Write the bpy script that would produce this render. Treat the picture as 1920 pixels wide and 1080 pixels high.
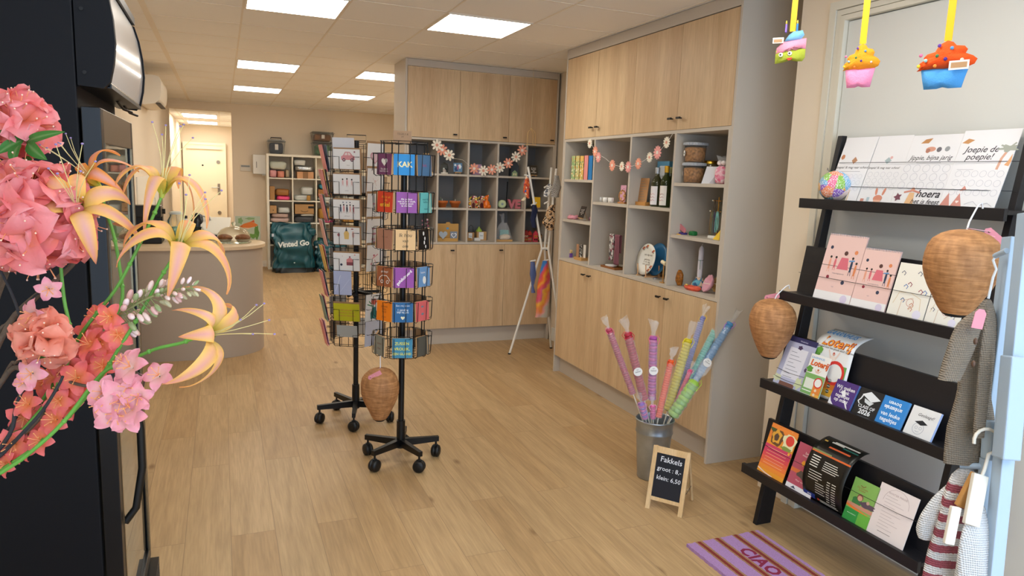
import bpy, math, random
from mathutils import Vector, Matrix
random.seed(7)
for _o in list(bpy.data.objects):
    bpy.data.objects.remove(_o)
S = bpy.context.scene
COL = S.collection
PI = math.pi
# ---------------------------------------------------------------- camera
FPX = 1319.67                      # focal length in pixels of the 1920 px frame
YAW, PITCH, ROLL, EYE = 0.392318, 0.153450, -0.036843, 1.6
def cam_axes():
    r = Vector((math.cos(YAW), -math.sin(YAW), 0))
    f0 = Vector((math.sin(YAW), math.cos(YAW), 0))
    f = f0*math.cos(PITCH) + Vector((0, 0, -1))*math.sin(PITCH)
    d = f.cross(r)
    c, s = math.cos(ROLL), math.sin(ROLL)
    return r*c + d*s, -r*s + d*c, f
CR, CD, CF = cam_axes()
cd = bpy.data.cameras.new('camera'); cam = bpy.data.objects.new('camera', cd); COL.objects.link(cam)
cd.sensor_width = 36; cd.lens = 36*FPX/1920; cd.clip_start = .02; cd.clip_end = 60
mw = Matrix.Identity(4)
for i in range(3):
    mw[i][0] = CR[i]; mw[i][1] = -CD[i]; mw[i][2] = -CF[i]
mw[0][3], mw[1][3], mw[2][3] = 0, 0, EYE
cam.matrix_world = mw
S.camera = cam
# ---------------------------------------------------------------- world, daylight, exposure
w = bpy.data.worlds.new('world'); S.world = w; w.use_nodes = True
wn = w.node_tree.nodes; bg = wn['Background']
bg.inputs[0].default_value = (.50, .70, 1, 1); bg.inputs[1].default_value = 1.6
S.view_settings.view_transform = 'Standard'; S.view_settings.look = 'None'
S.view_settings.gamma = 1; S.view_settings.exposure = 0.0; S.view_settings.use_curve_mapping = False
LAMP_COL = (1, .955, .86, 1); LAMP_STR = 15.0
al = bpy.data.lights.new('daylight', 'AREA'); al.shape = 'RECTANGLE'; al.size = 3.4; al.size_y = 2.2
al.energy = 60; al.color = (.58, .78, 1)
ao = bpy.data.objects.new('shop_window_daylight', al); COL.objects.link(ao)
ao.location = (.9, -1.35, 1.45); ao.rotation_euler = (math.radians(90), 0, 0)
# ---------------------------------------------------------------- helpers
def lin(c):
    return c/12.92 if c <= .04045 else ((c+.055)/1.055)**2.4
def rgb(h):
    if isinstance(h, str):
        h = h.lstrip('#'); return tuple(lin(int(h[i:i+2], 16)/255) for i in (0, 2, 4)) + (1,)
    return tuple(h) + (1,)
MC = {}
def mat(h, rough=.6, metal=0, bump=0, bscale=60, var=0, vscale=8, trans=0, alpha=1, emit=0, spec=.5, sub=0, stretch=(1, 1, 1), ior=1.45, coat=0, name=None):
    key = (h, rough, metal, bump, bscale, var, vscale, trans, alpha, emit, spec, sub, stretch, ior, coat)
    if key in MC: return MC[key]
    m = bpy.data.materials.new(name or 'paint'); m.use_nodes = True
    nt = m.node_tree; N = nt.nodes; b = N['Principled BSDF']; L = nt.links
    c = rgb(h)
    b.inputs['Base Color'].default_value = c; b.inputs['Roughness'].default_value = rough
    b.inputs['Metallic'].default_value = metal; b.inputs['IOR'].default_value = ior
    b.inputs['Specular IOR Level'].default_value = spec
    b.inputs['Transmission Weight'].default_value = trans; b.inputs['Alpha'].default_value = alpha
    b.inputs['Coat Weight'].default_value = coat
    if sub:
        b.inputs['Subsurface Weight'].default_value = sub; b.inputs['Subsurface Radius'].default_value = (.01, .006, .004)
    if emit:
        b.inputs['Emission Color'].default_value = c; b.inputs['Emission Strength'].default_value = emit
    if bump or var:
        tc = N.new('ShaderNodeTexCoord'); mp = N.new('ShaderNodeMapping'); mp.inputs['Scale'].default_value = stretch
        L.new(tc.outputs['Object'], mp.inputs[0])
    if bump:
        n = N.new('ShaderNodeTexNoise'); n.inputs['Scale'].default_value = bscale; n.inputs['Detail'].default_value = 4
        L.new(mp.outputs[0], n.inputs['Vector'])
        bp = N.new('ShaderNodeBump'); bp.inputs['Strength'].default_value = bump; bp.inputs['Distance'].default_value = .01
        L.new(n.outputs[0], bp.inputs['Height']); L.new(bp.outputs[0], b.inputs['Normal'])
    if var:
        n = N.new('ShaderNodeTexNoise'); n.inputs['Scale'].default_value = vscale; n.inputs['Detail'].default_value = 5
        L.new(mp.outputs[0], n.inputs['Vector'])
        r = N.new('ShaderNodeValToRGB'); e = r.color_ramp.elements
        e[0].position = .3; e[1].position = .7
        e[0].color = tuple(x*(1-var) for x in c[:3]) + (1,); e[1].color = tuple(min(1, x*(1+var)) for x in c[:3]) + (1,)
        L.new(n.outputs[0], r.inputs[0]); L.new(r.outputs[0], b.inputs['Base Color'])
    MC[key] = m
    return m
def mixnode(nt, a, b_, fac, blend='MIX'):
    n = nt.nodes.new('ShaderNodeMix'); n.data_type = 'RGBA'; n.blend_type = blend
    for s_, v in ((0, fac), (6, a), (7, b_)):
        if hasattr(v, 'is_output'): nt.links.new(v, n.inputs[s_])
        else: n.inputs[s_].default_value = v
    return n.outputs[2]
def oak(name, base, dark, axis='z', rough=.45, seed=0.0):
    """vertical or horizontal oak grain"""
    m = bpy.data.materials.new(name); m.use_nodes = True; nt = m.node_tree; N = nt.nodes; L = nt.links; b = N['Principled BSDF']
    tc = N.new('ShaderNodeTexCoord'); mp = N.new('ShaderNodeMapping')
    sc = {'z': (9, 9, .55), 'y': (9, .55, 9), 'x': (.55, 9, 9)}[axis]
    mp.inputs['Scale'].default_value = sc; mp.inputs['Location'].default_value = (seed, seed*1.7, seed*.3)
    L.new(tc.outputs['Object'], mp.inputs[0])
    n1 = N.new('ShaderNodeTexNoise'); n1.inputs['Scale'].default_value = 1.2; n1.inputs['Detail'].default_value = 6; n1.inputs['Distortion'].default_value = .7
    L.new(mp.outputs[0], n1.inputs['Vector'])
    mp2 = N.new('ShaderNodeMapping'); mp2.inputs['Scale'].default_value = tuple(x*7 for x in sc); L.new(tc.outputs['Object'], mp2.inputs[0])
    n2 = N.new('ShaderNodeTexNoise'); n2.inputs['Scale'].default_value = 2; n2.inputs['Detail'].default_value = 5
    L.new(mp2.outputs[0], n2.inputs['Vector'])
    r = N.new('ShaderNodeValToRGB'); e = r.color_ramp.elements; e[0].position = .32; e[1].position = .62
    e[0].color = rgb(dark); e[1].color = rgb(base); L.new(n1.outputs[0], r.inputs[0])
    r2 = N.new('ShaderNodeValToRGB'); e = r2.color_ramp.elements; e[0].position = .35; e[1].position = .6
    e[0].color = (.88, .87, .85, 1); e[1].color = (1, 1, 1, 1); L.new(n2.outputs[0], r2.inputs[0])
    L.new(mixnode(nt, r.outputs[0], r2.outputs[0], 1.0, 'MULTIPLY'), b.inputs['Base Color'])
    b.inputs['Roughness'].default_value = rough
    return m
class G:
    """collects shapes into one mesh"""
    def __init__(s): s.v = []; s.f = []; s.mi = []; s.sm = []; s.mats = []
    def _m(s, m):
        if m not in s.mats: s.mats.append(m)
        return s.mats.index(m)
    def add(s, vs, fs, m, smooth=False, M=None):
        o = len(s.v); k = s._m(m)
        for v in vs:
            v = Vector(v); s.v.append(M @ v if M else v)
        for f in fs:
            s.f.append(tuple(o+i for i in f)); s.mi.append(k); s.sm.append(smooth)
        return s
    def box(s, x0, x1, y0, y1, z0, z1, m, M=None):
        vs = [(x, y, z) for z in (z0, z1) for y in (y0, y1) for x in (x0, x1)]
        return s.add(vs, [(0, 2, 3, 1), (4, 5, 7, 6), (0, 1, 5, 4), (2, 6, 7, 3), (0, 4, 6, 2), (1, 3, 7, 5)], m, False, M)
    def cbox(s, c, d, m, M=None, ch=.15):
        """box with rounded (chamfered) vertical profile, centre c, size d"""
        x, y, z = c; a, b_, h = d[0]/2, d[1]/2, d[2]/2; k = min(a, b_)*ch
        P = [(-a+k, -b_), (a-k, -b_), (a, -b_+k), (a, b_-k), (a-k, b_), (-a+k, b_), (-a, b_-k), (-a, -b_+k)]
        T = Matrix.Translation((x, y, z-h))
        return s.prism(P, 0, 2*h, m, (M @ T) if M else T)
    def prism(s, P, z0, z1, m, M=None, smooth=False, side=None):
        n = len(P); vs = [(p[0], p[1], z0) for p in P] + [(p[0], p[1], z1) for p in P]
        s.add(vs, [tuple(range(n-1, -1, -1)), tuple(range(n, 2*n))], m, False, M)
        return s.add(vs, [(i, (i+1) % n, n+(i+1) % n, n+i) for i in range(n)], side or m, smooth, M)
    def poly(s, P, m, M=None, z=0):
        return s.add([(p[0], p[1], z) for p in P], [tuple(range(len(P)))], m, False, M)
    def lathe(s, P, m, n=24, M=None, smooth=True, sx=1, sy=1, caps=True):
        vs = []
        for r, z in P:
            for i in range(n):
                a = 2*PI*i/n; vs.append((r*math.cos(a)*sx, r*math.sin(a)*sy, z))
        k = len(P); fs = [(j*n+i, j*n+(i+1) % n, (j+1)*n+(i+1) % n, (j+1)*n+i) for j in range(k-1) for i in range(n)]
        s.add(vs, fs, m, smooth, M)
        if caps:
            cf = []
            if P[0][0] > 1e-5: cf.append(tuple(range(n-1, -1, -1)))
            if P[-1][0] > 1e-5: cf.append(tuple((k-1)*n+i for i in range(n)))
            if cf: s.add(vs, cf, m, False, M)
        return s
    def cyl(s, p0, p1, r, m, r1=None, n=12, M=None, smooth=True):
        return s.tube([p0, p1], [r, r if r1 is None else r1], m, n, M, smooth)
    def tube(s, pts, r, m, n=8, M=None, smooth=True, closed=False, flat=1.0):
        pts = [Vector(p) for p in pts]; k = len(pts)
        rr = r if isinstance(r, (list, tuple)) else [r]*k
        vs = []; up = None
        for i, p in enumerate(pts):
            if closed: t = pts[(i+1) % k]-pts[i-1]
            else: t = pts[min(i+1, k-1)]-pts[max(i-1, 0)]
            if t.length < 1e-9: t = Vector((0, 0, 1))
            t.normalize()
            if up is None:
                up = Vector((0, 0, 1)) if abs(t.z) < .9 else Vector((1, 0, 0))
            u = (up - t*up.dot(t))
            if u.length < 1e-6: u = Vector((1, 0, 0))-t*t.x
            u.normalize(); up = u; q = t.cross(u)
            for j in range(n):
                a = 2*PI*(j+.5)/n; vs.append(p+u*math.cos(a)*rr[i]+q*math.sin(a)*rr[i]*flat)
        fs = []
        for i in range(k if closed else k-1):
            for j in range(n):
                fs.append((i*n+j, i*n+(j+1) % n, ((i+1) % k)*n+(j+1) % n, ((i+1) % k)*n+j))
        s.add(vs, fs, m, smooth, M)
        if not closed:
            s.add(vs, [tuple(range(n-1, -1, -1)), tuple((k-1)*n+j for j in range(n))], m, False, M)
        return s
    def ell(s, c, r, m, n=14, k=9, M=None, f=None):
        vs = []; fs = []
        for j in range(k+1):
            th = PI*j/k
            for i in range(n):
                a = 2*PI*i/n; d = Vector((math.sin(th)*math.cos(a), math.sin(th)*math.sin(a), math.cos(th)))
                q = f(d) if f else 1
                vs.append((c[0]+r[0]*d.x*q, c[1]+r[1]*d.y*q, c[2]+r[2]*d.z*q))
        for j in range(k):
            for i in range(n): fs.append((j*n+i, (j+1)*n+i, (j+1)*n+(i+1) % n, j*n+(i+1) % n))
        return s.add(vs, fs, m, True, M)
    def sheet(s, fn, nu, nv, m, M=None, thick=0, smooth=True, mfn=None):
        vs = [Vector(fn(i/nu, j/nv)) for j in range(nv+1) for i in range(nu+1)]
        F = [(j*(nu+1)+i, j*(nu+1)+i+1, (j+1)*(nu+1)+i+1, (j+1)*(nu+1)+i) for j in range(nv) for i in range(nu)]
        if mfn:
            for q, f in enumerate(F):
                i, j = q % nu, q//nu
                s.add([vs[a] for a in f], [(0, 1, 2, 3)], mfn((i+.5)/nu, (j+.5)/nv), smooth, M)
        else: s.add(vs, F, m, smooth, M)
        return s
    def text(s, t, size, m, M, align='CENTER', shear=0, ex=.0002, bold=0, space=1.0, line=1.0):
        cu = bpy.data.curves.new('t', 'FONT'); cu.body = t; cu.size = size; cu.align_x = align; cu.align_y = 'CENTER'
        cu.resolution_u = 2; cu.shear = shear; cu.extrude = ex; cu.offset = bold*size; cu.space_character = space; cu.space_line = line
        ob = bpy.data.objects.new('t', cu); COL.objects.link(ob)
        dg = bpy.context.evaluated_depsgraph_get(); dg.update()
        me = bpy.data.meshes.new_from_object(ob.evaluated_get(dg))
        s.add([v.co.copy() for v in me.vertices], [tuple(p.vertices) for p in me.polygons], m, False, M)
        bpy.data.objects.remove(ob); bpy.data.curves.remove(cu); bpy.data.meshes.remove(me)
        return s
    def build(s, name, parent=None, loc=None, rot=None, bevel=0, solid=0, subd=0, **tags):
        me = bpy.data.meshes.new(name); me.from_pydata([tuple(v) for v in s.v], [], s.f)
        for m in s.mats: me.materials.append(m)
        me.polygons.foreach_set('material_index', s.mi); me.polygons.foreach_set('use_smooth', s.sm)
        me.update()
        o = bpy.data.objects.new(name, me); COL.objects.link(o)
        if parent: o.parent = parent
        if loc is not None: o.location = loc
        if rot is not None: o.rotation_euler = rot
        if solid:
            md = o.modifiers.new('solid', 'SOLIDIFY'); md.thickness = solid; md.offset = 0
        if subd:
            md = o.modifiers.new('sub', 'SUBSURF'); md.levels = subd; md.render_levels = subd
        if bevel:
            md = o.modifiers.new('bev', 'BEVEL'); md.width = bevel; md.segments = 2; md.limit_method = 'ANGLE'; md.angle_limit = .6
        for k, v in tags.items():
            if v is not None: o[k] = v
        return o
def thing(name, label, cat, loc=(0, 0, 0), rot=(0, 0, 0), group=None):
    o = bpy.data.objects.new(name, None); COL.objects.link(o); o.empty_display_size = .05
    o.location = loc; o.rotation_euler = rot; o['label'] = label; o['category'] = cat
    if group: o['group'] = group
    return o
def T(x, y, z): return Matrix.Translation((x, y, z))
def RX(a): return Matrix.Rotation(a, 4, 'X')
def RY(a): return Matrix.Rotation(a, 4, 'Y')
def RZ(a): return Matrix.Rotation(a, 4, 'Z')
def SC(a, b=None, c=None):
    return Matrix.Diagonal((a, a if b is None else b, a if c is None else c, 1))
UP = RX(PI/2)        # artwork drawn in XY is stood upright, facing -Y
# points on planes of the place, read through the photograph's own lens
def ray(x, y): return CR*((x-960)/FPX) + CD*((y-540)/FPX) + CF
def atX(x, y, X): d = ray(x, y); return Vector((0, 0, EYE)) + d*(X/d.x)
def atY(x, y, Y): d = ray(x, y); return Vector((0, 0, EYE)) + d*(Y/d.y)
def atZ(x, y, Z): d = ray(x, y); return Vector((0, 0, EYE)) + d*((Z-EYE)/d.z)
def atD(x, y, D): d = ray(x, y); return Vector((0, 0, EYE)) + d*D
# ================================================================ the room
CEIL = 2.628
BACK = 12.4
M_wall = mat('#e9dac4', .85, bump=.08, bscale=220, name='wall_paint')
M_wallg = mat('#dcd6c6', .7, bump=.04, bscale=200, name='door_wall_paint')
M_white = mat('#efeee8', .45, name='white_lacquer')
M_skirt = mat('#e9e2d6', .5)
M_grey = mat('#c6bcae', .55, name='beige_grey_laminate')
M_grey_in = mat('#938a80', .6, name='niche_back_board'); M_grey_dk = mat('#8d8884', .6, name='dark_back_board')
M_black = mat('#0c0c0d', .4, name='black_powder_coat')
M_gap = mat('#2a2017', .9, name='shadow_gap')
def floor_mat():
    m = bpy.data.materials.new('oak_plank_floor'); m.use_nodes = True; nt = m.node_tree; N = nt.nodes; L = nt.links; b = N['Principled BSDF']
    tc = N.new('ShaderNodeTexCoord')
    mp = N.new('ShaderNodeMapping'); mp.inputs['Rotation'].default_value = (0, 0, PI/2); L.new(tc.outputs['Object'], mp.inputs[0])
    br = N.new('ShaderNodeTexBrick'); L.new(mp.outputs[0], br.inputs['Vector'])
    br.offset = .37; br.inputs['Scale'].default_value = 1; br.inputs['Brick Width'].default_value = 1.32; br.inputs['Row Height'].default_value = .185
    br.inputs['Mortar Size'].default_value = .0012; br.inputs['Mortar Smooth'].default_value = .3; br.inputs['Bias'].default_value = 0
    br.inputs['Color1'].default_value = (.0, .0, .0, 1); br.inputs['Color2'].default_value = (1, 1, 1, 1); br.inputs['Mortar'].default_value = (.5, .5, .5, 1)
    r0 = N.new('ShaderNodeValToRGB'); e = r0.color_ramp.elements
    e[0].color = rgb('#ba9a6f'); e[1].color = rgb('#c3a67c'); L.new(br.outputs['Color'], r0.inputs[0])
    # each plank gets its own piece of grain
    ad = N.new('ShaderNodeVectorMath'); ad.operation = 'MULTIPLY_ADD'
    L.new(br.outputs['Color'], ad.inputs[0]); ad.inputs[1].default_value = (7.3, 3.1, 5.7); L.new(tc.outputs['Object'], ad.inputs[2])
    g = N.new('ShaderNodeMapping'); g.inputs['Scale'].default_value = (11, .8, 1); L.new(ad.outputs[0], g.inputs[0])
    n1 = N.new('ShaderNodeTexNoise'); n1.inputs['Scale'].default_value = 1.3; n1.inputs['Detail'].default_value = 7; n1.inputs['Distortion'].default_value = 1.1; L.new(g.outputs[0], n1.inputs['Vector'])
    r1 = N.new('ShaderNodeValToRGB'); e = r1.color_ramp.elements; e[0].position = .3; e[1].position = .65; e[0].color = (.82, .79, .75, 1); e[1].color = (1.04, 1.02, 1.0, 1)
    L.new(n1.outputs[0], r1.inputs[0])
    g2 = N.new('ShaderNodeMapping'); g2.inputs['Scale'].default_value = (60, 3, 1); L.new(ad.outputs[0], g2.inputs[0])
    n2 = N.new('ShaderNodeTexNoise'); n2.inputs['Scale'].default_value = 2; n2.inputs['Detail'].default_value = 4; L.new(g2.outputs[0], n2.inputs['Vector'])
    r2 = N.new('ShaderNodeValToRGB'); e = r2.color_ramp.elements; e[0].position = .3; e[1].position = .7; e[0].color = (.84, .83, .82, 1); e[1].color = (1.05, 1.05, 1.05, 1)
    L.new(n2.outputs[0], r2.inputs[0])
    # knots
    g3 = N.new('ShaderNodeMapping'); g3.inputs['Scale'].default_value = (3.2, 1.5, 1); L.new(ad.outputs[0], g3.inputs[0])
    vo = N.new('ShaderNodeTexVoronoi'); vo.inputs['Scale'].default_value = 1.0; L.new(g3.outputs[0], vo.inputs['Vector'])
    r3 = N.new('ShaderNodeValToRGB'); e = r3.color_ramp.elements; e[0].position = .02; e[1].position = .075; e[0].color = (.55, .48, .42, 1); e[1].color = (1, 1, 1, 1)
    L.new(vo.outputs['Distance'], r3.inputs[0])
    c = mixnode(nt, r0.outputs[0], r1.outputs[0], 1.0, 'MULTIPLY'); c = mixnode(nt, c, r2.outputs[0], 1.0, 'MULTIPLY'); c = mixnode(nt, c, r3.outputs[0], 1.0, 'MULTIPLY')
    c = mixnode(nt, c, rgb('#8d7353'), br.outputs['Fac'])
    L.new(c, b.inputs['Base Color'])
    b.inputs['Roughness'].default_value = .42; b.inputs['Specular IOR Level'].default_value = .4
    bp = N.new('ShaderNodeBump'); bp.inputs['Strength'].default_value = .15; bp.inputs['Distance'].default_value = .002
    L.new(n2.outputs[0], bp.inputs['Height']); L.new(bp.outputs[0], b.inputs['Normal'])
    return m
def ceil_mat():
    m = bpy.data.materials.new('mineral_tile'); m.use_nodes = True; nt = m.node_tree; N = nt.nodes; L = nt.links; b = N['Principled BSDF']
    tc = N.new('ShaderNodeTexCoord'); n = N.new('ShaderNodeTexNoise'); n.inputs['Scale'].default_value = 260; n.inputs['Detail'].default_value = 3
    L.new(tc.outputs['Object'], n.inputs['Vector'])
    bp = N.new('ShaderNodeBump'); bp.inputs['Strength'].default_value = .12; bp.inputs['Distance'].default_value = .002
    L.new(n.outputs[0], bp.inputs['Height']); L.new(bp.outputs[0], b.inputs['Normal'])
    b.inputs['Base Color'].default_value = rgb('#f6f3ee'); b.inputs['Roughness'].default_value = .9
    return m
M_floor = floor_mat(); M_ceil = ceil_mat()
M_tbar = mat('#ece2d2', .5, name='ceiling_grid_bar')
FL, FR, FRONT = -1.15, 2.66, -1.3       # left and right walls of the front part, shop front
g = G(); g.box(-2.6, 3.6, -1.5, 20, -.08, 0, M_floor); g.build('floor', kind='structure')
# ceiling: tiles seen as a slab with a grid of T bars (600 x 583 mm as measured)
TX, TY, OX, OY = .598, .583, .153, 4.485
lights = []
for ix, iy in ((0, 0), (2, 0), (0, 5), (2, 5), (0, 9), (2, 9), (0, -5), (2, -5), (0, -9), (2, -9), (4, 5), (4, 9)):  # last two, hidden behind the back cupboards, are added to brighten the back wall
    lights.append((OX+ix*TX, OY+iy*TY if iy != 9 else 9.66))
g = G(); g.box(-2.6, 3.6, -1.5, BACK, CEIL, CEIL+.06, M_ceil)
x = OX-5*TX
while x < 3.6:
    wbar = .04 if abs(x-(OX-TX)) < .02 else .012
    g.box(x-wbar/2, x+wbar/2, -1.5, BACK, CEIL-.0025, CEIL, M_tbar); x += TX
k = -10
while OY+k*TY < BACK:
    y = OY+k*TY; g.box(-2.6, 3.6, y-.005, y+.005, CEIL-.002, CEIL, M_tbar); k += 1
g.build('ceiling', kind='structure')
M_lamp = mat('#ffffff', .5); 
def lamp_mat(s):
    m = bpy.data.materials.new('lamp_diffuser'); m.use_nodes = True; nt = m.node_tree; N = nt.nodes
    for n in list(N): N.remove(n)
    e = N.new('ShaderNodeEmission'); e.inputs[0].default_value = LAMP_COL; e.inputs[1].default_value = s
    o = N.new('ShaderNodeOutputMaterial'); nt.links.new(e.outputs[0], o.inputs[0]); return m
M_diff = lamp_mat(LAMP_STR)
NAMES = {0: 'cut by the top edge of the photo', 1: 'in front of the back cupboards'}
LBL = ['square ceiling light panel, big one cut off by the top edge', 'square ceiling light panel beside the tall cupboard wall, nearest fully seen',
       'ceiling light panel in the middle of the left row, above the counter', 'ceiling light panel half hidden behind the back cupboard corner',
       'farthest ceiling light panel of the left row, near the back wall', 'farthest ceiling light panel of the right row, beside the cupboard corner']
for i, (x, y) in enumerate(lights):
    t = thing('ceiling_light', LBL[i] if i < 6 else 'square ceiling light panel out of view, over the shop front or added behind the cupboards', 'ceiling light', (x+TX/2, y+TY/2, CEIL), group='square light panels in the tiled ceiling')
    a, b_ = TX/2-.006, TY/2-.004
    g = G(); q = .014
    g.box(-a, a, -b_, -b_+q, -.008, -.001, M_tbar); g.box(-a, a, b_-q, b_, -.008, -.001, M_tbar); g.box(-a, -a+q, -b_+q, b_-q, -.008, -.001, M_tbar); g.box(a-q, a, -b_+q, b_-q, -.008, -.001, M_tbar)
    g.build('light_frame', t)
    G().box(-a+q, a-q, -b_+q, b_-q, -.007, -.002, M_diff).build('diffuser', t)
# walls
g = G(); g.box(-2.6, 3.6, BACK, BACK+.12, 0, 0.001, M_wall)
HX0, HX1, HZ = -.74, .165, 2.50
g = G(); g.box(HX1, 3.6, BACK, BACK+.12, 0, CEIL, M_wall); g.box(HX0, HX1, BACK, BACK+.12, HZ, CEIL, M_wall); g.box(-2.6, HX0, BACK, BACK+.12, 0, CEIL, M_wall)
g.build('wall_back', kind='structure')
g = G(); g.box(-.87, -.75, 3.05, BACK, 0, CEIL, M_wall); g.build('wall_left', kind='structure')
g = G(); g.box(FL-.1, FL, FRONT, 3.05, 0, CEIL, M_wall); g.box(FL-.1, -.87, 3.05, 3.15, 0, CEIL, M_wall); g.build('wall_left_front', kind='structure')
g = G(); g.box(3.07, 3.17, 2.83, BACK, 0, CEIL, M_wall); g.build('wall_right', kind='structure')
g = G(); g.box(FR, 3.17, 2.70, 2.83, 0, CEIL, M_wall); g.box(FR, FR+.1, 2.63, 2.70, 0, CEIL, M_wall); g.box(FR, FR+.1, 1.21, 2.63, 2.46, CEIL, M_wall); g.box(FR, FR+.1, FRONT, 1.21, 0, CEIL, M_wallg)
g.build('wall_right_front', kind='structure')
# shop front behind the camera: low wall, large panes
g = G(); g.box(FL, FR, FRONT-.1, FRONT, 0, .3, M_wall); g.box(FL, FR, FRONT-.1, FRONT, 2.5, CEIL, M_wall); g.build('wall_front', kind='structure')
# hallway beyond the opening
g = G(); g.box(-1.0, -.9, BACK+.12, 19.3, 0, CEIL, M_wall); g.build('wall_hall_left', kind='structure')
g = G(); g.box(.35, .45, BACK+.12, 19.3, 0, CEIL, M_wall); g.build('wall_hall_right', kind='structure')
g = G(); g.box(-1.0, .45, 19.3, 19.4, 0, CEIL, M_wall); g.build('wall_hall_end', kind='structure')
g = G(); g.box(-1.0, .45, BACK+.12, 19.3, CEIL, CEIL+.06, M_ceil)
for y in (13.6, 14.8, 16, 17.2, 18.4): g.box(-.9, .35, y, y+.01, CEIL-.002, CEIL, M_tbar)
for x in (-.75, -.02): g.box(x-.01, x+.01, BACK+.12, 19.3, CEIL-.003, CEIL, M_tbar)
g.build('ceiling_hall', kind='structure')
for (y, y1, lb) in ((15.3, 16.4, 'wide ceiling light panel in the hallway, nearer one'), (17.6, 18.6, 'wide ceiling light panel in the hallway, one nearest the door')):
    t = thing('ceiling_light', lb, 'ceiling light', (-.38, (y+y1)/2, CEIL), group='hallway ceiling lights')
    g = G(); h = (y1-y)/2; g.box(-.33, .33, -h, -h+.02, -.008, -.001, M_tbar); g.box(-.33, .33, h-.02, h, -.008, -.001, M_tbar); g.box(-.33, -.31, -h+.02, h-.02, -.008, -.001, M_tbar); g.box(.31, .33, -h+.02, h-.02, -.008, -.001, M_tbar); g.build('light_frame', t)
    G().box(-.31, .31, -h+.02, h-.02, -.007, -.002, M_diff).build('diffuser', t)
# hallway door at the end
def hd(x, y): return atY(x, y, 19.2)
p = hd(342, 265); q = hd(423, 268)
t = thing('door_1', 'cream panel door with steel handle at the end of the hallway', 'door', ((p.x+q.x)/2, 19.2, 0)); t['kind'] = 'structure'
W = (q.x-p.x)/2; Hd = p.z
M_cream = mat('#f1e6cc', .5)
g = G(); g.box(-W+.06, W-.06, 0, .05, .01, Hd-.06, M_cream); g.build('door_leaf', t)
g = G(); g.box(-W, -W+.06, -.02, .08, 0, Hd, M_cream); g.box(W-.06, W, -.02, .08, 0, Hd, M_cream); g.box(-W+.06, W-.06, -.02, .08, Hd-.06, Hd, M_cream); g.build('door_frame', t)
M_steel = mat('#a8a39a', .3, 1)
g = G(); hx = W-.18
g.box(hx-.03, hx+.03, -.012, 0, .95, 1.22, M_steel); g.cyl((hx, -.05, 1.12), (hx-.17, -.05, 1.12), .013, M_steel); g.cyl((hx, 0, 1.12), (hx, -.05, 1.12), .013, M_steel)
g.build('door_handle', t)
for zz in (1.75, .5):
    G().cyl((hx, 0, zz), (hx, -.015, zz), .045, M_steel, n=16).build('door_lock', t)
G().cyl((-.05, 0, 1.66), (-.05, -.012, 1.66), .02, M_black).build('peephole', t)
G().box(-W+.1, W-.1, -.06, -.02, Hd-.16, Hd-.11, M_cream).build('door_closer', t)
# skirting
g = G(); g.box(.44, 3.0, BACK-.015, BACK, 0, .1, M_skirt); g.build('baseboard_back', kind='structure')
g = G(); g.box(3.055, 3.07, 5.26, 6.30, 0, .13, M_white); g.build('baseboard_right', kind='structure')
g = G(); g.box(-.75, -.735, 7.3, BACK, 0, .09, M_skirt); g.build('baseboard_left', kind='structure')
# the tall door in the front right wall
DY0, DY1, DH = 1.30, 2.55, 2.372
M_doorp = mat('#d9d9d4', .42, name='pale_door_lacquer')
t = thing('door_2', 'tall pale flush door in grooved frame behind the black ladder shelf', 'door', (FR, (DY0+DY1)/2, 0)); t['kind'] = 'structure'
h = (DY1-DY0)/2
G().box(.012, .05, -h+.004, h-.004, .012, DH-.004, M_doorp).build('door_leaf', t, bevel=.002)
g = G()
for (a, b_, d) in ((0, .022, -.012), (.022, .026, .004), (.026, .05, -.008), (.05, .053, .004), (.053, .09, -.016)):
    g.box(d, .06, h+a, h+b_, 0, DH+b_, M_wallg); g.box(d, .06, -h-b_, -h-a, 0, DH+b_, M_wallg)
    g.box(d, .06, -h-a, h+a, DH+a, DH+b_, M_wallg)
g.build('door_frame', t)
g = G(); hy = h-.075
M_brush = mat('#b9b0a2', .28, 1)
g.cyl((.012, hy, 1.06), (-.045, hy, 1.06), .011, M_brush); g.box(-.055, -.04, hy-.135, hy+.012, 1.048, 1.072, M_brush); g.cyl((.012, hy, 1.06), (.002, hy, 1.06), .026, M_brush, n=20)
g.build('door_handle', t)
# ================================================================ fitted cupboards
OAKS = [oak('light_oak_veneer', '#dabd95', '#caa982', 'z', .5, s_*3.1) for s_ in range(4)]
def knob_bm(M):
    g = G(); g.cyl((0, 0, 0), (0, -.022, 0), .004, M_black, n=8, M=M); g.box(-.018, .018, -.030, -.020, -.006, .006, M_black, M); return g
def cupboard(name, label, loc, rotz, W, Z0, Z1, D, doors, knobs, kick=0):
    """a door-fronted carcass; local x along the front, -y to the viewer, origin at its left bottom front"""
    t = thing(name, label, 'cupboard', loc, (0, 0, rotz))
    g = G(); e = .018
    g.box(0, W, .022, D, Z0, Z1, M_grey)
    g.build('carcass', t)
    for i, (a, b_) in enumerate(doors):
        d = G().box(a+.0015, b_-.0015, 0, .019, Z0+.002, Z1-.003, OAKS[i % 4]).build('cupboard_door', t)
        kx, kz = knobs[i]
        if kx is not None: knob_bm(T(kx, 0, kz)).build('knob', d)
    return t
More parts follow.
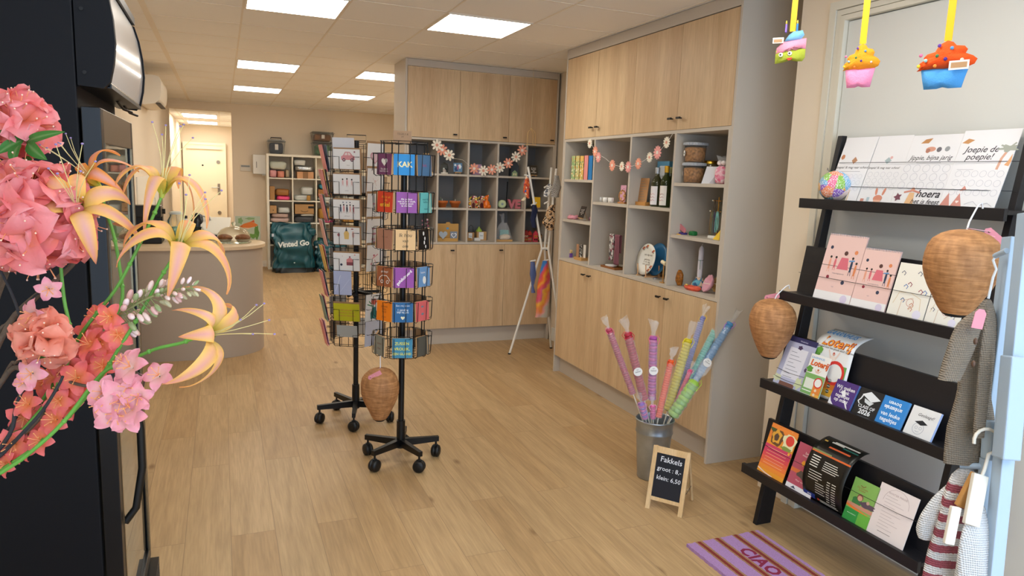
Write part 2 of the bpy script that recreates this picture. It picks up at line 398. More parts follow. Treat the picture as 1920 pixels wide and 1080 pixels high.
def niches(name, label, loc, rotz, W, Z0, Z1, D, verts, shelves, board=.02, bk=None):
    t = thing(name, label, 'shelving', loc, (0, 0, rotz))
    g = G(); b2 = board
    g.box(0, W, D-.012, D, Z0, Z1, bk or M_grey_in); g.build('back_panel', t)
    G().box(0, W, 0, D-.012, Z0, Z0+b2, M_grey).build('shelf_board', t)
    G().box(0, W, 0, D-.012, Z1-b2, Z1, M_grey).build('shelf_board', t)
    for x in verts: G().box(x-b2/2, x+b2/2, 0, D-.012, Z0+b2, Z1-b2, M_grey).build('divider', t)
    for (a, b_, z) in shelves: G().box(a+b2/2, b_-b2/2, .004, D-.012, z-b2, z, M_grey).build('shelf_board', t)
    return t
def end_panel(name, label, x0, x1, y0, y1, z0, z1):
    o = G().box(-(x1-x0)/2, (x1-x0)/2, -(y1-y0)/2, (y1-y0)/2, 0, z1-z0, M_grey).build(name, loc=((x0+x1)/2, (y0+y1)/2, z0), bevel=.001)
    o['label'] = label; o['category'] = 'panel'; return o
# right block: local x runs from far (Y 5.23) to near (Y 3.16); rotation puts its front at X = 2.57 facing -X
RXF, RY1, RY0 = 2.57, 5.235, 3.16
RL = (RXF, RY1, 0); RRZ = -PI/2
Wd = RY1-RY0-.04; dv = [.02+.506*i+.0 for i in range(5)]
dv[4] = RY1-RY0-.02
RD = 3.06-RXF
L0 = (RXF, RY1-.02, 0)
WR = RY1-RY0-.04; q4 = WR/4
kn = [(q4-.045, 2.0), (q4+.045, 2.0), (3*q4-.045, 2.0), (3*q4+.045, 2.0)]
cupboard('wall_cupboard', 'row of tall oak cupboard doors along the top of the right wall', L0, RRZ, WR, 1.93, 2.553, RD, [(q4*i, q4*(i+1)) for i in range(4)], kn)
kn = [(q4-.045, .895), (q4+.045, .895), (3*q4-.045, .895), (3*q4+.045, .895)]
cupboard('base_cupboard', 'row of oak base cupboard doors under the right wall niches', L0, RRZ, WR, .145, .955, RD, [(q4*i, q4*(i+1)) for i in range(4)], kn)
RNT = 1.93
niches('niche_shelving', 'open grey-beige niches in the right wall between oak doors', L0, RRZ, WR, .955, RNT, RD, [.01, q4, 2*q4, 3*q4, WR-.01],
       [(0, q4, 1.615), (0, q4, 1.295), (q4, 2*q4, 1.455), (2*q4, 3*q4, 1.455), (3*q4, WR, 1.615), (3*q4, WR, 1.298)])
end_panel('end_panel', 'tall grey-beige end panel nearest the black ladder shelf', RXF-.001, 3.06, RY0, RY0+.019, 0, CEIL-.003)
end_panel('end_panel', 'tall grey-beige side panel between the right cupboards and the clothes stand', RXF-.001, 3.06, RY1-.019, RY1, 0, CEIL-.003)
end_panel('fascia', 'grey-beige fascia strip above the right wall cupboards', RXF, RXF+.018, RY0+.02, RY1-.02, 2.556, CEIL-.003)
end_panel('plinth', 'grey-beige recessed plinth under the right base cupboards', RXF+.05, RXF+.066, RY0+.02, RY1-.02, 0, .143)
# back block: front at Y = 6.35 facing -Y
BYF, BX0, BX1 = 6.35, 1.53, 3.045
WB = BX1-BX0-.038-.0; BL = (BX0+.02, BYF, 0); b3 = WB/3
kn = [(b3-.045, 1.985), (2*b3-.045, 1.985), (WB-.045, 1.985)]
BD = 6.79-BYF
cupboard('wall_cupboard', 'three oak cupboard doors above the niches at the back', BL, 0, WB, 1.945, 2.562, BD, [(b3*i, b3*(i+1)) for i in range(3)], kn)
kn = [(b3-.045, .915), (2*b3-.045, .915), (WB-.045, .915)]
cupboard('base_cupboard', 'three oak base cupboard doors under the niches at the back', BL, 0, WB, .16, .972, BD, [(b3*i, b3*(i+1)) for i in range(3)], kn)
b5 = WB/5; bs = [(b5*i, b5*(i+1), z) for i in range(5) for z in (1.626, 1.312)]
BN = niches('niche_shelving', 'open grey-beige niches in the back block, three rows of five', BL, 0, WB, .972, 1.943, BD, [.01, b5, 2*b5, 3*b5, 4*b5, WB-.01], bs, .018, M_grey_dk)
end_panel('end_panel', 'tall grey-beige side panel of the back cupboards facing the counter', BX0, BX0+.019, BYF-.001, 6.79, 0, CEIL-.003)
end_panel('end_panel', 'narrow tall grey-beige panel right of the back cupboards', BX1-.018, BX1, BYF-.001, 6.79, 0, CEIL-.003)
end_panel('fascia', 'grey-beige fascia strip above the back cupboards', BX0+.02, BX1-.02, BYF, BYF+.018, 2.565, CEIL-.003)
end_panel('plinth', 'grey-beige recessed plinth under the back cupboards', BX0+.02, BX1-.02, BYF+.05, BYF+.066, 0, .158)
# ================================================================ counter
t = thing('counter', 'taupe shop counter with round end and oak-edged top', 'counter', (0, 6.73, 0))
def stadium(x0, xc, r, n=18): return [(x0, -r)] + [(xc+r*math.sin(PI*i/n), -r*math.cos(PI*i/n)) for i in range(n+1)] + [(x0, r)]
g = G(); g.prism(stadium(-.74, -.095, .42), 0, .925, mat('#b3a596', .6), smooth=True); g.build('counter_body', t)
g = G(); g.prism(stadium(-.745, -.095, .445), .925, .952, mat('#d6bd9c', .45), smooth=True); g.build('counter_top', t, bevel=.003)
# ================================================================ printed things
def blob(cx, cy, rx, ry, n=18, wob=0, rot=0):
    P = []
    for i in range(n):
        a = 2*PI*i/n; k = 1+wob*math.sin(a*5+cx*40)
        x, y = rx*k*math.cos(a), ry*k*math.sin(a)
        P.append((cx+x*math.cos(rot)-y*math.sin(rot), cy+x*math.sin(rot)+y*math.cos(rot)))
    return P
def stroke(pts, wd):
    L_, R_ = [], []
    for i, p in enumerate(pts):
        a = pts[max(0, i-1)]; b_ = pts[min(len(pts)-1, i+1)]; dx, dy = b_[0]-a[0], b_[1]-a[1]; q = math.hypot(dx, dy) or 1
        L_.append((p[0]-dy/q*wd/2, p[1]+dx/q*wd/2)); R_.append((p[0]+dy/q*wd/2, p[1]-dx/q*wd/2))
    return L_, R_
def heart(cx, cy, s_, n=22):
    P = []
    for i in range(n):
        a = 2*PI*i/n; P.append((cx+s_*.0625*16*math.sin(a)**3*.5, cy+s_*.0625*.5*(13*math.cos(a)-5*math.cos(2*a)-2*math.cos(3*a)-math.cos(4*a))))
    return P
def daisy(cx, cy, r, n=8, ri=.35, k=6):
    P = []
    for i in range(n*k):
        a = 2*PI*i/(n*k); q = abs(math.cos(a*n/2)); P.append((cx+r*(ri+(1-ri)*q**.6)*math.cos(a), cy+r*(ri+(1-ri)*q**.6)*math.sin(a)))
    return P
def paint(g, art, w_, M):
    """art in units of the card width, origin lower left; M maps the XY plane to the front face (lower left at 0,0)"""
    z = .0003
    for a in art:
        k = a[0]; z += .00004
        Z = M @ T(0, 0, z) @ SC(w_, w_, 1)
        if k == 'c': g.poly(blob(a[1], a[2], a[3], a[3], 16), mat(a[4], .7), Z)
        elif k == 'e': g.poly(blob(a[1], a[2], a[3], a[4], 18, rot=a[6] if len(a) > 6 else 0), mat(a[5], .7), Z)
        elif k == 'p': g.poly(a[1], mat(a[2], .7), Z)
        elif k == 'r': g.poly([(a[1], a[2]), (a[3], a[2]), (a[3], a[4]), (a[1], a[4])], mat(a[5], .7), Z)
        elif k == 'h': g.poly(heart(a[1], a[2], a[3]), mat(a[4], .7), Z)
        elif k == 'd': g.poly(daisy(a[1], a[2], a[3]), mat(a[4], .7), Z)
        elif k == 'l':
            L_, R_ = stroke(a[1], a[2])
            for i in range(len(L_)-1): g.poly([R_[i], R_[i+1], L_[i+1], L_[i]], mat(a[3], .7), Z)
        elif k == 'ring':
            _, cx, cy, r, th, c = a; n = 20
            P = blob(cx, cy, r, r, n); Q = blob(cx, cy, r-th, r-th, n)
            for i in range(n): g.poly([Q[i], P[i], P[(i+1) % n], Q[(i+1) % n]], mat(c, .7), Z)
        elif k == 't':
            _, s_, x, y, size, c = a[:6]; o = a[6] if len(a) > 6 else {}
            g.text(s_, size*w_, mat(c, .6), M @ T(0, 0, z) @ T(x*w_, y*w_, 0) @ RZ(o.get('rot', 0)), shear=o.get('sh', 0), ex=.00005, bold=o.get('b', 0), line=o.get('line', .85), align=o.get('al', 'CENTER'), space=o.get('sp', 1))
def placard(name, label, cat, w_, h_, t_, color, art=(), edge=None, back=None, group=None, rough=.45, coat=0):
    g = G(); f = mat(color, rough, coat=coat); e = mat(edge or color, .7)
    vs = [(x, y, z) for z in (0, h_) for y in (-t_/2, t_/2) for x in (-w_/2, w_/2)]
    g.add(vs, [(0, 1, 5, 4)], f); g.add(vs, [(3, 2, 6, 7)], mat(back or edge or color, .7)); g.add(vs, [(0, 2, 3, 1), (4, 5, 7, 6), (0, 4, 6, 2), (1, 3, 7, 5)], e)
    paint(g, art, w_, T(-w_/2, -t_/2, 0) @ UP)
    o = g.build(name); o['label'] = label; o['category'] = cat
    if group: o['group'] = group
    return o
def put(o, loc, th=0, tilt=0, roll=0):
    o.location = loc; o.rotation_euler = (-tilt, roll, th); return o
# ================================================================ card spinners
def caster(parent, x, y, a, R=.034):
    g = G(); c = Vector((x, y, R))
    dx = Vector((math.cos(a), math.sin(a), 0)); ax = Vector((-math.sin(a), math.cos(a), 0))
    Mx = Matrix.Translation(c) @ RZ(a) @ RX(PI/2)
    pr = [(0, -.026), (R*.55, -.026), (R*.93, -.020), (R, -.012), (R, -.004), (R*.75, -.003), (R*.75, .003), (R, .004), (R, .012), (R*.93, .020), (R*.55, .026), (0, .026)]
    g.lathe(pr, mat('#131314', .45), 20, Mx)
    g.build('caster_wheel', parent)
    g = G(); g.cyl((x, y, R*1.2), (x, y, .098), .006, M_black); g.box(-.012, .012, -.008, .008, R*1.05, R*2.1, M_black, T(x, y, 0)); g.build('caster_stem', parent)
def spinner_base(t, n, L_, a0, zc=.105, top=2.0, pr=.0165):
    g = G(); g.cyl((0, 0, zc-.03), (0, 0, zc+.13), .024, M_black, n=16); g.build('hub', t)
    for i in range(n):
        a = a0+2*PI*i/n; M = RZ(a)
        G().add([(.015, -.014, zc-.02), (.015, .014, zc-.02), (L_+.015, .011, zc-.012), (L_+.015, -.011, zc-.012), (.015, -.014, zc+.022), (.015, .014, zc+.022), (L_+.015, .011, zc+.016), (L_+.015, -.011, zc+.016)],
                [(0, 1, 2, 3), (4, 7, 6, 5), (0, 3, 7, 4), (1, 5, 6, 2), (3, 2, 6, 7), (0, 4, 5, 1)], M_black, False, M).build('base_leg', t)
        caster(t, L_*math.cos(a), L_*math.sin(a), a+1.1+i*.7)
    G().cyl((0, 0, zc+.1), (0, 0, top), pr, M_black, n=16).build('pole', t)
W_ = .0019
def wire(g, pts, closed=False, r=None, n=5): g.tube(pts, r or W_, M_black, n, closed=closed)
def pocket_tier(t, n, a0, rin, rout, zb, zt, wd, lip):
    """ring of wire pockets: zb bottom, zt upper ring; lip = height of the pocket front"""
    g = G()
    A = [a0+2*PI*(i+.5)/n for i in range(n)]; kf = 1/math.cos(PI/n)
    wire(g, [(rin*kf*math.cos(a), rin*kf*math.sin(a), zt) for a in A], True)
    wire(g, [(rin*kf*math.cos(a), rin*kf*math.sin(a), zb+.004) for a in A], True)
    for i in range(n):
        M = RZ(a0+2*PI*i/n); q = wd*.28
        for s_ in (-1, 1):
            P = [(rin, s_*q, zt), (rin, s_*q, zb), (rout-.012, s_*q, zb-.004), (rout, s_*q, zb+.004), (rout+.004, s_*q, zb+lip)]
            if s_ < 0: P += [(rout+.004, -wd*.5, zb+lip), (rin, -wd*.5-.002, zb+lip+.002)]
            else: P += [(rout+.004, wd*.5, zb+lip), (rin, wd*.5+.002, zb+lip+.002)]
            wire(g, [M @ Vector(p) for p in P])
    return g.build('wire_tier', t)
# ---- front spinner, small square wooden cards in six tiers of eight
AX, AY = .902, 3.745
vA = math.atan2(AY, AX)                 # direction from the lens to the pole
tA = thing('card_spinner', 'black wire card spinner on five castors, front one with small square cards', 'card rack', (AX, AY, 0))
spinner_base(tA, 5, .205, math.radians(-2), top=1.66)
def zrow(px, py, X, Y): d = ray(px, py); k = math.hypot(X, Y)/math.hypot(d.x, d.y); return EYE+d.z*k
RA_IN, RA_OUT = .125, .158
rowsA = [329, 400, 470, 541, 606, 673]; tA_z = []
for k, y in enumerate(rowsA):
    zb = zrow(757, y, AX-.16*math.cos(vA), AY-.16*math.sin(vA)); tA_z.append(zb)
    pocket_tier(tA, 8, vA+PI+math.radians(-4 if k else 0), RA_IN, RA_OUT, zb-.002, zb+.112, .108, .108 if k else .112)
g = G()
zt = tA_z[0]+.175; zbm = tA_z[-1]-.008
for i in range(8):
    for s_ in (-.03, .03):
        M = RZ(vA+PI+2*PI*i/8); p = M @ Vector((RA_IN-.004, s_, zbm)); q = M @ Vector((RA_IN-.004, s_, zt)); wire(g, [p, q])
for z_ in (zt, zbm): wire(g, [(RA_IN*1.08*math.cos(vA+PI*(i+.5)/4), RA_IN*1.08*math.sin(vA+PI*(i+.5)/4), z_) for i in range(8)], True)
for z_ in (zt-.01, zbm+.004, (zt+zbm)/2):
    for i in range(4): M = RZ(vA+PI*i/4+PI/8); wire(g, [M @ Vector((-RA_IN, 0, z_)), M @ Vector((RA_IN, 0, z_))])
g.build('wire_cage', tA)
for i in range(1): G().box(.05, .105, -.0125, -.0118, .098, .116, mat('#2c5f8f', .5), RZ(math.radians(-74))).build('maker_sticker', tA)
def on_spinner(o, C_, va, ang, r, z, tilt=.06, roll=0, dx=0):
    """ang: degrees clockwise-from-viewer (right positive) round the pole"""
    th = va-PI/2 + math.radians(ang)                 # facing -Y for va = 90 deg
    n = Vector((math.sin(th), -math.cos(th), 0)); s_ = Vector((math.cos(th), math.sin(th), 0))
    return put(o, Vector((C_[0], C_[1], z)) + n*r + s_*dx, th, tilt, roll)
WT = '#f4f1ea'
def tile(label, color, art, back='#b8946c', edge='#cfa97c'):
    return placard('greeting_tile', label, 'card', .107, .107, .009, color, art, edge, back, group='square tiles on the front spinner')
fronts = [
 [('purple square tile with white heart, top tier left side', '#7a3f68', [('h', .5, .62, .42, WT), ('t', 'Fijn dat je\nbent bij ons', .5, .22, .12, WT)], -45),
  ('bright blue square tile with the word KAK', '#1f93dd', [('t', 'KAK', .52, .5, .36, '#fff3b8', {'b': .03})], 0),
  ('slate blue square tile seen aslant, top tier right side', '#5179a0', [('t', 'liefs', .5, .5, .2, '#b0557a')], 47)],
 [('red square tile with yellow letters, second tier left side', '#dd4326', [('t', 'Hij is uit\nde', .55, .66, .17, '#f2b435', {'sh': .2}), ('t', 'enkel', .5, .36, .3, '#f2c035', {'b': .02})], -42),
  ('violet square tile with white saying about work, second tier front', '#9a4fa5', [('t', 'Als je doet\nwat je leuk vindt,\nhoef je nooit\nte werken', .5, .5, .125, WT, {'b': .012})], 6),
  ('turquoise square tile seen aslant, second tier right side', '#6ec5c4', [('t', 'voor de\nliefste', .5, .6, .15, '#2c6f77'), ('t', 'mama', .55, .2, .15, '#2c6f77')], 52)],
 [('brown plain square tile, third tier left side', '#b07b62', [('t', 'lieve juf', .5, .6, .12, '#8d5a44')], -42),
  ('natural wood square tile reading Ik hou van ons', '#e9bf85', [('t', 'Ik hou', .5, .72, .25, '#2a211a', {'sh': .2}), ('t', 'van', .5, .45, .21, '#2a211a', {'sh': .25}), ('t', 'ons', .5, .19, .21, '#2a211a', {'sh': .2})], 4),
  ('black square tile with white brush marks, third tier right side', '#191716', [('e', .4, .8, .06, .1, WT), ('e', .5, .55, .05, .09, WT), ('e', .45, .35, .05, .1, WT), ('e', .55, .15, .05, .08, WT)], 52)],
 [('brown square tile with a white car drawing, fourth tier left', '#a45c37', [('t', 'geslaagd', .5, .75, .14, WT), ('ring', .35, .25, .09, .03, WT), ('ring', .72, .25, .09, .03, WT), ('l', [(.15, .3), (.2, .45), (.35, .55), (.65, .55), (.8, .42), (.9, .3)], .035, WT)], -42),
  ('violet square tile with gefeliciteerd written diagonally', '#9a49a3', [('t', 'gefeliciteerd', .52, .5, .2, '#fff6fb', {'rot': .78, 'b': .025})], 2),
  ('light blue square tile with a small white figure, fourth tier right', '#6f9bcb', [('t', 'hoera', .45, .72, .15, WT), ('p', blob(.55, .33, .13, .2, 10, .2), WT)], 50)],
 [('orange square tile, fifth tier left side', '#f7840f', [('t', 'jij bent\nmijn\nheld', .5, .6, .16, '#a8511a'), ('t', 'papa', .5, .22, .16, '#c9622a')], -42),
  ('blue square tile with white lines of text and a heart', '#21639a', [('t', 'Een mij zoen', .5, .83, .13, '#dfe9f0'), ('t', '1 zending\nblijf bij jou', .5, .56, .14, '#dfe9f0', {'b': .01}), ('h', .5, .22, .2, '#f2edc9')], 1),
  ('coral pink square tile, fifth tier right side', '#dd6a6c', [('e', .5, .72, .1, .05, '#6f7f8a'), ('e', .5, .35, .1, .06, '#6f7f8a')], 48)],
 [('grey green square tile facing left in the lowest tier', '#8e9187', [('t', 'samen', .5, .6, .16, '#7d4d4a'), ('t', 'thuis', .5, .35, .16, '#7d4d4a')], -58),
  ('steel blue square tile with yellow capitals, lowest tier front', '#3b87a8', [('t', 'ZUSSEN', .48, .72, .2, '#f0ea3e', {'b': .012}), ('t', 'VROLIJK,', .48, .45, .2, '#f0ea3e', {'b': .012}), ('t', 'EEN GLANS!', .48, .2, .17, '#f0ea3e', {'b': .012})], 1),
  ('dark grey square tile facing right in the lowest tier', '#55554f', [], 52)]]
ORD = ['top', 'second', 'third', 'fourth', 'fifth', 'lowest']
for k, row in enumerate(fronts):
    for lb, c, art, ang in row:
        o = tile(lb, c, art); on_spinner(o, (AX, AY), vA, ang, RA_OUT-.016, tA_z[k]+.001, .05)
    for j, ang in enumerate((92, 137, 182, -92)):
        if (j+k) % 4 == 3: continue
        o = placard('greeting_tile', 'brown back of a square tile through the %s tier of the front spinner' % ORD[k], 'card', .107, .107, .009, ['#c98f6e', '#7a94a8', '#b9a28a', '#8a6f88'][(j+k) % 4], (), '#cfa97c', '#a98a68', group='backs of tiles, %s tier' % ORD[k])
        on_spinner(o, (AX, AY), vA, ang-(4 if k else 0), RA_OUT-.018, tA_z[k]+.001, .05)
o = placard('kraft_card', 'kraft cardboard header card standing on top of the front spinner', 'card', .093, .062, .003, '#a98460', [('t', 'TEGELS &\nzo', .5, .42, .15, '#5b452f', {'sh': .2})], '#a98460')
pk = Vector((AX, AY, 0))+Vector((-.035, -.10, tA_z[0]+.165)); put(o, pk, vA-PI/2, .1)
# ---- rear spinner, greeting cards in white and kraft
BX, BY = .780, 4.5
vB = math.atan2(BY, BX)
tB = thing('card_spinner', 'black wire card spinner with white greeting cards, standing behind the other one', 'card rack', (BX, BY, 0))
spinner_base(tB, 5, .235, vB+PI+math.radians(-3), zc=.105, top=1.80, pr=.0165)
RB_IN, RB_OUT = .150, .200
FA = -18
nF = Vector((-math.cos(vB), -math.sin(vB), 0))
rowsB = [317, 364, 411.5, 459, 508, 556, 603, 650]; tB_z = []
for k, y in enumerate(rowsB):
    zb = zrow(652, y, BX-.18*math.cos(vB)-.06, BY-.18*math.sin(vB)); tB_z.append(zb)
    pocket_tier(tB, 6, vB+PI+math.radians(FA), RB_IN, RB_OUT-.01, zb-.003, zb+.135, .155, .075)
g = G(); zt = tB_z[0]+.16; zbm = tB_z[-1]-.01
for i in range(6):
    M = RZ(vB+PI+math.radians(FA)+2*PI*i/6)
    for s_ in (-.055, .0, .055): wire(g, [M @ Vector((RB_IN-.003, s_, zbm)), M @ Vector((RB_IN-.003, s_, zt))])
for z_ in (zt, zbm): wire(g, [((RB_IN*1.15)*math.cos(vB+math.radians(FA)+PI*(i+.5)/3), (RB_IN*1.15)*math.sin(vB+math.radians(FA)+PI*(i+.5)/3), z_) for i in range(6)], True)
g.build('wire_cage', tB)
for z_ in (tB_z[2]+.145, tB_z[6]+.155):
    g = G()
    for i in range(3): M = RZ(vB+math.radians(FA)+PI*i/3); g.box(-RB_IN, RB_IN, -.006, .006, z_-.009, z_+.009, M_black, M)
    g.build('cross_bar', tB)
g = G(); q = 1.80; wire(g, [Vector((s_*.058, 0, z_)) for s_, z_ in ((-1, q), (1, q), (1, q+.035), (-1, q+.035))], True, .003); g.box(-.015, .015, -.012, .012, q-.03, q, M_black)
o = g.build('label_holder', tB); o.rotation_euler = (0, 0, vB-PI/2)
PK, DK, SG, MU = '#e58f92', '#2f3a4c', '#7f9b8c', '#d9b55a'
def gcard(label, w_, h_, color, art, back='#b08a63', group='cards on the rear spinner'):
    return placard('greeting_card', label, 'card', w_, h_, .0035, color, art, back, back, group=group)
def person(x, y, c, h=.2): return [('e', x, y, .03, h*.42, c), ('c', x, y+h*.5, .028, '#2d2622'), ('l', [(x-.02, y-h*.3), (x-.025, y-h*.62)], .012, c), ('l', [(x+.02, y-h*.3), (x+.03, y-h*.62)], .012, c)]
car = [('p', [(.3, .33), (.3, .45), (.38, .5), (.45, .62), (.62, .62), (.72, .5), (.8, .46), (.8, .33)], '#e39ba0'), ('p', [(.42, .5), (.47, .59), (.53, .59), (.53, .5)], '#f7e6e2'), ('p', [(.56, .5), (.56, .59), (.61, .59), (.66, .5)], '#f7e6e2'),
       ('c', .4, .33, .06, '#6d4a5c'), ('c', .7, .33, .06, '#6d4a5c'), ('c', .4, .33, .025, '#e8c9c6'), ('c', .7, .33, .025, '#e8c9c6'), ('d', .8, .62, .035, '#a65668'), ('t', 'hoera', .55, .14, .045, '#8c8781')]
ballet = [('t', 'proficiat', .5, .12, .04, '#8c8781')] + person(.36, .42, '#f0c6c4', .22) + person(.52, .42, '#e2a0a0', .26) + person(.7, .42, '#eccac6', .22)
crowd = [('t', 'gefeliciteerd', .52, .12, .04, '#8c8781')] + sum([person(.28+.12*i, .38+.02*(i % 2), ['#45536b', '#e09a9a', '#353c4c', '#e3b0a6', '#c9767e'][i], .26) for i in range(5)], []) + [('c', .38+.13*i, .62, .022, ['#45536b', '#8794a8', '#353c4c'][i]) for i in range(3)]
cat_ = [('p', [(.42, .2), (.58, .2), (.6, .42), (.55, .5), (.45, .5), (.4, .42)], '#e8c274'), ('p', [(.46, .5), (.54, .5), (.5, .66)], '#3a3f4c'), ('e', .2, .35, .05, .06, '#b8747c'), ('e', .75, .38, .045, .13, '#ecc5bd'), ('e', .72, .58, .05, .02, '#a45568')]
cake = [('r', .5, .2, .76, .32, '#8e4a56'), ('p', [(.5, .32), (.76, .32), (.76, .42), (.63, .5), (.5, .42)], '#dd8f92'), ('c', .63, .52, .03, '#8e4a56'), ('c', .3, .22, .045, '#34405a'), ('h', .82, .6, .06, '#e89a94'), ('t', 'x', .35, .55, .08, '#d8c3c0')]
heartc = [('h', .5, .62, .62, '#c98f9d'), ('h', .5, .62, .5, '#eccbd2')]
leafy = [('l', [(.3, .5), (.5, .62), (.7, .75)], .015, '#e0c4bc'), ('l', [(.35, .8), (.5, .62), (.6, .45)], .015, '#d8bcb4'), ('l', [(.5, .4), (.6, .3)], .012, '#d8bcb4'), ('h', .5, .68, .07, '#e6b7b4')]
plant = [('l', [(.5, .15), (.5, .65)], .012, '#33333a')] + [('l', [(.38, .25+.1*i), (.5, .2+.1*i), (.62, .25+.1*i)], .014, '#33333a') for i in range(4)] + [('e', .42, .78, .08, .05, '#e3a3b0'), ('e', .58, .8, .06, .05, '#d9899b')]
lips = [('e', .42, .8, .12, .05, '#e6a6b0'), ('e', .45, .55, .14, .05, '#dd93a1'), ('e', .4, .3, .12, .05, '#ebb7bf'), ('e', .48, .15, .08, .05, '#dd93a1')]
stork = [('l', [(.35, .6), (.5, .68), (.7, .8)], .05, '#e0a3ad'), ('l', [(.5, .55), (.6, .35), (.52, .2)], .03, '#d98f9c'), ('e', .45, .75, .06, .05, '#c97a8a'), ('e', .3, .35, .06, .06, '#e6b4bc')]
F = [('white card with a pink car', .165, .118, '#f7f5f3', car), ('white card with three small ballet dancers', .165, .118, '#f7f5f3', ballet), ('white card with a row of tiny people and balloons', .165, .118, '#f7f5f3', crowd),
     ('white card with a party cat and birds', .165, .106, '#f5f3f1', cat_), ('white card with a slice of pink cake', .165, .110, '#f5f3f1', cake)]
for k, (lb, w_, h_, c, art) in enumerate(F):
    on_spinner(gcard(lb, w_, h_, c, art), (BX, BY), vB, FA, RB_OUT-.022, tB_z[k], -.1)
    on_spinner(gcard('kraft envelope peeping out behind the %s' % lb, w_+.006, h_+.012, '#b48d66', [], group='kraft envelopes behind white cards'), (BX, BY), vB, FA, RB_OUT-.028, tB_z[k]-.004, -.1, dx=.004)
on_spinner(gcard('plain pale card standing tall behind the pink car card', .135, .185, '#e3e4ea', []), (BX, BY), vB, FA, RB_OUT-.036, tB_z[0], -.1, dx=-.022)
on_spinner(gcard('clear bag with pale blue envelopes in the sixth tier', .112, .15, '#b9c3e6', [('l', [(.1, .2), (.4, 1.1)], .02, '#eef2ff'), ('l', [(.3, .1), (.9, .9)], .012, '#dfe6ff')], '#aab3d2'), (BX, BY), vB, FA, RB_OUT-.022, tB_z[5]-.002+.008, -.08, dx=-.025)
o = gcard('lime yellow card with pinkish lines of text', .165, .112, '#c2bd22', [('t', 'HET DIPLOMA', .5, .42, .07, '#c77a4a', {'b': .01}), ('t', 'GEHAALD - NU OP', .5, .31, .07, '#c77a4a', {'b': .01}), ('t', 'NAAR DE VAKANTIE!', .5, .2, .07, '#c77a4a', {'b': .01})])
on_spinner(o, (BX, BY), vB, FA, RB_OUT-.022, tB_z[6], -.1)
on_spinner(gcard('kraft envelope behind the lime yellow card', .17, .124, '#a8855c', []), (BX, BY), vB, FA, RB_OUT-.029, tB_z[6]-.003, -.1)
on_spinner(gcard('grey card back below the lime yellow card', .13, .075, '#a8aaa6', [], '#8d8f8c'), (BX, BY), vB, FA, RB_OUT-.03, tB_z[7]+.055, -.1)
vase = [('p', [(.35, .1), (.32, .4), (.42, .55), (.42, .68), (.66, .68), (.66, .55), (.76, .4), (.72, .1)], '#2f8585'), ('p', blob(.52, .95, .2, .15, 14, .15), '#e26d5a'), ('l', [(.1, .85), (.3, .78), (.5, .72)], .05, '#3f8a5a'), ('l', [(.2, 1.0), (.35, .85)], .05, '#3f8a5a'), ('l', [(.75, .8), (.92, .9)], .05, '#3f8a5a')]
bear = [('d', .5, .62, .13, '#c9c1b4'), ('c', .5, .6, .07, '#8d8173'), ('e', .35, .5, .1, .03, '#d9d5d2'), ('e', .65, .5, .1, .03, '#d9d5d2')]
Rr = [('white card with a pink outlined heart', heartc), ('white card with faint pink twigs', leafy), ('white card with pink tulips over a dark twig', plant), ('white card with pink lips prints', lips), ('white card with pink flamingo shapes', stork)]
for k, (lb, art) in enumerate(Rr):
    on_spinner(gcard(lb, .132, .165, '#f4f2f0', art), (BX, BY), vB, FA+60, RB_OUT-.026, tB_z[k]-.006, -.06, dx=-.012)
    on_spinner(gcard('kraft envelope behind the %s' % lb, .140, .178, '#b08a63', [], group='kraft envelopes behind white cards'), (BX, BY), vB, FA+60, RB_OUT-.032, tB_z[k]-.006, -.06, dx=-.006)
on_spinner(gcard('white card with a teal vase and a red flower', .128, .17, '#eef0f2', vase, '#c9ccd0'), (BX, BY), vB, FA+60, RB_OUT-.026, tB_z[6]-.004, -.06, dx=-.02)
on_spinner(gcard('pale blue card with a small furry flower in the lowest tier', .14, .16, '#ccd3e6', bear, '#b9c0d4'), (BX, BY), vB, FA+60, RB_OUT-.022, tB_z[7]-.004, -.06, dx=-.02)
side = [[PK, DK, '#8d93a3'], [PK, '#e7cd86', DK], [PK, SG], ['#e7b4ae', SG], ['#e9c05f', PK], [PK, '#7d8a94'], [SG, PK], [PK, '#d8a0b8']]
for k, cs in enumerate(side):
    for j, c in enumerate(cs):
        on_spinner(gcard('thin %s card edge on at the left of the rear spinner, %s tier' % (['pink', 'dark', 'pale', 'green', 'yellow', 'grey', 'rosy', 'sand'][(k*3+j*2+len(cs)) % 8] if 0 else {PK: 'pink', DK: 'dark', SG: 'green', MU: 'mustard'}.get(c, 'pale'), ['top', 'second', 'third', 'fourth', 'fifth', 'sixth', 'seventh', 'lowest'][k]),
                         .115, .165, c, [], c, group='coloured cards on the left side of the rear spinner'), (BX, BY), vB, FA-60, RB_OUT-.014-.011*j, tB_z[k]-.02, -.22+.03*j, dx=-.018*j)
for k in range(8):
    for j, ang in enumerate((FA+122, FA+180, FA-120)):
        if k == 5 and j != 2: continue
        on_spinner(gcard('card at the back of the rear spinner, %s tier' % ['top', 'second', 'third', 'fourth', 'fifth', 'sixth', 'seventh', 'lowest'][k], .14, .11, ['#efece8', '#e8d9c8', '#d8dde2'][(j+k) % 3], [], '#b89c7c' if (j+k) % 2 else '#d9d6d0', group='cards at the back of the rear spinner'), (BX, BY), vB, ang, RB_OUT-.03, tB_z[k], -.06)
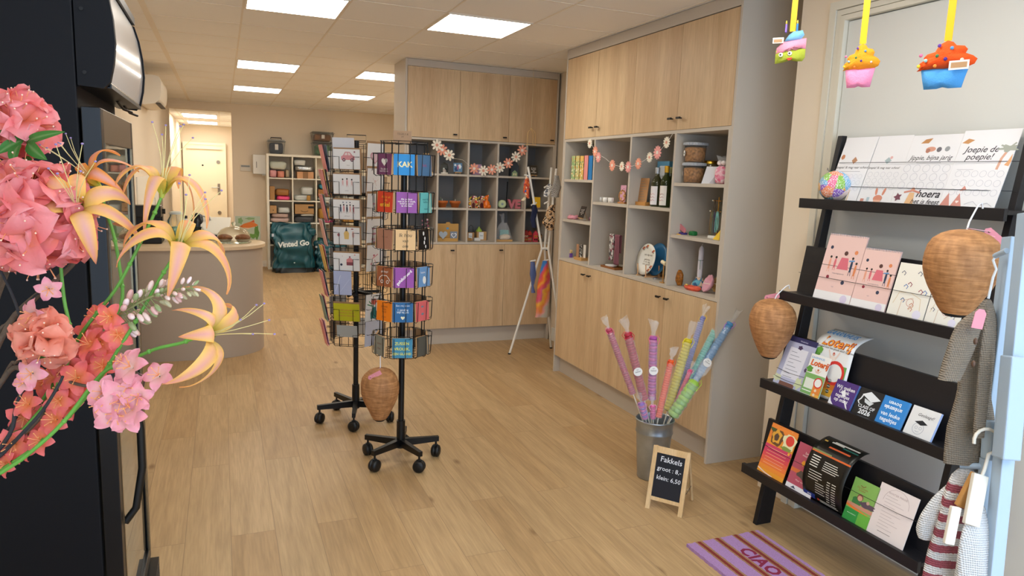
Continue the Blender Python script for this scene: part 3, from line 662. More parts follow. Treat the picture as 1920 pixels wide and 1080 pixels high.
# ================================================================ woven paper nests (wasp decoys)
def nest_mat():
    m = bpy.data.materials.new('woven_raffia'); m.use_nodes = True; nt = m.node_tree; N = nt.nodes; L = nt.links; b = N['Principled BSDF']
    tc = N.new('ShaderNodeTexCoord'); mp = N.new('ShaderNodeMapping'); mp.inputs['Scale'].default_value = (16, 16, 130); L.new(tc.outputs['Object'], mp.inputs[0])
    n = N.new('ShaderNodeTexNoise'); n.inputs['Scale'].default_value = 1.0; n.inputs['Detail'].default_value = 4; n.inputs['Distortion'].default_value = .35; L.new(mp.outputs[0], n.inputs['Vector'])
    mp2 = N.new('ShaderNodeMapping'); mp2.inputs['Scale'].default_value = (45, 45, 14); L.new(tc.outputs['Object'], mp2.inputs[0])
    n2 = N.new('ShaderNodeTexNoise'); n2.inputs['Scale'].default_value = 1; n2.inputs['Detail'].default_value = 3; L.new(mp2.outputs[0], n2.inputs['Vector'])
    r = N.new('ShaderNodeValToRGB'); e = r.color_ramp.elements; e[0].position = .3; e[1].position = .7; e[0].color = rgb('#9c6c40'); e[1].color = rgb('#c89462'); L.new(n.outputs[0], r.inputs[0])
    r2 = N.new('ShaderNodeValToRGB'); e = r2.color_ramp.elements; e[0].position = .3; e[1].position = .7; e[0].color = (.72, .66, .6, 1); e[1].color = (1.08, 1.04, 1, 1); L.new(n2.outputs[0], r2.inputs[0])
    L.new(mixnode(nt, r.outputs[0], r2.outputs[0], 1.0, 'MULTIPLY'), b.inputs['Base Color'])
    bp = N.new('ShaderNodeBump'); bp.inputs['Strength'].default_value = .6; bp.inputs['Distance'].default_value = .004; L.new(n.outputs[0], bp.inputs['Height']); L.new(bp.outputs[0], b.inputs['Normal'])
    b.inputs['Roughness'].default_value = .65; return m
M_nest = nest_mat()
M_tag = mat('#d98c98', .7)
def nest(label, top, wd, ht, hook_top, tag_rot, tagside, spin=0, lean=0):
    t = thing('hanging_nest', label, 'hanging decoration', top, (0, lean, spin), group='woven nest decorations')
    pr = [(.001, 0), (.10, -.004), (.20, -.02), (.30, -.055), (.40, -.12), (.46, -.2), (.495, -.30), (.5, -.38), (.485, -.48), (.45, -.58), (.395, -.69), (.315, -.81), (.24, -.92), (.185, -.985), (.16, -1)]
    g = G(); n = 40; vs = []
    for j, (r, z) in enumerate(pr):
        for i in range(n):
            a = 2*PI*i/n; q = 1+.018*math.sin(3*a+z*5)+.012*math.sin(7*a+j*1.3); vs.append((r*wd*q*math.cos(a), r*wd*q*math.sin(a), z*ht))
    g.add(vs, [(j*n+i, (j+1)*n+i, (j+1)*n+(i+1) % n, j*n+(i+1) % n) for j in range(len(pr)-1) for i in range(n)], M_nest, True)
    g.add(vs, [tuple(range(n))[::-1]], M_nest)
    g.build('nest_shell', t)
    g = G(); g.lathe([(.16*wd, -ht*.975), (.175*wd, -ht*1.0), (.12*wd, -ht*1.03), (.05*wd, -ht*1.02)], mat('#1a1612', .9), 20); g.build('nest_opening', t)
    H = hook_top-Vector(top); R_ = RZ(-spin)
    h = (RZ(-spin) @ H)
    g = G(); P = [(0, 0, -.01), (h.x*.2, h.y*.2, h.z*.3), (h.x*.7, h.y*.7, h.z*.75), h, (h.x*1.05+.012, h.y*1.05, h.z+.006), (h.x+.022, h.y, h.z-.012)]
    g.tube(P, .0028, mat('#e6e6ea', .4), 6); g.build('hook', t)
    g = G(); M = T(*tagside) @ tag_rot
    P = [(-.036, 0), (-.028, .012), (.040, .012), (.040, -.012), (-.028, -.012)]
    g.prism(P, -.0008, .0008, M_tag, M); g.add([(-.022+.003*math.cos(a*PI/4), .003*math.sin(a*PI/4), .0012) for a in range(8)], [tuple(range(8))], mat('#3a2a2a', .8), False, M)
    g.build('price_tag', t)
    g = G(); P = [M @ Vector((-.022, 0, .002)), M @ Vector((-.02, .004, .008)), Vector((0, 0, .004)), M @ Vector((.0, 0, .004))]
    g.tube(P, .0011, mat('#f0b9c2', .7), 5); g.build('tag_string', t)
    return t
camd = (CR*1).normalized()
def facing(rz=0): # frame whose +Z faces the lens side, X to the right
    return RZ(vA-PI/2) @ RX(PI/2) @ RZ(rz)
pt = atY(713, 690, 3.66); pb = atY(713, 668, 3.68)
nest('woven tan nest with pink tag hanging below the front card spinner', tuple(pt), .205, .285, pb, facing(.5), (-.045, -.062, -.022))
pt = atX(1452, 560, 2.36)
nest('woven tan nest hanging from the left end of the black ladder shelf', tuple(pt), .208, .275, atX(1474, 537, 2.405), facing(.2), (0, .02, .006))
pt = atX(1812, 430, 2.10)
nest('large woven tan nest hanging at the right end of the black ladder shelf', tuple(pt), .215, .262, atX(1835, 384, 2.24), RZ(-.9) @ RX(PI/2) @ RZ(-.7), (.045, -.06, -.018))
# ================================================================ back of the shop
def soft_box(g, c, d, m, M=None, e=.45, wob=.06, n=20, k=12, seed=0):
    rnd = random.Random(seed); ph = [rnd.uniform(0, 6.3) for _ in range(6)]
    vs = []; fs = []
    sp = lambda x: math.copysign(abs(x)**e, x)
    for j in range(k+1):
        th = PI*j/k
        for i in range(n):
            a = 2*PI*i/n; x = sp(math.sin(th))*sp(math.cos(a)); y = sp(math.sin(th))*sp(math.sin(a)); z = sp(math.cos(th))
            q = 1+wob*(math.sin(3*a+ph[0]+2*z)+math.sin(5*th+ph[1]+a)+.6*math.sin(7*a+ph[2]-3*z))/2
            vs.append((c[0]+x*d[0]/2*q, c[1]+y*d[1]/2*q, c[2]+z*d[2]/2*(1+wob*.6*math.sin(4*a+ph[3]))))
    for j in range(k):
        for i in range(n): fs.append((j*n+i, (j+1)*n+i, (j+1)*n+(i+1) % n, j*n+(i+1) % n))
    return g.add(vs, fs, m, True, M)
KY = 12.03
def kx(px, py=400): return atY(px, py, KY).x
def kz(px, py): return atY(px, py, KY).z
cx = [kx(504, 400)-.02, kx(549.5), kx(593.5), kx(637.5), kx(681.5)]
pit = (cx[4]-cx[1])/3; cx[0] = cx[1]-pit
zs = [0.0+.03, .395, .755, 1.115, 1.475, 1.84]
t = thing('shelf_unit', 'white open cube shelf unit full of parcels against the back wall', 'shelf unit', (0, 0, 0))
M_kx = mat('#ebe6d6', .5); bd = .036
G().box(cx[0]-bd/2, cx[0]+bd/2, KY, KY+.36, 0, 1.86, M_kx).build('side_panel', t)
G().box(cx[4]-bd/2, cx[4]+bd/2, KY, KY+.36, 0, 1.86, M_kx).build('side_panel', t)
for z in (0.0, 1.824): G().box(cx[0]+bd/2, cx[4]-bd/2, KY, KY+.36, z, z+.036, M_kx).build('shelf_board', t)
for z in zs[1:5]: G().box(cx[0]+bd/2, cx[4]-bd/2, KY+.003, KY+.36, z-.009, z+.009, M_kx).build('shelf_board', t)
for x in cx[1:4]: G().box(x-.009, x+.009, KY+.002, KY+.36, .036, 1.824, M_kx).build('divider', t)
M_board = mat('#b98e5c', .75, var=.08); M_foil = mat('#b7babb', .25, .8, bump=.8, bscale=30); M_plast = mat('#c9ccc8', .35, bump=.5, bscale=18)
def cell(c, r): return cx[c]+.02, cx[c+1]-.02, [1.484, 1.124, .764, .404, .036][r]
def parcel(label, c, r, fx0, fx1, h0, h1, color, kind='soft', m=None, y=.05, dp=.26, yaw=0):
    x0, x1, z = cell(c, r); a = x0+(x1-x0)*fx0; b_ = x0+(x1-x0)*fx1; w_ = b_-a
    mm = m or mat(color, .5, bump=.4, bscale=25)
    g = G(); soft = kind == 'soft'
    if soft: soft_box(g, (0, 0, (h1-h0)/2+.001), (w_*.97, dp, h1-h0), mm, seed=sum(map(ord, label)) % 999)
    else:
        g.box(-w_/2, w_/2, -dp/2, dp/2, 0, h1-h0, mm)
        if kind == 'tape': g.box(-w_*.16, w_*.16, -dp/2-.001, dp/2+.001, -.0, h1-h0+.001, mat('#8f673c', .4))
        if kind == 'smile': paint(g, [('l', [(.3, .5-.33), (.4, .45-.33), (.5, .43-.33), (.6, .45-.33), (.7, .5-.33)], .025, '#2a221b'), ('r', .7, .3, 1.0, .42, '#262626')], w_, T(-w_/2, -dp/2, 0) @ UP)
        if kind == 'dot': paint(g, [('c', .5, .5, .08, '#4a3524')], w_, T(-w_/2, -dp/2, 0) @ UP)
    o = g.build('parcel', loc=((a+b_)/2, KY+y+dp/2, z+h0), rot=(0, 0, yaw)); o['label'] = label; o['category'] = 'parcel'; o['group'] = 'parcels in the white shelf unit'
    return o
parcel('pink soft parcel, top left cube', 0, 0, .03, .36, 0, .12, '#d99a9c'); parcel('salmon soft parcel, top left cube', 0, 0, .37, .72, 0, .11, '#d98a74'); parcel('beige rolled parcel at the right of the top left cube', 0, 0, .75, .93, 0, .13, '#a99880')
parcel('pale grey green plastic parcel, top of the top left cube', 0, 0, .04, .82, .13, .26, '#c2c7ba', m=None)
parcel('light cardboard box with a tape band, second cube of the top row', 1, 0, .17, .95, 0, .11, '#cf9a6c', 'tape'); parcel('crumpled silver foil parcel, second cube of the top row', 1, 0, .05, .98, .12, .20, '#c9ccc8', m=M_foil); parcel('pale plastic parcel leaning above the silver foil one', 1, 0, .02, .6, .205, .30, '#c9ccc8', m=M_plast)
parcel('flat white parcel, third cube of the top row', 2, 0, .05, .8, 0, .05, '#dcd8cf'); 
parcel('narrow upright cardboard box, left cube of the second row', 0, 1, .03, .25, 0, .22, '#a87b45', 'box'); parcel('hot pink flat parcel, left cube of the second row', 0, 1, .33, .96, 0, .065, '#ee4f86'); parcel('brown padded parcel above the hot pink one', 0, 1, .27, .95, .07, .18, '#a5713c')
parcel('pale long plastic parcel, second cube of the second row', 1, 1, .03, .8, 0, .09, '#c9ccc8', m=M_plast); parcel('white parcel wrapped with brown tape, second row', 1, 1, .35, .95, .09, .22, '#cfcfca', m=M_plast); parcel('brown tape roll parcel in front, second row', 1, 1, .6, .78, 0, .088, '#b98a3f', 'soft', y=.0, dp=.05)
parcel('white crinkled parcel, third cube of the second row', 2, 1, .05, .9, 0, .07, '#c9ccc8', m=M_plast); parcel('brown box lying, third cube of the second row', 2, 1, .05, .75, .075, .19, '#a5713c', 'box'); parcel('turquoise and blue soft parcel on the brown box', 2, 1, .1, .7, .195, .28, '#3d8fa8')
parcel('pale pink parcels stacked flat, lower one', 0, 2, .03, .93, 0, .07, '#c9ada4'); parcel('pale pink parcels stacked flat, upper one', 0, 2, .08, .9, .072, .14, '#bfa195'); parcel('small cardboard box with a dark dot, third row', 0, 2, .02, .32, .145, .27, '#b98e5c', 'dot'); parcel('small white parcel beside the dotted box', 0, 2, .38, .95, .145, .24, '#c9ccc8', m=M_plast)
parcel('dark soft parcel, second cube of the third row', 1, 2, .03, .95, 0, .10, '#4c4c50'); parcel('cardboard box with a dark smile line, third row', 1, 2, .05, .95, .145, .30, '#b58a57', 'smile'); parcel('white folded parcel under the smile box', 1, 2, .3, .97, .102, .143, '#c9c6bc')
parcel('mustard padded envelope, third cube of the third row', 2, 2, .05, .9, .06, .24, '#b8863c'); parcel('magenta soft parcel under the mustard envelope', 2, 2, .2, .8, 0, .058, '#b03a68')
parcel('black parcel, left cube of the fourth row', 0, 3, .03, .3, 0, .26, '#26282c'); parcel('small brown box with dark toy, third cube of the fourth row', 2, 3, .3, .9, 0, .08, '#a5713c', 'box'); parcel('green soft parcel in the third cube of the fourth row', 2, 3, .02, .28, 0, .1, '#2f6b3a')
for c in (3,):
    for r_, cc in enumerate(('#c9ad8c', '#c9ccc8', '#b8863c')): parcel('parcel in the %s cube of the hidden last column' % ['top', 'second', 'third'][r_], c, r_, .1, .85, 0, .15, cc)
# big teal courier bags
M_teal = mat('#17505c', .32, bump=.7, bscale=7, var=.25, vscale=5, name='teal_nylon')
M_darkn = mat('#10181b', .45, bump=.5, bscale=9)
def courier_bag(label, x, y, w_, h_, d_, words, seed, rz=0):
    t = thing('courier_bag', label, 'bag', (x, y, 0), (0, 0, rz))
    rnd = random.Random(seed); ph = [rnd.uniform(0, 6) for _ in range(8)]
    def P(u, v):
        a = 2*PI*u; sp = lambda q, e=.42: math.copysign(abs(q)**e, q)
        ww = w_/2*(1-.10*(v > .8)*(v-.8)*5 + .05*math.sin(v*7+ph[0])); dd = d_/2*(1-.75*max(0, v-.55)/.45)*(1+.04*math.sin(v*9+ph[1]))
        x_ = sp(math.cos(a))*ww; y_ = sp(math.sin(a))*dd
        f = .012*(math.sin(9*a+ph[2]+8*v)+math.sin(13*a-11*v+ph[3])+math.sin(23*v+3*a+ph[4]))
        return (x_+f+.03*math.sin(5*v+ph[5])*v, y_+f, v*h_*(1+.035*math.sin(4*a+ph[6])*v))
    g = G(); g.sheet(P, 56, 40, M_teal, mfn=lambda u, v: M_darkn if v < .11 else M_teal)
    top = [P(i/56, 1) for i in range(56)]; c = Vector((0, 0, 0))
    for p in top: c += Vector(p)/56
    g.add(top+[tuple(c)], [(i, (i+1) % 56, 56) for i in range(56)], M_teal, True)
    # merge doubled verts for smooth shading
    o = g.build('bag_body', t)
    import bmesh
    bm = bmesh.new(); bm.from_mesh(o.data); bmesh.ops.remove_doubles(bm, verts=bm.verts, dist=1e-5); bm.to_mesh(o.data); bm.free()
    g = G(); soft_box(g, (w_*.47, -.02, h_*.83), (.13, .1, .13), M_teal, e=.7, wob=.12, seed=seed)
    g.tube([(w_*.44, -.03, h_*.88), (w_*.56, -.05, h_*.78), (w_*.46, -.09, h_*.66), (w_*.43, -.10, h_*.4)], .022, M_darkn, 8, flat=.4)
    g.build('side_strap', t)
    g = G(); soft_box(g, (-w_*.50, -.02, h_*.86), (.1, .09, .1), M_teal, e=.7, wob=.12, seed=seed+1); g.tube([(-w_*.52, -.03, h_*.88), (-w_*.53, -.06, h_*.72), (-w_*.47, -.08, h_*.62)], .016, M_darkn, 8, flat=.5); g.box(-w_*.53-.012, -w_*.53+.02, -.085, -.07, h_*.74, h_*.80, mat('#c9ccd0', .3, .5)); g.build('buckle_strap', t)
    if words:
        g = G(); g.text(words, .118, mat('#dfe9ea', .6), T(-.01, -d_/2-.018, h_*.60) @ RX(PI/2) @ RZ(.09), ex=.001, bold=.035, shear=.08, space=.95); g.build('lettering', t)
        g = G(); g.box(-.01, .01, -d_/2-.012, -d_/2, h_*.2, h_*.22, mat('#9ab0b4', .4)); g.build('label_patch', t)
    return t
courier_bag('big dark teal courier bag with white lettering in front of the shelf unit', 1.035, 11.72, .60, .77, .30, 'Vinted Go', 3)
courier_bag('smaller dark teal courier bag slumped right of the lettered one', 1.62, 11.78, .44, .52, .30, '', 9)
# clear storage boxes on the shelf unit
M_clear = mat('#dfe3e4', .12, trans=.92, ior=1.2, name='clear_plastic')
def storage_box(label, x, z, w_, h_, d_, content, cmat, handle=False):
    t = thing('storage_box', label, 'storage box', (x, KY+.18, z)); q = .06
    g = G(); a, b_ = w_/2, d_/2
    vs = [(-a*.86, -b_*.86, .003), (a*.86, -b_*.86, .003), (a*.86, b_*.86, .003), (-a*.86, b_*.86, .003), (-a, -b_, h_*.85), (a, -b_, h_*.85), (a, b_, h_*.85), (-a, b_, h_*.85)]
    g.add(vs, [(3, 2, 1, 0), (0, 1, 5, 4), (1, 2, 6, 5), (2, 3, 7, 6), (3, 0, 4, 7)], M_clear); g.build('tub', t)
    g = G(); g.box(-a*1.05, a*1.05, -b_*1.05, b_*1.05, h_*.85, h_*.9, M_clear); g.box(-a*.95, a*.95, -b_*.95, b_*.95, h_*.9, h_, M_clear); g.build('lid', t)
    g = G(); soft_box(g, (0, 0, h_*.4), (w_*.78, d_*.78, h_*.74), cmat, e=.35, seed=int(x*99)); g.build('contents', t)
    g = G(); g.box(-.025, .025, -b_-.004, -b_*.9, h_*.28, h_*.66, mat('#d9d4cc', .6)); g.build('paper_label', t)
    if handle:
        g = G(); g.tube([(-w_*.3, -.02, h_), (-w_*.3, -.02, h_*1.12), (w_*.3, -.02, h_*1.12), (w_*.3, -.02, h_)], .009, mat('#2c2a2a', .5), 8); g.build('handle', t)
    return t
storage_box('clear plastic box with dark contents on the left of the shelf unit', kx(519, 270)+.0, 1.861, .27, .23, .26, 0, mat('#3c4352', .7, var=.3, vscale=30), True)
storage_box('clear plastic box with green contents, under the brown filled one', kx(607, 270), 1.861, .33, .235, .28, 0, mat('#5f8a55', .7, var=.4, vscale=20))
storage_box('clear box with brown contents, topmost on the shelf unit', kx(607, 250)-.005, 2.098, .35, .155, .28, 0, mat('#8a5526', .7, var=.4, vscale=14))
# white box on the wall beside the shelf, thermostat
t = thing('wall_dispenser', 'small white dispenser cabinet on the back wall left of the shelf unit', 'dispenser', (.575, 12.26, 1.53))
G().box(-.105, .105, 0, .14, 0, .31, M_white).build('housing', t, bevel=.01)
G().box(-.055, -.045, -.004, .001, .1, .2, mat('#8d8b86', .5)).build('slot', t)
G().box(.03, .09, -.03, .1, -.018, .0, mat('#cfccc4', .5)).build('drip_tray', t)
t = thing('thermostat', 'small thermostat with grey screen on the back wall', 'thermostat', (.36, 12.4, 1.57))
G().box(-.08, .08, -.025, 0, 0, .1, mat('#dcd4c6', .5)).build('housing', t, bevel=.004)
G().box(-.065, .065, -.027, -.024, .065, .092, mat('#8b8a82', .3)).build('screen', t)
# air conditioner on the left wall
t = thing('air_conditioner', 'white split air conditioner high on the left wall', 'air conditioner', (-.75, 0, 0))
P = [(0, 2.50), (.14, 2.505), (.19, 2.49), (.205, 2.44), (.205, 2.34), (.19, 2.27), (.14, 2.225), (.05, 2.21), (0, 2.215)]
M = Matrix(((1, 0, 0, 0), (0, 0, 1, 0), (0, 1, 0, 0), (0, 0, 0, 1)))
M_ac = mat('#e6ddcd', .4)
g = G(); g.prism(P[::-1], 8.15, 9.0, M_ac, M, True); g.build('casing', t, bevel=.006)
g = G(); g.box(.14, .19, 8.2, 8.95, 2.228, 2.236, mat('#3a342c', .6), RX(0)); g.build('air_slot', t)
# white wall cabinet behind the counter, black coffee machine and things on the counter
t = thing('wall_cabinet', 'white wall cabinet on the left wall behind the counter', 'cabinet', (-.75, 8.75, 1.03))
G().box(0, .012, -1.2, 1.2, 0, .46, mat('#efe9dc', .5)).build('cabinet_body', t)
G().box(.012, .016, .6, .61, .1, .2, M_steel).build('handle', t)
t = thing('picture_board', 'narrow framed grey board on the left wall past the white cabinet', 'board', (-.75, 10.25, 1.0))
G().box(0, .02, -.18, .18, 0, .32, mat('#8d8273', .6)).build('board', t)
CT = .9525
def on_ct(px, py): return atZ(px, py, CT)
t = thing('coffee_machine', 'black coffee machine at the left end of the counter', 'coffee machine', (-.60, 6.74, CT))
M_bl = mat('#111113', .3)
g = G(); g.box(-.12, .12, -.15, .15, .0, .05, M_bl); g.box(-.12, .12, .02, .15, .05, .30, M_bl); g.box(-.12, .12, -.15, .02, .22, .32, M_bl); g.build('machine_body', t, bevel=.008)
g = G(); g.cyl((0, -.06, .22), (0, -.06, .18), .02, M_steel); g.build('spout', t)
g = G(); g.cyl((.125, -.08, .27), (.15, -.08, .27), .022, M_bl, n=16); g.build('dial', t)
M_glass = mat('#e9f2ee', .03, trans=1, ior=1.15, name='thin_glass')
def jar(label, x, y, r, h, cont=None, lid=None):
    t = thing('glass_jar', label, 'jar', (x, y, CT))
    G().lathe([(r*.9, .001), (r, .01), (r, h*.7), (r*.75, h*.85), (r*.7, h*.93)], M_glass, 20).build('glass', t)
    if cont: G().lathe([(.0, .006), (r*.84, .006), (r*.86, h*.45), (.0, h*.5)], mat(cont, .7, var=.5, vscale=40), 16).build('contents', t)
    if lid: G().lathe([(r*.74, h*.92), (r*.76, h*.97), (r*.5, h*1.02), (0.0, h*1.03)], mat(lid, .3), 20).build('lid', t)
    return t
jar('large glass jar with pale green sweets on the counter', -.385, 6.95, .075, .25, '#9fc0ae', '#cfd6d0')
jar('low square glass of water behind the cake dome', -.215, 6.95, .06, .13)
t = thing('soap_bottle', 'white pump bottle with black cap on the counter', 'bottle', (-.305, 6.88, CT))
G().lathe([(.028, 0), (.031, .01), (.031, .13), (.026, .165), (.013, .185), (.013, .2)], mat('#f0efea', .3), 18).build('bottle_body', t)
G().lathe([(.015, .198), (.015, .222), (0, .224)], M_bl, 14).build('cap', t)
t = thing('receipt_printer', 'white till printer with slanting top behind the cake dome', 'printer', (-.06, 7.0, CT))
g = G(); vs = [(-.13, -.08, 0), (.11, -.08, 0), (.11, .1, 0), (-.13, .1, 0), (-.13, -.08, .06), (.11, -.08, .06), (.13, .1, .2), (-.13, .1, .2)]
g.add(vs, [(3, 2, 1, 0), (4, 5, 6, 7), (0, 1, 5, 4), (1, 2, 6, 5), (2, 3, 7, 6), (3, 0, 4, 7)], mat('#e9e4d6', .5)); g.build('printer_body', t, bevel=.004)
G().box(-.08, .08, -.087, -.0805, .01, .05, M_bl).build('paper_slot', t)
t = thing('black_kettle', 'black kettle with steel handle behind the white bottle', 'kettle', (-.22, 7.07, CT))
G().lathe([(.06, 0), (.065, .02), (.06, .14), (.045, .22), (.02, .235), (0, .237)], M_bl, 20).build('kettle_body', t)
G().tube([(.045, 0, .21), (.11, 0, .2), (.12, 0, .12), (.065, 0, .05)], .009, M_steel, 8).build('handle', t)
# cake dome with two pies
p = Vector((.086, 6.72, CT))
t = thing('cake_dome', 'glass cake dome with knob on the counter', 'cake dome', p)
G().lathe([(.0, .001), (.145, .001), (.15, .008), (.0, .009)], M_glass, 32).build('glass_plate', t)
M_gl2 = mat('#eef3ee', .02, trans=1, ior=1.25)
G().lathe([(.138, .011), (.14, .05), (.132, .08), (.105, .115), (.06, .137), (.02, .146), (.012, .148)], M_gl2, 36, caps=False).build('dome', t)
G().lathe([(.012, .147), (.01, .155), (.02, .168), (.018, .18), (0, .185)], M_gl2, 18).build('knob', t)
for i, (dx, lb) in enumerate(((-.062, 'brown pie under the glass dome, left one'), (.062, 'brown pie under the glass dome, right one'))):
    q = thing('small_pie', lb, 'pie', (p.x+dx, p.y+.0, CT+.010), group='pies under the dome')
    G().lathe([(.038, 0), (.052, .022), (.0, .022)], mat('#b9a78c', .5), 20).build('foil_cup', q)
    G().lathe([(.052, .022), (.056, .03), (.045, .042), (.02, .05), (0, .05)], mat('#8a4f22', .6, bump=.5, bscale=70, var=.3, vscale=60), 24).build('pie_crust', q)
# goldfish picture block
t = thing('goldfish_picture', 'square glass picture of a goldfish among green plants on the counter', 'picture', (.215, 7.02, CT))
g = G(); g.box(-.108, .108, 0, .012, 0, .215, mat('#aebfa6', .2)); 
art = [('r', .02, .02, .98, .98, '#b9c3a8'), ('p', blob(.85, .3, .1, .3, 12, .2), '#5f8a3c'), ('p', blob(.7, .15, .2, .1, 12, .25), '#6f9a46'), ('p', blob(.2, .8, .1, .14, 10, .2), '#8aa873'), ('p', blob(.6, .9, .2, .05, 10, .2), '#8aa873'), ('p', [(.15, .55), (.35, .68), (.6, .76), (.8, .7), (.92, .62), (.8, .55), (.55, .5), (.3, .5)], '#e07a34'), ('p', [(.6, .76), (.75, .85), (.78, .72)], '#d8662a'), ('p', [(.3, .5), (.6, .5), (.75, .55), (.5, .44)], '#ecc9a4'), ('c', .25, .57, .015, '#2a2018')]
paint(g, art, .216, T(-.108, 0, 0) @ UP); g.build('picture_glass', t)
# ================================================================ drinks fridge with light box, seen from its side
FX, FY0, FY1 = -.288, 2.14, 2.85
M_navy = mat('#0a0b11', .6, spec=.25, name='dark_steel_cabinet'); M_navy2 = mat('#08090e', .35)
t = thing('display_fridge', 'dark display fridge with glass door and curved light box, left edge of the photo', 'fridge', (-.62, FY0, 0))
def Fx(x): return x+.62
g = G(); g.box(Fx(-1.0), Fx(-.338), 0, FY1-FY0, 0.02, 2.16, M_navy)
o = g.build('cabinet', t, bevel=.004)
g = G(); W3 = FY1-FY0; z0, z1 = .115, 1.745
xa, xb = Fx(-.332), Fx(FX)
g.box(xa, xb, .004, .05, z0, z1, M_navy2); g.box(xa, xb, W3-.045, W3, z0, z1, M_navy2); g.box(xa, xb, .05, W3-.045, z0, z0+.05, M_navy2); g.box(xa, xb, .05, W3-.045, z1-.09, z1, mat('#6b5c4c', .3, .6))
g.build('door_frame', t, bevel=.002)
g = G(); g.box(xb-.004, xb+.002, .05, .062, z0+.05, z1-.09, mat('#8c7a60', .25, .9)); g.box(xb-.004, xb+.002, W3-.057, W3-.045, z0+.05, z1-.09, mat('#8c7a60', .25, .9)); g.build('bronze_trim', t)
G().box(xb-.016, xb-.008, .05, W3-.045, z0+.05, z1-.09, mat('#dfe8ea', .02, trans=1, ior=1.5, name='door_glass')).build('glass_pane', t)
g = G(); g.box(Fx(-.36), Fx(-.334), .06, W3-.05, z0+.06, z1-.1, mat('#9ba39c', .5)); g.build('inner_liner', t)
g = G(); g.tube([(xb+.0, .075, 1.02), (xb+.03, .08, .98), (xb+.05, .085, .84), (xb+.05, .085, .72), (xb+.03, .08, .60), (xb+.0, .075, .56)], .011, M_black, 10, flat=.7); g.build('door_handle', t)
g = G(); g.box(Fx(-.338), Fx(-.262), .0, W3+.01, 0.0, .098, M_black); 
for k in range(6): g.box(Fx(-.262), Fx(-.2605), .03, W3-.02, .018+.012*k, .024+.012*k, mat('#2c2c30', .5))
g.build('vent_grille', t)
# curved light box
prof = [(-.335, 1.797), (-.283, 1.793), (-.268, 1.810), (-.257, 1.86), (-.252, 1.91), (-.255, 1.97), (-.264, 2.03), (-.278, 2.08), (-.335, 2.11)]
MXZ = Matrix(((1, 0, 0, .62), (0, 0, 1, 0), (0, 1, 0, 0), (0, 0, 0, 1)))
for (a, b_) in ((0, .028), (W3+.055, W3+.070)):
    g = G(); g.prism([(x+(.006 if x > -.33 else 0), z) for x, z in prof][::-1], a, b_, M_navy, MXZ, True); g.build('light_box_side', t)
g = G(); n = len(prof)
vs = [(Fx(x), y, z) for x, z in prof[2:8] for y in (.028, W3+.055)]
g.add(vs, [(2*i, 2*i+1, 2*i+3, 2*i+2) for i in range(5)], mat('#dddde0', .22, coat=.5, name='light_box_front'), True); g.build('light_box_front', t)
g = G(); g.box(Fx(-.338), Fx(-.262), .028, W3+.055, 1.797, 1.808, M_navy2); g.box(Fx(-.338), Fx(-.27), .028, W3+.055, 2.085, 2.11, M_navy2); g.box(Fx(-.288), Fx(-.266), .028, W3+.055, 1.800, 1.814, mat('#a89f92', .25, .8)); g.build('light_box_housing', t)
g = G()
for y in (.45, .62): g.tube([(Fx(-.30), y, 1.797), (Fx(-.29), y+.06, 1.778), (Fx(-.27), y+.10, 1.772)], .004, M_black, 6)
g.build('hinge_wire', t)
g = G()
for (x, z) in ((-.318, 1.985), (-.318, 1.83)): g.cyl((Fx(x), -.003, z), (Fx(x), 0, z), .005, mat('#050507', .6), n=12)
g.build('screw_cap', t)
g = G(); g.box(Fx(-.338), Fx(-.334), 0.0, W3, 2.10, 2.16, M_navy); g.build('top_strip', t)
# ================================================================ black ladder shelf by the door
M_bw = mat('#17161a', .42, bump=.25, bscale=14, stretch=(1, .12, 1), name='black_stained_wood')
tL = thing('ladder_shelf', 'black wooden ladder shelf with leaflets and cards leaning on the pale door', 'shelf', (2.33, 2.07, 0))
def Lx(x, y, z): return (x-2.33, y-2.07, z)
SLP = .155
def railX(z): return 2.335+SLP*z
for y0 in (2.468, 1.635):
    g = G(); vs = []
    for z in (0, 1.85):
        for (dx, dy) in ((0, 0), (.088, 0), (.088, .026), (0, .026)): vs.append(Lx(railX(z)+dx, y0+dy, z))
    vs[5] = Lx(2.652, y0, 1.85); vs[6] = Lx(2.652, y0+.026, 1.85)
    g.add(vs, [(3, 2, 1, 0), (4, 5, 6, 7), (0, 1, 5, 4), (1, 2, 6, 5), (2, 3, 7, 6), (3, 0, 4, 7)], M_bw); o = g.build('rail', tL, bevel=.002)
    G().box(0, .088, 0, .026, 0, .004, mat('#e8e6e0', .5)).build('foot_pad', o, loc=Lx(railX(0), y0, .0)) if 0 else None
SH = [(1.552, 0), (1.122, .235), (.703, .235), (.288, .235)]      # lip heights, back panel heights
YL, YR = 2.535, 1.60
def lipX(z): return 2.275+SLP*(z-.3)
for zt, hp in SH:
    xf = lipX(zt)
    g = G(); g.box(xf-2.33, xf+.018-2.33, YR-2.07, YL-2.07, zt-.034, zt+.010, M_bw); g.build('shelf_lip', tL, bevel=.0015)
    g = G(); g.box(xf+.018-2.33, railX(zt)+.088-2.33 if not hp else railX(zt)-2.33, YR-2.07, YL-2.07, zt-.012, zt+.003, M_bw); g.build('shelf_board', tL)
    if hp:
        g = G(); x0 = railX(zt-.034)-.016; x1 = railX(zt-.016+hp)-.016
        vs = [Lx(x, y, z) for z, x in ((zt-.034, x0), (zt-.016+hp, x1)) for y in (YR+.0, YL-.0) for x in (x, x+.015)]
        g.add(vs, [(0, 2, 3, 1), (4, 5, 7, 6), (0, 1, 5, 4), (2, 6, 7, 3), (0, 4, 6, 2), (1, 3, 7, 5)], M_bw); g.build('back_panel', tL)
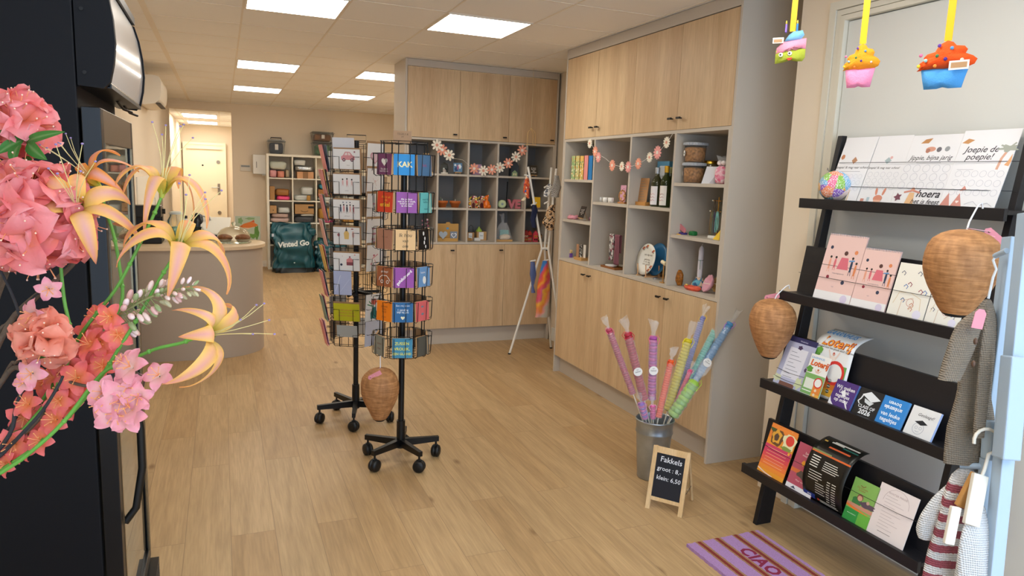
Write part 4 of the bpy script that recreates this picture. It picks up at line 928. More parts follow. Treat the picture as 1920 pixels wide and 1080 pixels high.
# thin elastic cords that hold the leaflets
M_cord = mat('#1b1b1d', .7)
for zt, hs in ((1.552, (.07, .175)), (1.122, (.10, .155)), (.703, (.035, .07)), (.288, (.12,))):
    for h in hs:
        k = (railX(zt)-lipX(zt)-.02)/.235
        xx = (lipX(zt)+.018+h*k*1.0-.004) if zt < 1.5 else lipX(zt)+.075+h*.30
        ye_ = 2.27 if zt == .703 else 1.64
        G().tube([Lx(xx+.012, 2.49, zt+h), Lx(xx-.005, 2.4, zt+h), Lx(xx-.005, ye_+.1, zt+h), Lx(xx+.012, ye_, zt+h)], .0011, M_cord, 5).build('cord', tL)
def lean_item(o, y, zt, dx, tilt):
    """stand a flat item on a shelf, facing -X"""
    return put(o, (lipX(zt)+.018+dx, y, zt+.0035), -PI/2, tilt)
def yspan(pl, pr, X): a, b_ = atX(pl[0], pl[1], X).y, atX(pr[0], pr[1], X).y; return (a+b_)/2, a-b_
TL_ = .31
# --- lowest shelf, leaflets
X4 = lipX(.288)+.03
y, w_ = yspan((1421, 867), (1468, 892), X4)
art = [('r', 0, 1.02, 1, 1.45, '#e9883a'), ('p', blob(.33, 1.12, .24, .27, 16, .1), '#6c4a2c'), ('p', blob(.3, 1.12, .17, .2, 16, .2), '#e0a63c'), ('p', blob(.3, 1.1, .09, .11, 12, .1), '#5b4436'), ('p', blob(.78, 1.12, .24, .25, 16, .18), '#e8e2b4'), ('c', .8, 1.15, .15, '#e0493a'), ('p', blob(.75, .9, .2, .06, 12, .2), '#86984a'), ('p', blob(.1, 1.3, .1, .08, 12, .2), '#4c5a30'), ('r', 0, 1.32, 1, 1.4, '#ee8c37')] + \
      [('r', 0, .12*i, 1, .12*i+.121, c) for i, c in enumerate(['#efa02f', '#ee8f33', '#ea7a3c', '#e26348', '#db4f55', '#d24062', '#cf4268'])] + [('l', [(.12, .75-.09*i), (.85, .75-.09*i)], .012, '#f1b48f') for i in range(6)] + [('c', .9, .8, .04, '#f0b23c'), ('l', [(0, .1), (.3, .03), (.6, .0)], .03, '#f4d9cf')]
o = placard('leaflet', 'orange and pink leaflet with a food photo, leftmost on the lowest shelf', 'leaflet', w_, w_*1.40, .003, '#ee9a34', art); lean_item(o, y, .288, .012, TL_)
y, w_ = yspan((1474, 896.7), (1521, 921), X4)
art = [('t', 'Samen\nvoor zorg', .45, 1.12, .1, '#f0d9da', {'al': 'CENTER'}), ('p', [(.3, .85), (.38, .95), (.46, .85), (.38, .75)], '#e8a12f'), ('r', 0, .5, .5, .62, '#d9743c'), ('p', blob(.55, .5, .3, .12, 12, .2), '#5d5048'), ('c', .55, .62, .06, '#d9b8a0'), ('c', .75, .58, .06, '#caa88e'), ('t', 'Meer weten?', .5, .3, .08, '#f0c9c9'), ('r', 0, 0, 1, .14, '#e9e6ea'), ('p', [(.2, .03), (.3, .11), (.4, .03)], '#4c5163')]
o = placard('leaflet', 'dusty pink leaflet second from the left on the lowest shelf', 'leaflet', w_, w_*1.42, .003, '#b9566a', art); lean_item(o, y, .288, .012, TL_)
# folded black menu card flopping over
y, w_ = yspan((1506, 914), (1578.6, 957), X4)
hM = .235; bend = lambda v: (0.0, -.004-.02*math.sin(min(1, v/.75)*PI) if v < .75 else -.004+.16*(v-.75)**1.0 - .0, 0)
M_menu = mat('#15130f', .3)
def menuP(v):   # (offset away from the viewer, height)
    s_ = v*.30
    if v < .74: return (.02+.035*v-.030*math.sin(PI*v/.74), s_*.98)
    q = (v-.74)/.26; return (.02+.026+.085*q, .2175+.035*math.sin(q*PI*.5))
t = thing('menu_card', 'black folded menu card with white price list, bending over backwards', 'menu', (lipX(.288)+.018, y, .2925), (0, 0, -PI/2))
g = G(); g.sheet(lambda u, v: ((u-.5)*w_, menuP(v)[0], menuP(v)[1]), 8, 26, M_menu); g.build('menu_sheet', t, solid=.0012)
def on_menu(u0, u1, v, hv, c, g):
    m = mat(c, .6); e = .0016
    P = []
    for (u, vv) in ((u0, v), (u1, v), (u1, v+hv), (u0, v+hv)):
        a = menuP(vv); b_ = menuP(vv+.01); n = Vector((0, -(b_[1]-a[1]), b_[0]-a[0])); n.normalize(); P.append(Vector(((u-.5)*w_, a[0], a[1]))+n*e)
    g.add(P, [(0, 1, 2, 3)], m)
g = G(); rnd = random.Random(4)
for i in range(9):
    v = .05+.036*i*1.0; on_menu(.34-.2*(i > 4), .34-.2*(i > 4)+rnd.uniform(.2, .36), v+.10, .008, '#e8e4da', g); on_menu(.74, .84, v+.04, .010, '#e8e4da', g); on_menu(.62, .70, v+.04, .010, '#e8e4da', g)
for i in range(5): on_menu(.42, .42+rnd.uniform(.3, .5), .50+.028*i, .008, '#e8e4da', g); on_menu(.10, .30, .50+.034*i, .012, '#e8e4da', g)
on_menu(.02, .32, .03, .075, '#2c3f9a', g); on_menu(.12, .22, .06, .02, '#dfe4f2', g); on_menu(.38, .43, .04, .03, '#c9402f', g); on_menu(.44, .9, .035, .008, '#e8e4da', g); on_menu(.44, .86, .055, .008, '#e8e4da', g)
for vv, c, a, b_ in ((.69, '#d9682c', .02, .98), (.705, '#7a8a55', .02, .5), (.80, '#c4572a', .3, .82), (.86, '#1d5a50', .55, .92), (.885, '#ded9cf', .25, .55), (.905, '#ded9cf', .3, .9), (.87, '#c9a04a', .08, .16)): on_menu(a, b_, vv, .022, c, g)
g.build('menu_print', t)
y, w_ = yspan((1580, 957), (1626, 981), X4)
art = [('t', 'De Groene\nSchakel', .4, 1.15, .09, '#9c5a34'), ('l', [(.3, 1.27), (.42, 1.24), (.5, 1.3)], .02, '#8a3f2a'), ('p', blob(.35, .72, .2, .16, 14, .1), '#3c7a3f'), ('c', .42, .88, .12, '#8a5f48'), ('c', .42, .85, .09, '#d9a58a'), ('p', blob(.75, .72, .3, .1, 14, .2), '#5c4a58'), ('c', .75, .82, .06, '#caa28c'), ('r', 0, .5, 1, .62, '#c98d74'), ('p', [(0, .55), (.9, .43), (.9, .35), (0, .47)], '#e07a34'), ('r', 0, 0, .55, .42, '#2f8f3f'), ('r', .55, 0, 1, .42, '#69b040'), ('t', 'www.schakel.nl', .3, .26, .055, '#e3f0dc')]
o = placard('leaflet', 'green leaflet with people, fourth from the left on the lowest shelf', 'leaflet', w_, w_*1.47, .003, '#86b45c', art); lean_item(o, y, .288, .012, TL_)
y, w_ = yspan((1624, 982), (1694, 1018), X4)
art = [('ring', .5, .86, .34, .012, '#c9b9b8'), ('r', .1, .5, .9, .86, '#e6d9d6'), ('t', 'WINTER MAGIE', .5, 1.06, .065, '#b39f9f', {'sp': 1.1})] + [('l', [(.22, .98-.075*i), (.22+.3+.2*((i*7) % 3)/2, .98-.075*i)], .008, '#b8a9a8') for i in range(11)] + [('l', [(.28, .14), (.62, .14)], .012, '#8d8080')]
o = placard('leaflet', 'pale pinkish leaflet with a faint arch, rightmost on the lowest shelf', 'leaflet', w_, w_*1.22, .003, '#e6dad7', art); lean_item(o, y, .288, .012, TL_)
# --- third shelf
X3 = lipX(.703)+.03
y, w_ = yspan((1451, 704), (1502, 721), X3)
art = [('r', 0, 1.25, 1, 1.4, '#37345f'), ('r', .17, .25, .8, 1.1, '#e3e4f0'), ('t', 'Vlinderhuis', .55, 1.31, .06, '#cfd0ea'), ('p', blob(.5, 1.13, .08, .06, 10, .2), '#4a3a5c')] + [('l', [(.25, .98-.1*i), (.25+.2+.12*(i % 3), .98-.1*i)], .012, '#77798f') for i in range(8)] + [('p', blob(.1, .18, .14, .1, 12, .3), '#c9cfae'), ('r', .22, 0, .75, .12, '#7a5348'), ('p', blob(.85, .2, .12, .16, 12, .3), '#cfd8b0'), ('p', blob(.93, .6, .05, .06, 10, .3), '#5a4a6c')]
o = placard('leaflet', 'pale lilac letter with dark header, leftmost on the third shelf', 'leaflet', w_, w_*1.33, .002, '#b9bcd8', art); lean_item(o, y, .703, .008, .36)
# big lottery poster with curling top
y, w_ = yspan((1530, 729), (1582, 748), X3+.03)
w_ = .205; hP = .315; y -= .0
t = thing('lottery_poster', 'large lottery poster with curling top behind the small lottery flyer', 'poster', (lipX(.703)+.05, y+.045, .707), (0, 0, -PI/2))
def PP(u, v):
    s_ = v*hP
    if v < .72: return (.015+.20*s_, s_*.97)
    q = (v-.72)/.28; return (.015+.2*.72*hP+.085*q*q+.02*q, .72*hP*.97+.078*q-.02*q*q)
M_pap = mat('#eceef0', .4)
g = G(); g.sheet(lambda u, v: ((u-.5)*w_+.012*v*(u-.5)*0, PP(u, v)[0], PP(u, v)[1]), 8, 28, M_pap); g.build('poster_sheet', t, solid=.0008)
def on_post(pts, c, g, k=1):
    P = []
    for u, v in pts:
        a = PP(u, v); b_ = PP(u, v+.01); n = Vector((0, -(b_[1]-a[1]), b_[0]-a[0])); n.normalize(); P.append(Vector(((u-.5)*w_, a[0], a[1]))+n*(.0009+.0003*k))
    g.add(P, [tuple(range(len(P)))], mat(c, .6))
def post_rect(u0, u1, v0, v1, c, g, k=1, n=6):
    for i in range(n):
        a = v0+(v1-v0)*i/n; b_ = v0+(v1-v0)*(i+1)/n; on_post([(u0, a), (u1, a), (u1, b_), (u0, b_)], c, g, k)
def post_text(s_, size, c, u, v, g, k=3, sh=0, b=0, rot=0):
    q = G(); q.text(s_, size, mat(c, .6), RZ(rot), shear=sh, bold=b)
    q.v = [Vector(((u-.5)*w_+p.x, 0, 0))*0+(lambda uu, vv, zz: (lambda a, n: Vector(((uu-.5)*w_, a[0], a[1]))+n*(.001+.0003*k+zz))(PP(uu, vv), (lambda a, b_: Vector((0, -(b_[1]-a[1]), b_[0]-a[0])).normalized())(PP(uu, vv), PP(uu, vv+.01))))(u+p.x/w_, v+p.y/hP, max(0, p.z)) for p in q.v]
    for m in q.mats: g._m(m)
    o_ = len(g.v); g.v += q.v
    for f, mi_, sm_ in zip(q.f, q.mi, q.sm): g.f.append(tuple(o_+i for i in f)); g.mi.append(g._m(q.mats[mi_])); g.sm.append(sm_)
g = G()
post_rect(.03, .93, .04, .50, '#6fa757', g); post_rect(.42, .88, .04, .36, '#e0822f', g, 2); post_rect(.42, .88, .04, .14, '#e8b23a', g, 3)
on_post(blob(.66, .38, .25, .17, 24), '#d9372f', g, 4); on_post(blob(.66, .38, .19, .125, 24), '#eeeeec', g, 5)
post_rect(.05, .38, .08, .38, '#dfe6dc', g, 2)
for i in range(3): on_post(blob(.6, .26-.075*i, .045, .028, 14), '#4a5a50', g, 5); post_rect(.56, .64, .255-.075*i, .265-.075*i, '#d9d9cf', g, 6, 1)
post_text('doel!', .026, '#eef3ea', .28, .455, g, 4, b=.02)
on_post(blob(.10, .60, .085, .06, 14, .15), '#5f9a3f', g); on_post(blob(.16, .64, .07, .05, 14, .15), '#6faa48', g, 2); post_rect(.1, .13, .5, .56, '#5b4a2c', g)
for sx in (-1, 1): on_post([(.53+sx*.05, .58), (.53+sx*.13, .68), (.53+sx*.155, .67), (.53+sx*.07, .55)], '#e9d3c6', g, 2)
on_post([(.46, .60), (.60, .60), (.58, .50), (.48, .50)], '#efe0d6', g); on_post(blob(.53, .63, .035, .025, 12), '#d6a890', g, 2); on_post(blob(.53, .645, .02, .012, 8), '#c23a3a', g, 3)
for k_, (dx, c) in enumerate((( .006, '#8e2b22'), (0, '#e2552a'), )): post_text('Loterij', .060, c, .53+dx, .79-dx, g, 4+k_*2, sh=.15, b=.03-.012*k_)
post_text('Loterij', .060, '#f2a33a', .527, .783, g, 9, sh=.15, b=.004)
post_text('GAARNHUIS', .029, '#4f9ad8', .40, .93, g, 4, sh=.1, b=.012); post_text('Speciaal voor het goede doel! Speel mee', .0125, '#3a3a42', .55, .70, g, 4, sh=.1)
g.build('poster_print', t)
y, w_ = yspan((1503, 725), (1538.5, 737), X3)
art = [('t', 'GAARNHUIS', .38, 1.58, .12, '#5c9fd8', {'b': .01}), ('t', 'Loterij', .54, 1.36, .34, '#a83022', {'b': .03, 'sh': .15}), ('t', 'Loterij', .52, 1.37, .34, '#ee7b33', {'b': .008, 'sh': .15}), ('p', blob(.13, 1.08, .16, .14, 12, .2), '#5f9a3f'), ('p', [(.48, .98), (.38, 1.14), (.5, 1.06), (.62, 1.06), (.74, 1.14), (.62, .98)], '#e6c6b8'), ('c', .56, 1.12, .05, '#c77a5a'), ('r', 0, .06, 1, .92, '#7fb068'), ('r', .08, .3, .55, .72, '#dfe6dc'), ('r', .55, 0, .96, .6, '#e58a3c'), ('r', .55, 0, .96, .15, '#edb04a'), ('c', .74, .62, .22, '#d9372f'), ('c', .74, .62, .17, '#eeeeec'), ('r', .05, .18, .52, .22, '#eef3ea'), ('c', .72, .3, .06, '#f3d9b8'), ('c', .7, .12, .06, '#f3d9b8')]
o = placard('flyer', 'small lottery flyer standing in front of the big lottery poster', 'flyer', w_, w_*1.72, .002, '#f0f0ee', art); lean_item(o, y, .703, .004, .28)
def stile(label, pl, pr, color, edge, art, dx=.004):
    y, w_ = yspan(pl, pr, X3); w_ = .112
    o = placard('display_tile', label, 'tile', w_, w_, .011, color, art, edge, group='tiles on the third ladder shelf'); return lean_item(o, y, .703, dx+.01, .42)
stile('purple tile with white lettering and torn white marks', (1552.6, 745), (1595, 758), '#4b2e78', '#6b8fd8', [('t', 'Wij maken\nUniek\ntegeltjes\nop maat', .5, .5, .19, '#f2f2f4', {'b': .012}), ('p', [(.38, .55), (.5, .72), (.62, .45), (.52, .4)], '#e6e6ea'), ('p', [(.6, .3), (.8, .05), (.9, .0), (.7, .3)], '#e6e6ea'), ('p', [(0, 0), (.0, .3), (.1, .12), (.25, .0)], '#e6e6ea')])
stile('black tile reading CLASS OF 2026 with a graduation cap', (1601, 760), (1639, 775), '#17171a', '#3a3b40', [('p', [(.15, .76), (.45, .93), (.93, .72), (.6, .56)], '#dfe3e8'), ('p', [(.3, .64), (.35, .5), (.6, .42), (.72, .56), (.6, .56)], '#cfd4da'), ('l', [(.2, .76), (.16, .6), (.08, .48), (.16, .4)], .05, '#dfe3e8'), ('t', 'CLASS OF', .5, .33, .16, '#e6e9ee', {'b': .02}), ('t', '2026', .5, .14, .25, '#e6e9ee', {'b': .03})])
stile('bright blue tile with white lettering upside down in part', (1641, 776), (1687, 796), '#2d83cf', '#6bb2f0', [('t', 'boven', .5, .8, .2, '#eaf4fc', {'b': .015, 'rot': PI}), ('t', 'ambstrale', .5, .62, .2, '#eaf4fc', {'b': .015, 'rot': PI, 'sp': .9}), ('t', 'van leuke', .5, .38, .2, '#eaf4fc', {'b': .015}), ('t', 'tegeltjes', .5, .18, .2, '#eaf4fc', {'b': .015})])
stile('white tile with a drawn face wearing a graduation cap', (1696, 799), (1744, 817), '#dededf', '#a9bde8', [('t', 'Geslaagd!', .55, .74, .15, '#33333a', {'sh': .3}), ('ring', .45, .28, .2, .012, '#8f96a6'), ('p', [(.25, .48), (.5, .58), (.72, .48), (.5, .4)], '#1d1d22'), ('ring', .38, .3, .05, .01, '#8f96a6'), ('ring', .53, .3, .05, .01, '#8f96a6'), ('l', [(.38, .18), (.45, .16), (.52, .18)], .012, '#8f96a6')])
# --- second shelf: spiral calendars and white pads
X2 = lipX(1.122)+.03
def calendar(label, pl, pr, dx):
    y, w_ = yspan(pl, pr, X2)
    t = thing('spiral_calendar', label, 'calendar', (lipX(1.122)+.018+dx, y, 1.126), (-.24, 0, -PI/2), 'pink spiral calendars')
    h_ = w_*1.48
    art = [('r', 0, 0, 1, .2, '#eceaec'), ('c', .15, 1.18, .04, '#343a52'), ('c', .82, 1.12, .045, '#e08a5a')] + person(.2, .82, '#e6a48c', .3) + person(.34, .84, '#d9707a', .26) + [('p', [(.42, .72), (.48, .98), (.66, .98), (.72, .72)], '#d9707f'), ('c', .57, 1.08, .05, '#5a3a34')] + person(.78, .82, '#34435c', .34) + person(.9, .74, '#dc8a5c', .3) + [('l', [(.7, .92), (.84, .94)], .03, '#6a9ccf'), ('c', .25, .52, .04, '#8e2b3c'), ('c', .68, .44, .045, '#3a4058'), ('t', 'verjaardagskalender', .5, .62, .04, '#9a8a90'), ('t', 'liefs', .45, .32, .04, '#b09aa4'), ('c', .82, .09, .09, '#d9cfe6')]
    g = G(); g.box(-w_/2, w_/2, -.003, .003, 0, h_, mat('#e9c6c0', .5)); paint(g, art, w_, T(-w_/2, -.003, 0) @ UP); g.build('cover', t)
    g = G(); n = 22
    for i in range(n):
        x = -w_/2+w_*(i+.5)/n
        g.tube([(x, .006*math.cos(a*PI/3)*1.0, h_-.001+.006*math.sin(a*PI/3)) for a in range(6)], .0009, mat('#c9ccd6', .3, .8), 4, closed=True)
    g.build('spiral_binding', t); return t
calendar('pink spiral calendar with dancing figures, left one on the second shelf', (1524.7, 546.6), (1593, 559), .014)
calendar('pink spiral calendar with dancing figures, right one on the second shelf', (1594, 559), (1659, 572.5), .014)
def wpad(label, pl, pr, seed):
    y, w_ = yspan(pl, pr, X2); rnd = random.Random(seed); cs = ['#5b7fb8', '#8e3a4c', '#c98d74', '#6a6f80', '#2f5f8f']
    art = []
    for i in range(9):
        x, y_ = rnd.uniform(.15, .85), rnd.uniform(.15, 1.25); c = cs[i % 5]; art += [('l', [(x-.05, y_), (x, y_+.06), (x+.06, y_+.01), (x+.03, y_-.05)], .022, c)]
    art += [('l', [(.1, .3), (.2, .6), (.5, .62), (.8, .5), (.85, .2)], .012, '#d9c39a'), ('l', [(.3, 0), (.32, .4), (.6, .5), (.66, .3), (.55, .2)], .012, '#caa98a'), ('ring', .55, .38, .1, .012, '#c9948a'), ('c', .8, .12, .11, '#e3dff0')]
    o = placard('drawing_pad', label, 'pad', w_, w_*1.33, .004, '#eeebe2', art, group='white illustrated pads on the second ladder shelf'); return lean_item(o, y, 1.122, .012, .24)
wpad('white pad with small drawings next to the pink calendars', (1663.6, 572.5), (1732, 587), 3)
wpad('white pad with small drawings, rightmost, partly behind the big nest', (1734, 588), (1798, 601), 5)
# --- top shelf: large white sheets with printed drawings
X1 = lipX(1.552)+.07
def bigsheet(label, ya, yb, dx, art, tilt=.33, h_=.300):
    w_ = ya-yb
    t = thing('planner_sheet', label, 'planner', (X1+dx, (ya+yb)/2, 1.556), (0, 0, -PI/2), 'white planner sheets on the top shelf')
    g = G(); M = RX(-tilt)
    g.box(-w_/2, w_/2, -.001, .001, 0, h_, mat('#eae9ec', .5), M); paint(g, art, w_, M @ T(-w_/2, -.001, 0) @ UP); g.build('planner_print', t); return t
def rows(n, m, x0, x1, y0, y1, r):
    return [('ring', x0+(x1-x0)*i/(n-1), y0+(y1-y0)*j/(m-1), r, r*.1, '#c4c4cc') for i in range(n) for j in range(m)]
A_ = [('t', 'Joepie! Ik mag naar school', .5, .93, .095, '#4a474c', {'sh': .3, 'b': .006}), ('p', blob(.5, 1.12, .09, .1, 4, .1), '#b98a6a'), ('p', blob(.1, 1.22, .06, .07, 12, .05), '#c9875f'), ('l', [(.2, .82), (.8, .82)], .012, '#b0aeb2')] + rows(6, 3, .14, .86, .35, .68, .06) + [('r', .3, .02, .66, .28, '#85806f'), ('l', [(.27, .0), (.27, .32), (.7, .32), (.7, .0)], .03, '#d8b98c')]
B_ = [('t', 'Joepie! Ik mag naar school', .45, .93, .085, '#4a474c', {'sh': .3, 'b': .006}), ('p', blob(.5, 1.12, .1, .09, 4, .1), '#a9b8bd'), ('c', .58, 1.2, .04, '#e0b4b0')] + rows(5, 3, .12, .88, .42, .75, .07) + [('e', .6, .12, .13, .09, '#d98f76'), ('e', .5, .3, .035, .1, '#d98f76', .2), ('e', .72, .3, .035, .1, '#d98f76', -.2), ('r', .5, 0, .7, .08, '#e6b49c'), ('r', .28, 0, .36, .14, '#b4c6cf'), ('r', .1, 0, .2, .1, '#c98b7c')]
C_ = [('t', 'Jippie, bijna jarig', .5, .93, .13, '#4a474c', {'sh': .3, 'b': .006}), ('p', [(.2, 1.22), (.28, 1.3), (.42, 1.32), (.36, 1.22)], '#c08a58'), ('e', .45, 1.1, .1, .05, '#d39a84'), ('c', .4, 1.07, .045, '#b07a68'), ('c', .62, 1.09, .05, '#6d6a70'), ('c', .78, 1.1, .05, '#9a9c9f'), ('l', [(.25, .83), (.75, .83)], .012, '#b0aeb2')] + rows(5, 3, .1, .9, .38, .72, .075) + \
     [('t', 'hoera', .72, .22, .2, '#2f2c33', {'sh': .3, 'b': .015}), ('t', 'het is feest', .7, .07, .13, '#2f2c33', {'sh': .3, 'b': .006}), ('p', [(.3, .02), (.34, .24), (.44, .24), (.48, .02)], '#e2b78a'), ('l', [(.22, .24), (.39, .28), (.55, .24)], .035, '#cf8a78'), ('c', .39, .3, .04, '#d99a80'), ('p', blob(.12, .14, .07, .07, 10, .3), '#7a4a58')]
D_ = [('t', 'Joepie de\npoepie!', .42, 1.0, .16, '#4a474c', {'sh': .3, 'b': .01}), ('p', [(.02, 1.2), (.12, 1.28), (.24, 1.25), (.14, 1.18)], '#c9925f'), ('l', [(.8, .7), (.82, .9), (.88, 1.05)], .045, '#d9a890'), ('p', blob(.88, 1.08, .15, .06, 16, .35), '#a8aca0'), ('l', [(.88, 1.08), (.98, 1.18)], .03, '#a8aca0'), ('l', [(.88, 1.08), (.74, 1.14)], .03, '#a8aca0'), ('p', [(.94, .85), (.98, .98), (1.0, .85), (.98, .76), (.9, .78)], '#e2a878'), ('l', [(.1, .7), (.4, .7)], .01, '#c9c7cc')] + rows(6, 3, .16, .9, .28, .62, .06) + \
     [('p', [(.02, .02), (.12, .26), (.2, .02)], '#cf8f84'), ('p', [(.22, .02), (.32, .26), (.42, .02)], '#cf8f84'), ('h', .32, .1, .06, '#f2e4e0'), ('p', [(.3, .3), (.36, .4), (.42, .32)], '#cf8f84'), ('l', [(.46, .06), (.6, .12), (.7, .04), (.85, .1), (.95, .04)], .01, '#c4c4cc')]
ys = [2.455, 2.285, 2.115, 1.90, 1.685]
bigsheet('white school planner sheet, leftmost on the top shelf', ys[0], ys[1]+.0, .004, A_)
bigsheet('white school planner sheet, second from the left on the top shelf', ys[1]-.002, ys[2], .006, B_)
bigsheet('white birthday planner sheet with party lettering on the top shelf', ys[2]-.002, ys[3], .004, C_, h_=.295)
bigsheet('white planner sheet with palm tree, rightmost on the top shelf', ys[3]-.002, ys[4], .002, D_, h_=.305)
# colourful round woven ball
pc = atX(1566, 338, X1-.01); pc.z = 1.5555+.066
t = thing('mosaic_ball', 'round ball pieced from colourful patterned fabric at the left end of the top shelf', 'ball', pc)
def ballm():
    m = bpy.data.materials.new('patchwork'); m.use_nodes = True; nt = m.node_tree; N = nt.nodes; L = nt.links; b = N['Principled BSDF']
    tc = N.new('ShaderNodeTexCoord'); v = N.new('ShaderNodeTexVoronoi'); v.inputs['Scale'].default_value = 22; L.new(tc.outputs['Object'], v.inputs['Vector'])
    r = N.new('ShaderNodeValToRGB'); r.color_ramp.interpolation = 'CONSTANT'; e = r.color_ramp.elements
    cs = ['#e2739c', '#8f5fc4', '#7fb8e0', '#8fc456', '#f0b23c', '#e8916a', '#5f8f98', '#f2d9d2']
    e[0].position = 0; e[0].color = rgb(cs[0]); e[1].position = .125; e[1].color = rgb(cs[1])
    for i in range(2, 8): q = e.new(i/8); q.color = rgb(cs[i])
    sp = N.new('ShaderNodeSeparateColor'); L.new(v.outputs['Color'], sp.inputs[0]); L.new(sp.outputs[0], r.inputs[0])
    v2 = N.new('ShaderNodeTexVoronoi'); v2.inputs['Scale'].default_value = 170; L.new(tc.outputs['Object'], v2.inputs['Vector'])
    r2 = N.new('ShaderNodeValToRGB'); f = r2.color_ramp.elements; f[0].position = .25; f[1].position = .45; f[0].color = (1, 1, 1, 1); f[1].color = (0, 0, 0, 1); L.new(v2.outputs['Distance'], r2.inputs[0])
    L.new(mixnode(nt, r.outputs[0], (.9, .88, .86, 1), r2.outputs[0]), b.inputs['Base Color']); b.inputs['Roughness'].default_value = .6; return m
g = G(); g.ell((0, 0, 0), (.066, .066, .066), ballm(), 28, 18, f=lambda d: 1+.03*math.cos(6*math.atan2(d.y, d.x))); g.build('fabric_shell', t)
G().tube([(-.02, .02, .062), (0, .05, .08), (.02, .07, .07)], .0012, mat('#6a6a70', .5), 5).build('hanging_thread', t)
# ================================================================ felt ornaments on yellow ribbons
M_yel = mat('#efb50c', .45); M_felt = lambda h: mat(h, .85, bump=.3, bscale=260)
def puff(g, outline, th, m, M, n=1):
    """pillow from an outline: flat rim, bulging faces"""
    c = (sum(p[0] for p in outline)/len(outline), sum(p[1] for p in outline)/len(outline)); N_ = len(outline)
    for s_ in (-1, 1):
        vs = []; K = 5
        for k in range(K):
            q = k/(K-1)*.98
            for p in outline: vs.append((p[0]+(c[0]-p[0])*q, p[1]+(c[1]-p[1])*q, s_*(th*math.sqrt(1-(1-q)**2)+.0006)))
        vs.append((c[0], c[1], s_*th*1.0)); fs = []
        for k in range(K-1):
            for i in range(N_): f = (k*N_+i, k*N_+(i+1) % N_, (k+1)*N_+(i+1) % N_, (k+1)*N_+i); fs.append(f if s_ > 0 else f[::-1])
        for i in range(N_): f = ((K-1)*N_+i, (K-1)*N_+(i+1) % N_, K*N_); fs.append(f if s_ > 0 else f[::-1])
        g.add(vs, fs, m, True, M)
def frosting(w_, h_):
    base = [(-.5, 0), (-.44, .06), (-.5, .16), (-.45, .28), (-.36, .34), (-.40, .44), (-.34, .56), (-.2, .62), (-.17, .74), (-.10, .88), (0, .97), (.1, .9), (.16, .78), (.3, .74), (.36, .62), (.33, .5), (.46, .40), (.54, .28), (.5, .12), (.40, .05), (.2, .04), (0, .0), (-.2, .05)]
    return [(x*w_, y*h_) for x, y in base][::-1]
def cupcake(label, X, px, py_top, py_bot, wpx, ftop, fcup, rz, dots, tag=None, mirror=1):
    a = atX(px, py_top, X); b_ = atX(px, py_bot, X); H = a.z-b_.z; d = (a-Vector((0, 0, EYE))).dot(CF); W = wpx/FPX*d
    t = thing('felt_cupcake', label, 'ornament', (a.x, a.y, b_.z), (0, 0, rz), 'felt ornaments hanging on yellow ribbons')
    hc = H*.42
    g = G(); cup = [(-.42*W, hc), (-.38*W, hc*.5), (-.33*W, 0), (-.1*W, -.0*H), (0, .03*H), (.1*W, 0), (.33*W, .0), (.37*W, hc*.5), (.42*W, hc)]
    puff(g, cup, .16*W, M_felt(fcup), UP); g.build('cup', t)
    g = G(); puff(g, [(x*mirror, y) for x, y in frosting(W, H-hc*.93)][::mirror], .19*W, M_felt(ftop), T(0, 0, hc*.93) @ UP); g.build('frosting', t)
    for i, (x, y, c) in enumerate(dots): G().ell((x*W*mirror, -.185*W*(1-.9*x*x), hc*.93+y*(H-hc)), (.035*W, .028*W, .035*W), mat(c, .7), 10, 6).build('pompom', t)
    g = G(); top = CEIL-b_.z; g.box(-.011, .011, -.0008, .0008, H*.97, top-.001, M_yel); g.build('ribbon', t)
    if tag:
        g = G(); x, z = tag[0]*W, tag[1]*H; q = .028
        g.box(x-q, x+q, -.205*W, -.2*W, z-q*.5, z+q*.5, mat('#efe8dc', .6)); g.box(x-q*.8, x+q*.8, -.208*W, -.205*W, z-q*.3, z+q*.3, mat('#b58c64', .6)); g.build('paper_tag', t)
    return t
HX = 2.15
DOTS = [(-.08, .8, '#6b3fa0'), (.14, .68, '#5f9ac8'), (-.1, .45, '#3f7a4a'), (-.3, .32, '#a9d6cf'), (.05, .32, '#4a2f8f'), (.33, .25, '#e9c9b8'), (-.12, .1, '#f0842c'), (-.42, .14, '#e9c83a'), (-.4, .52, '#e2739c')]
cupcake('felt cupcake with mustard topping and pink cup hanging in front of the door', HX, 1618, 80, 163, 62, '#eb9a1e', '#f090b8', -PI/2+.5, DOTS)
cupcake('felt cupcake with bright orange topping and blue cup, nearest the photo edge', HX, 1778, 74, 165, 97, '#f0530f', '#4f9fe2', -PI/2+.35, DOTS, tag=(.3, .43))
# birthday felt cake with a face
a = atX(1487, 44, 2.12); b_ = atX(1487, 118, 2.12); H = a.z-b_.z; W = H*.72
t = thing('felt_cake', 'felt cake with face, pink and green, with tiny candles on a yellow ribbon', 'ornament', (a.x, a.y, b_.z), (0, 0, -PI/2+.75), 'felt ornaments hanging on yellow ribbons')
g = G(); puff(g, [(-.5*W, 0), (-.25*W, .03*H), (0, .09*H), (.2*W, .05*H), (.42*W, .05*H), (.5*W, .14*H), (.5*W, .40*H), (-.5*W, .34*H)], .2*W, M_felt('#a9b43a'), UP); g.build('green_cup', t)
g = G(); puff(g, [(-.5*W, .25*H), (-.33*W, .21*H), (-.25*W, .3*H), (-.05*W, .25*H), (.05*W, .34*H), (.25*W, .28*H), (.35*W, .37*H), (.5*W, .35*H), (.5*W, .62*H), (.2*W, .6*H), (-.3*W, .55*H), (-.48*W, .4*H)], .24*W, M_felt('#f59bb4'), UP); g.build('pink_icing', t)
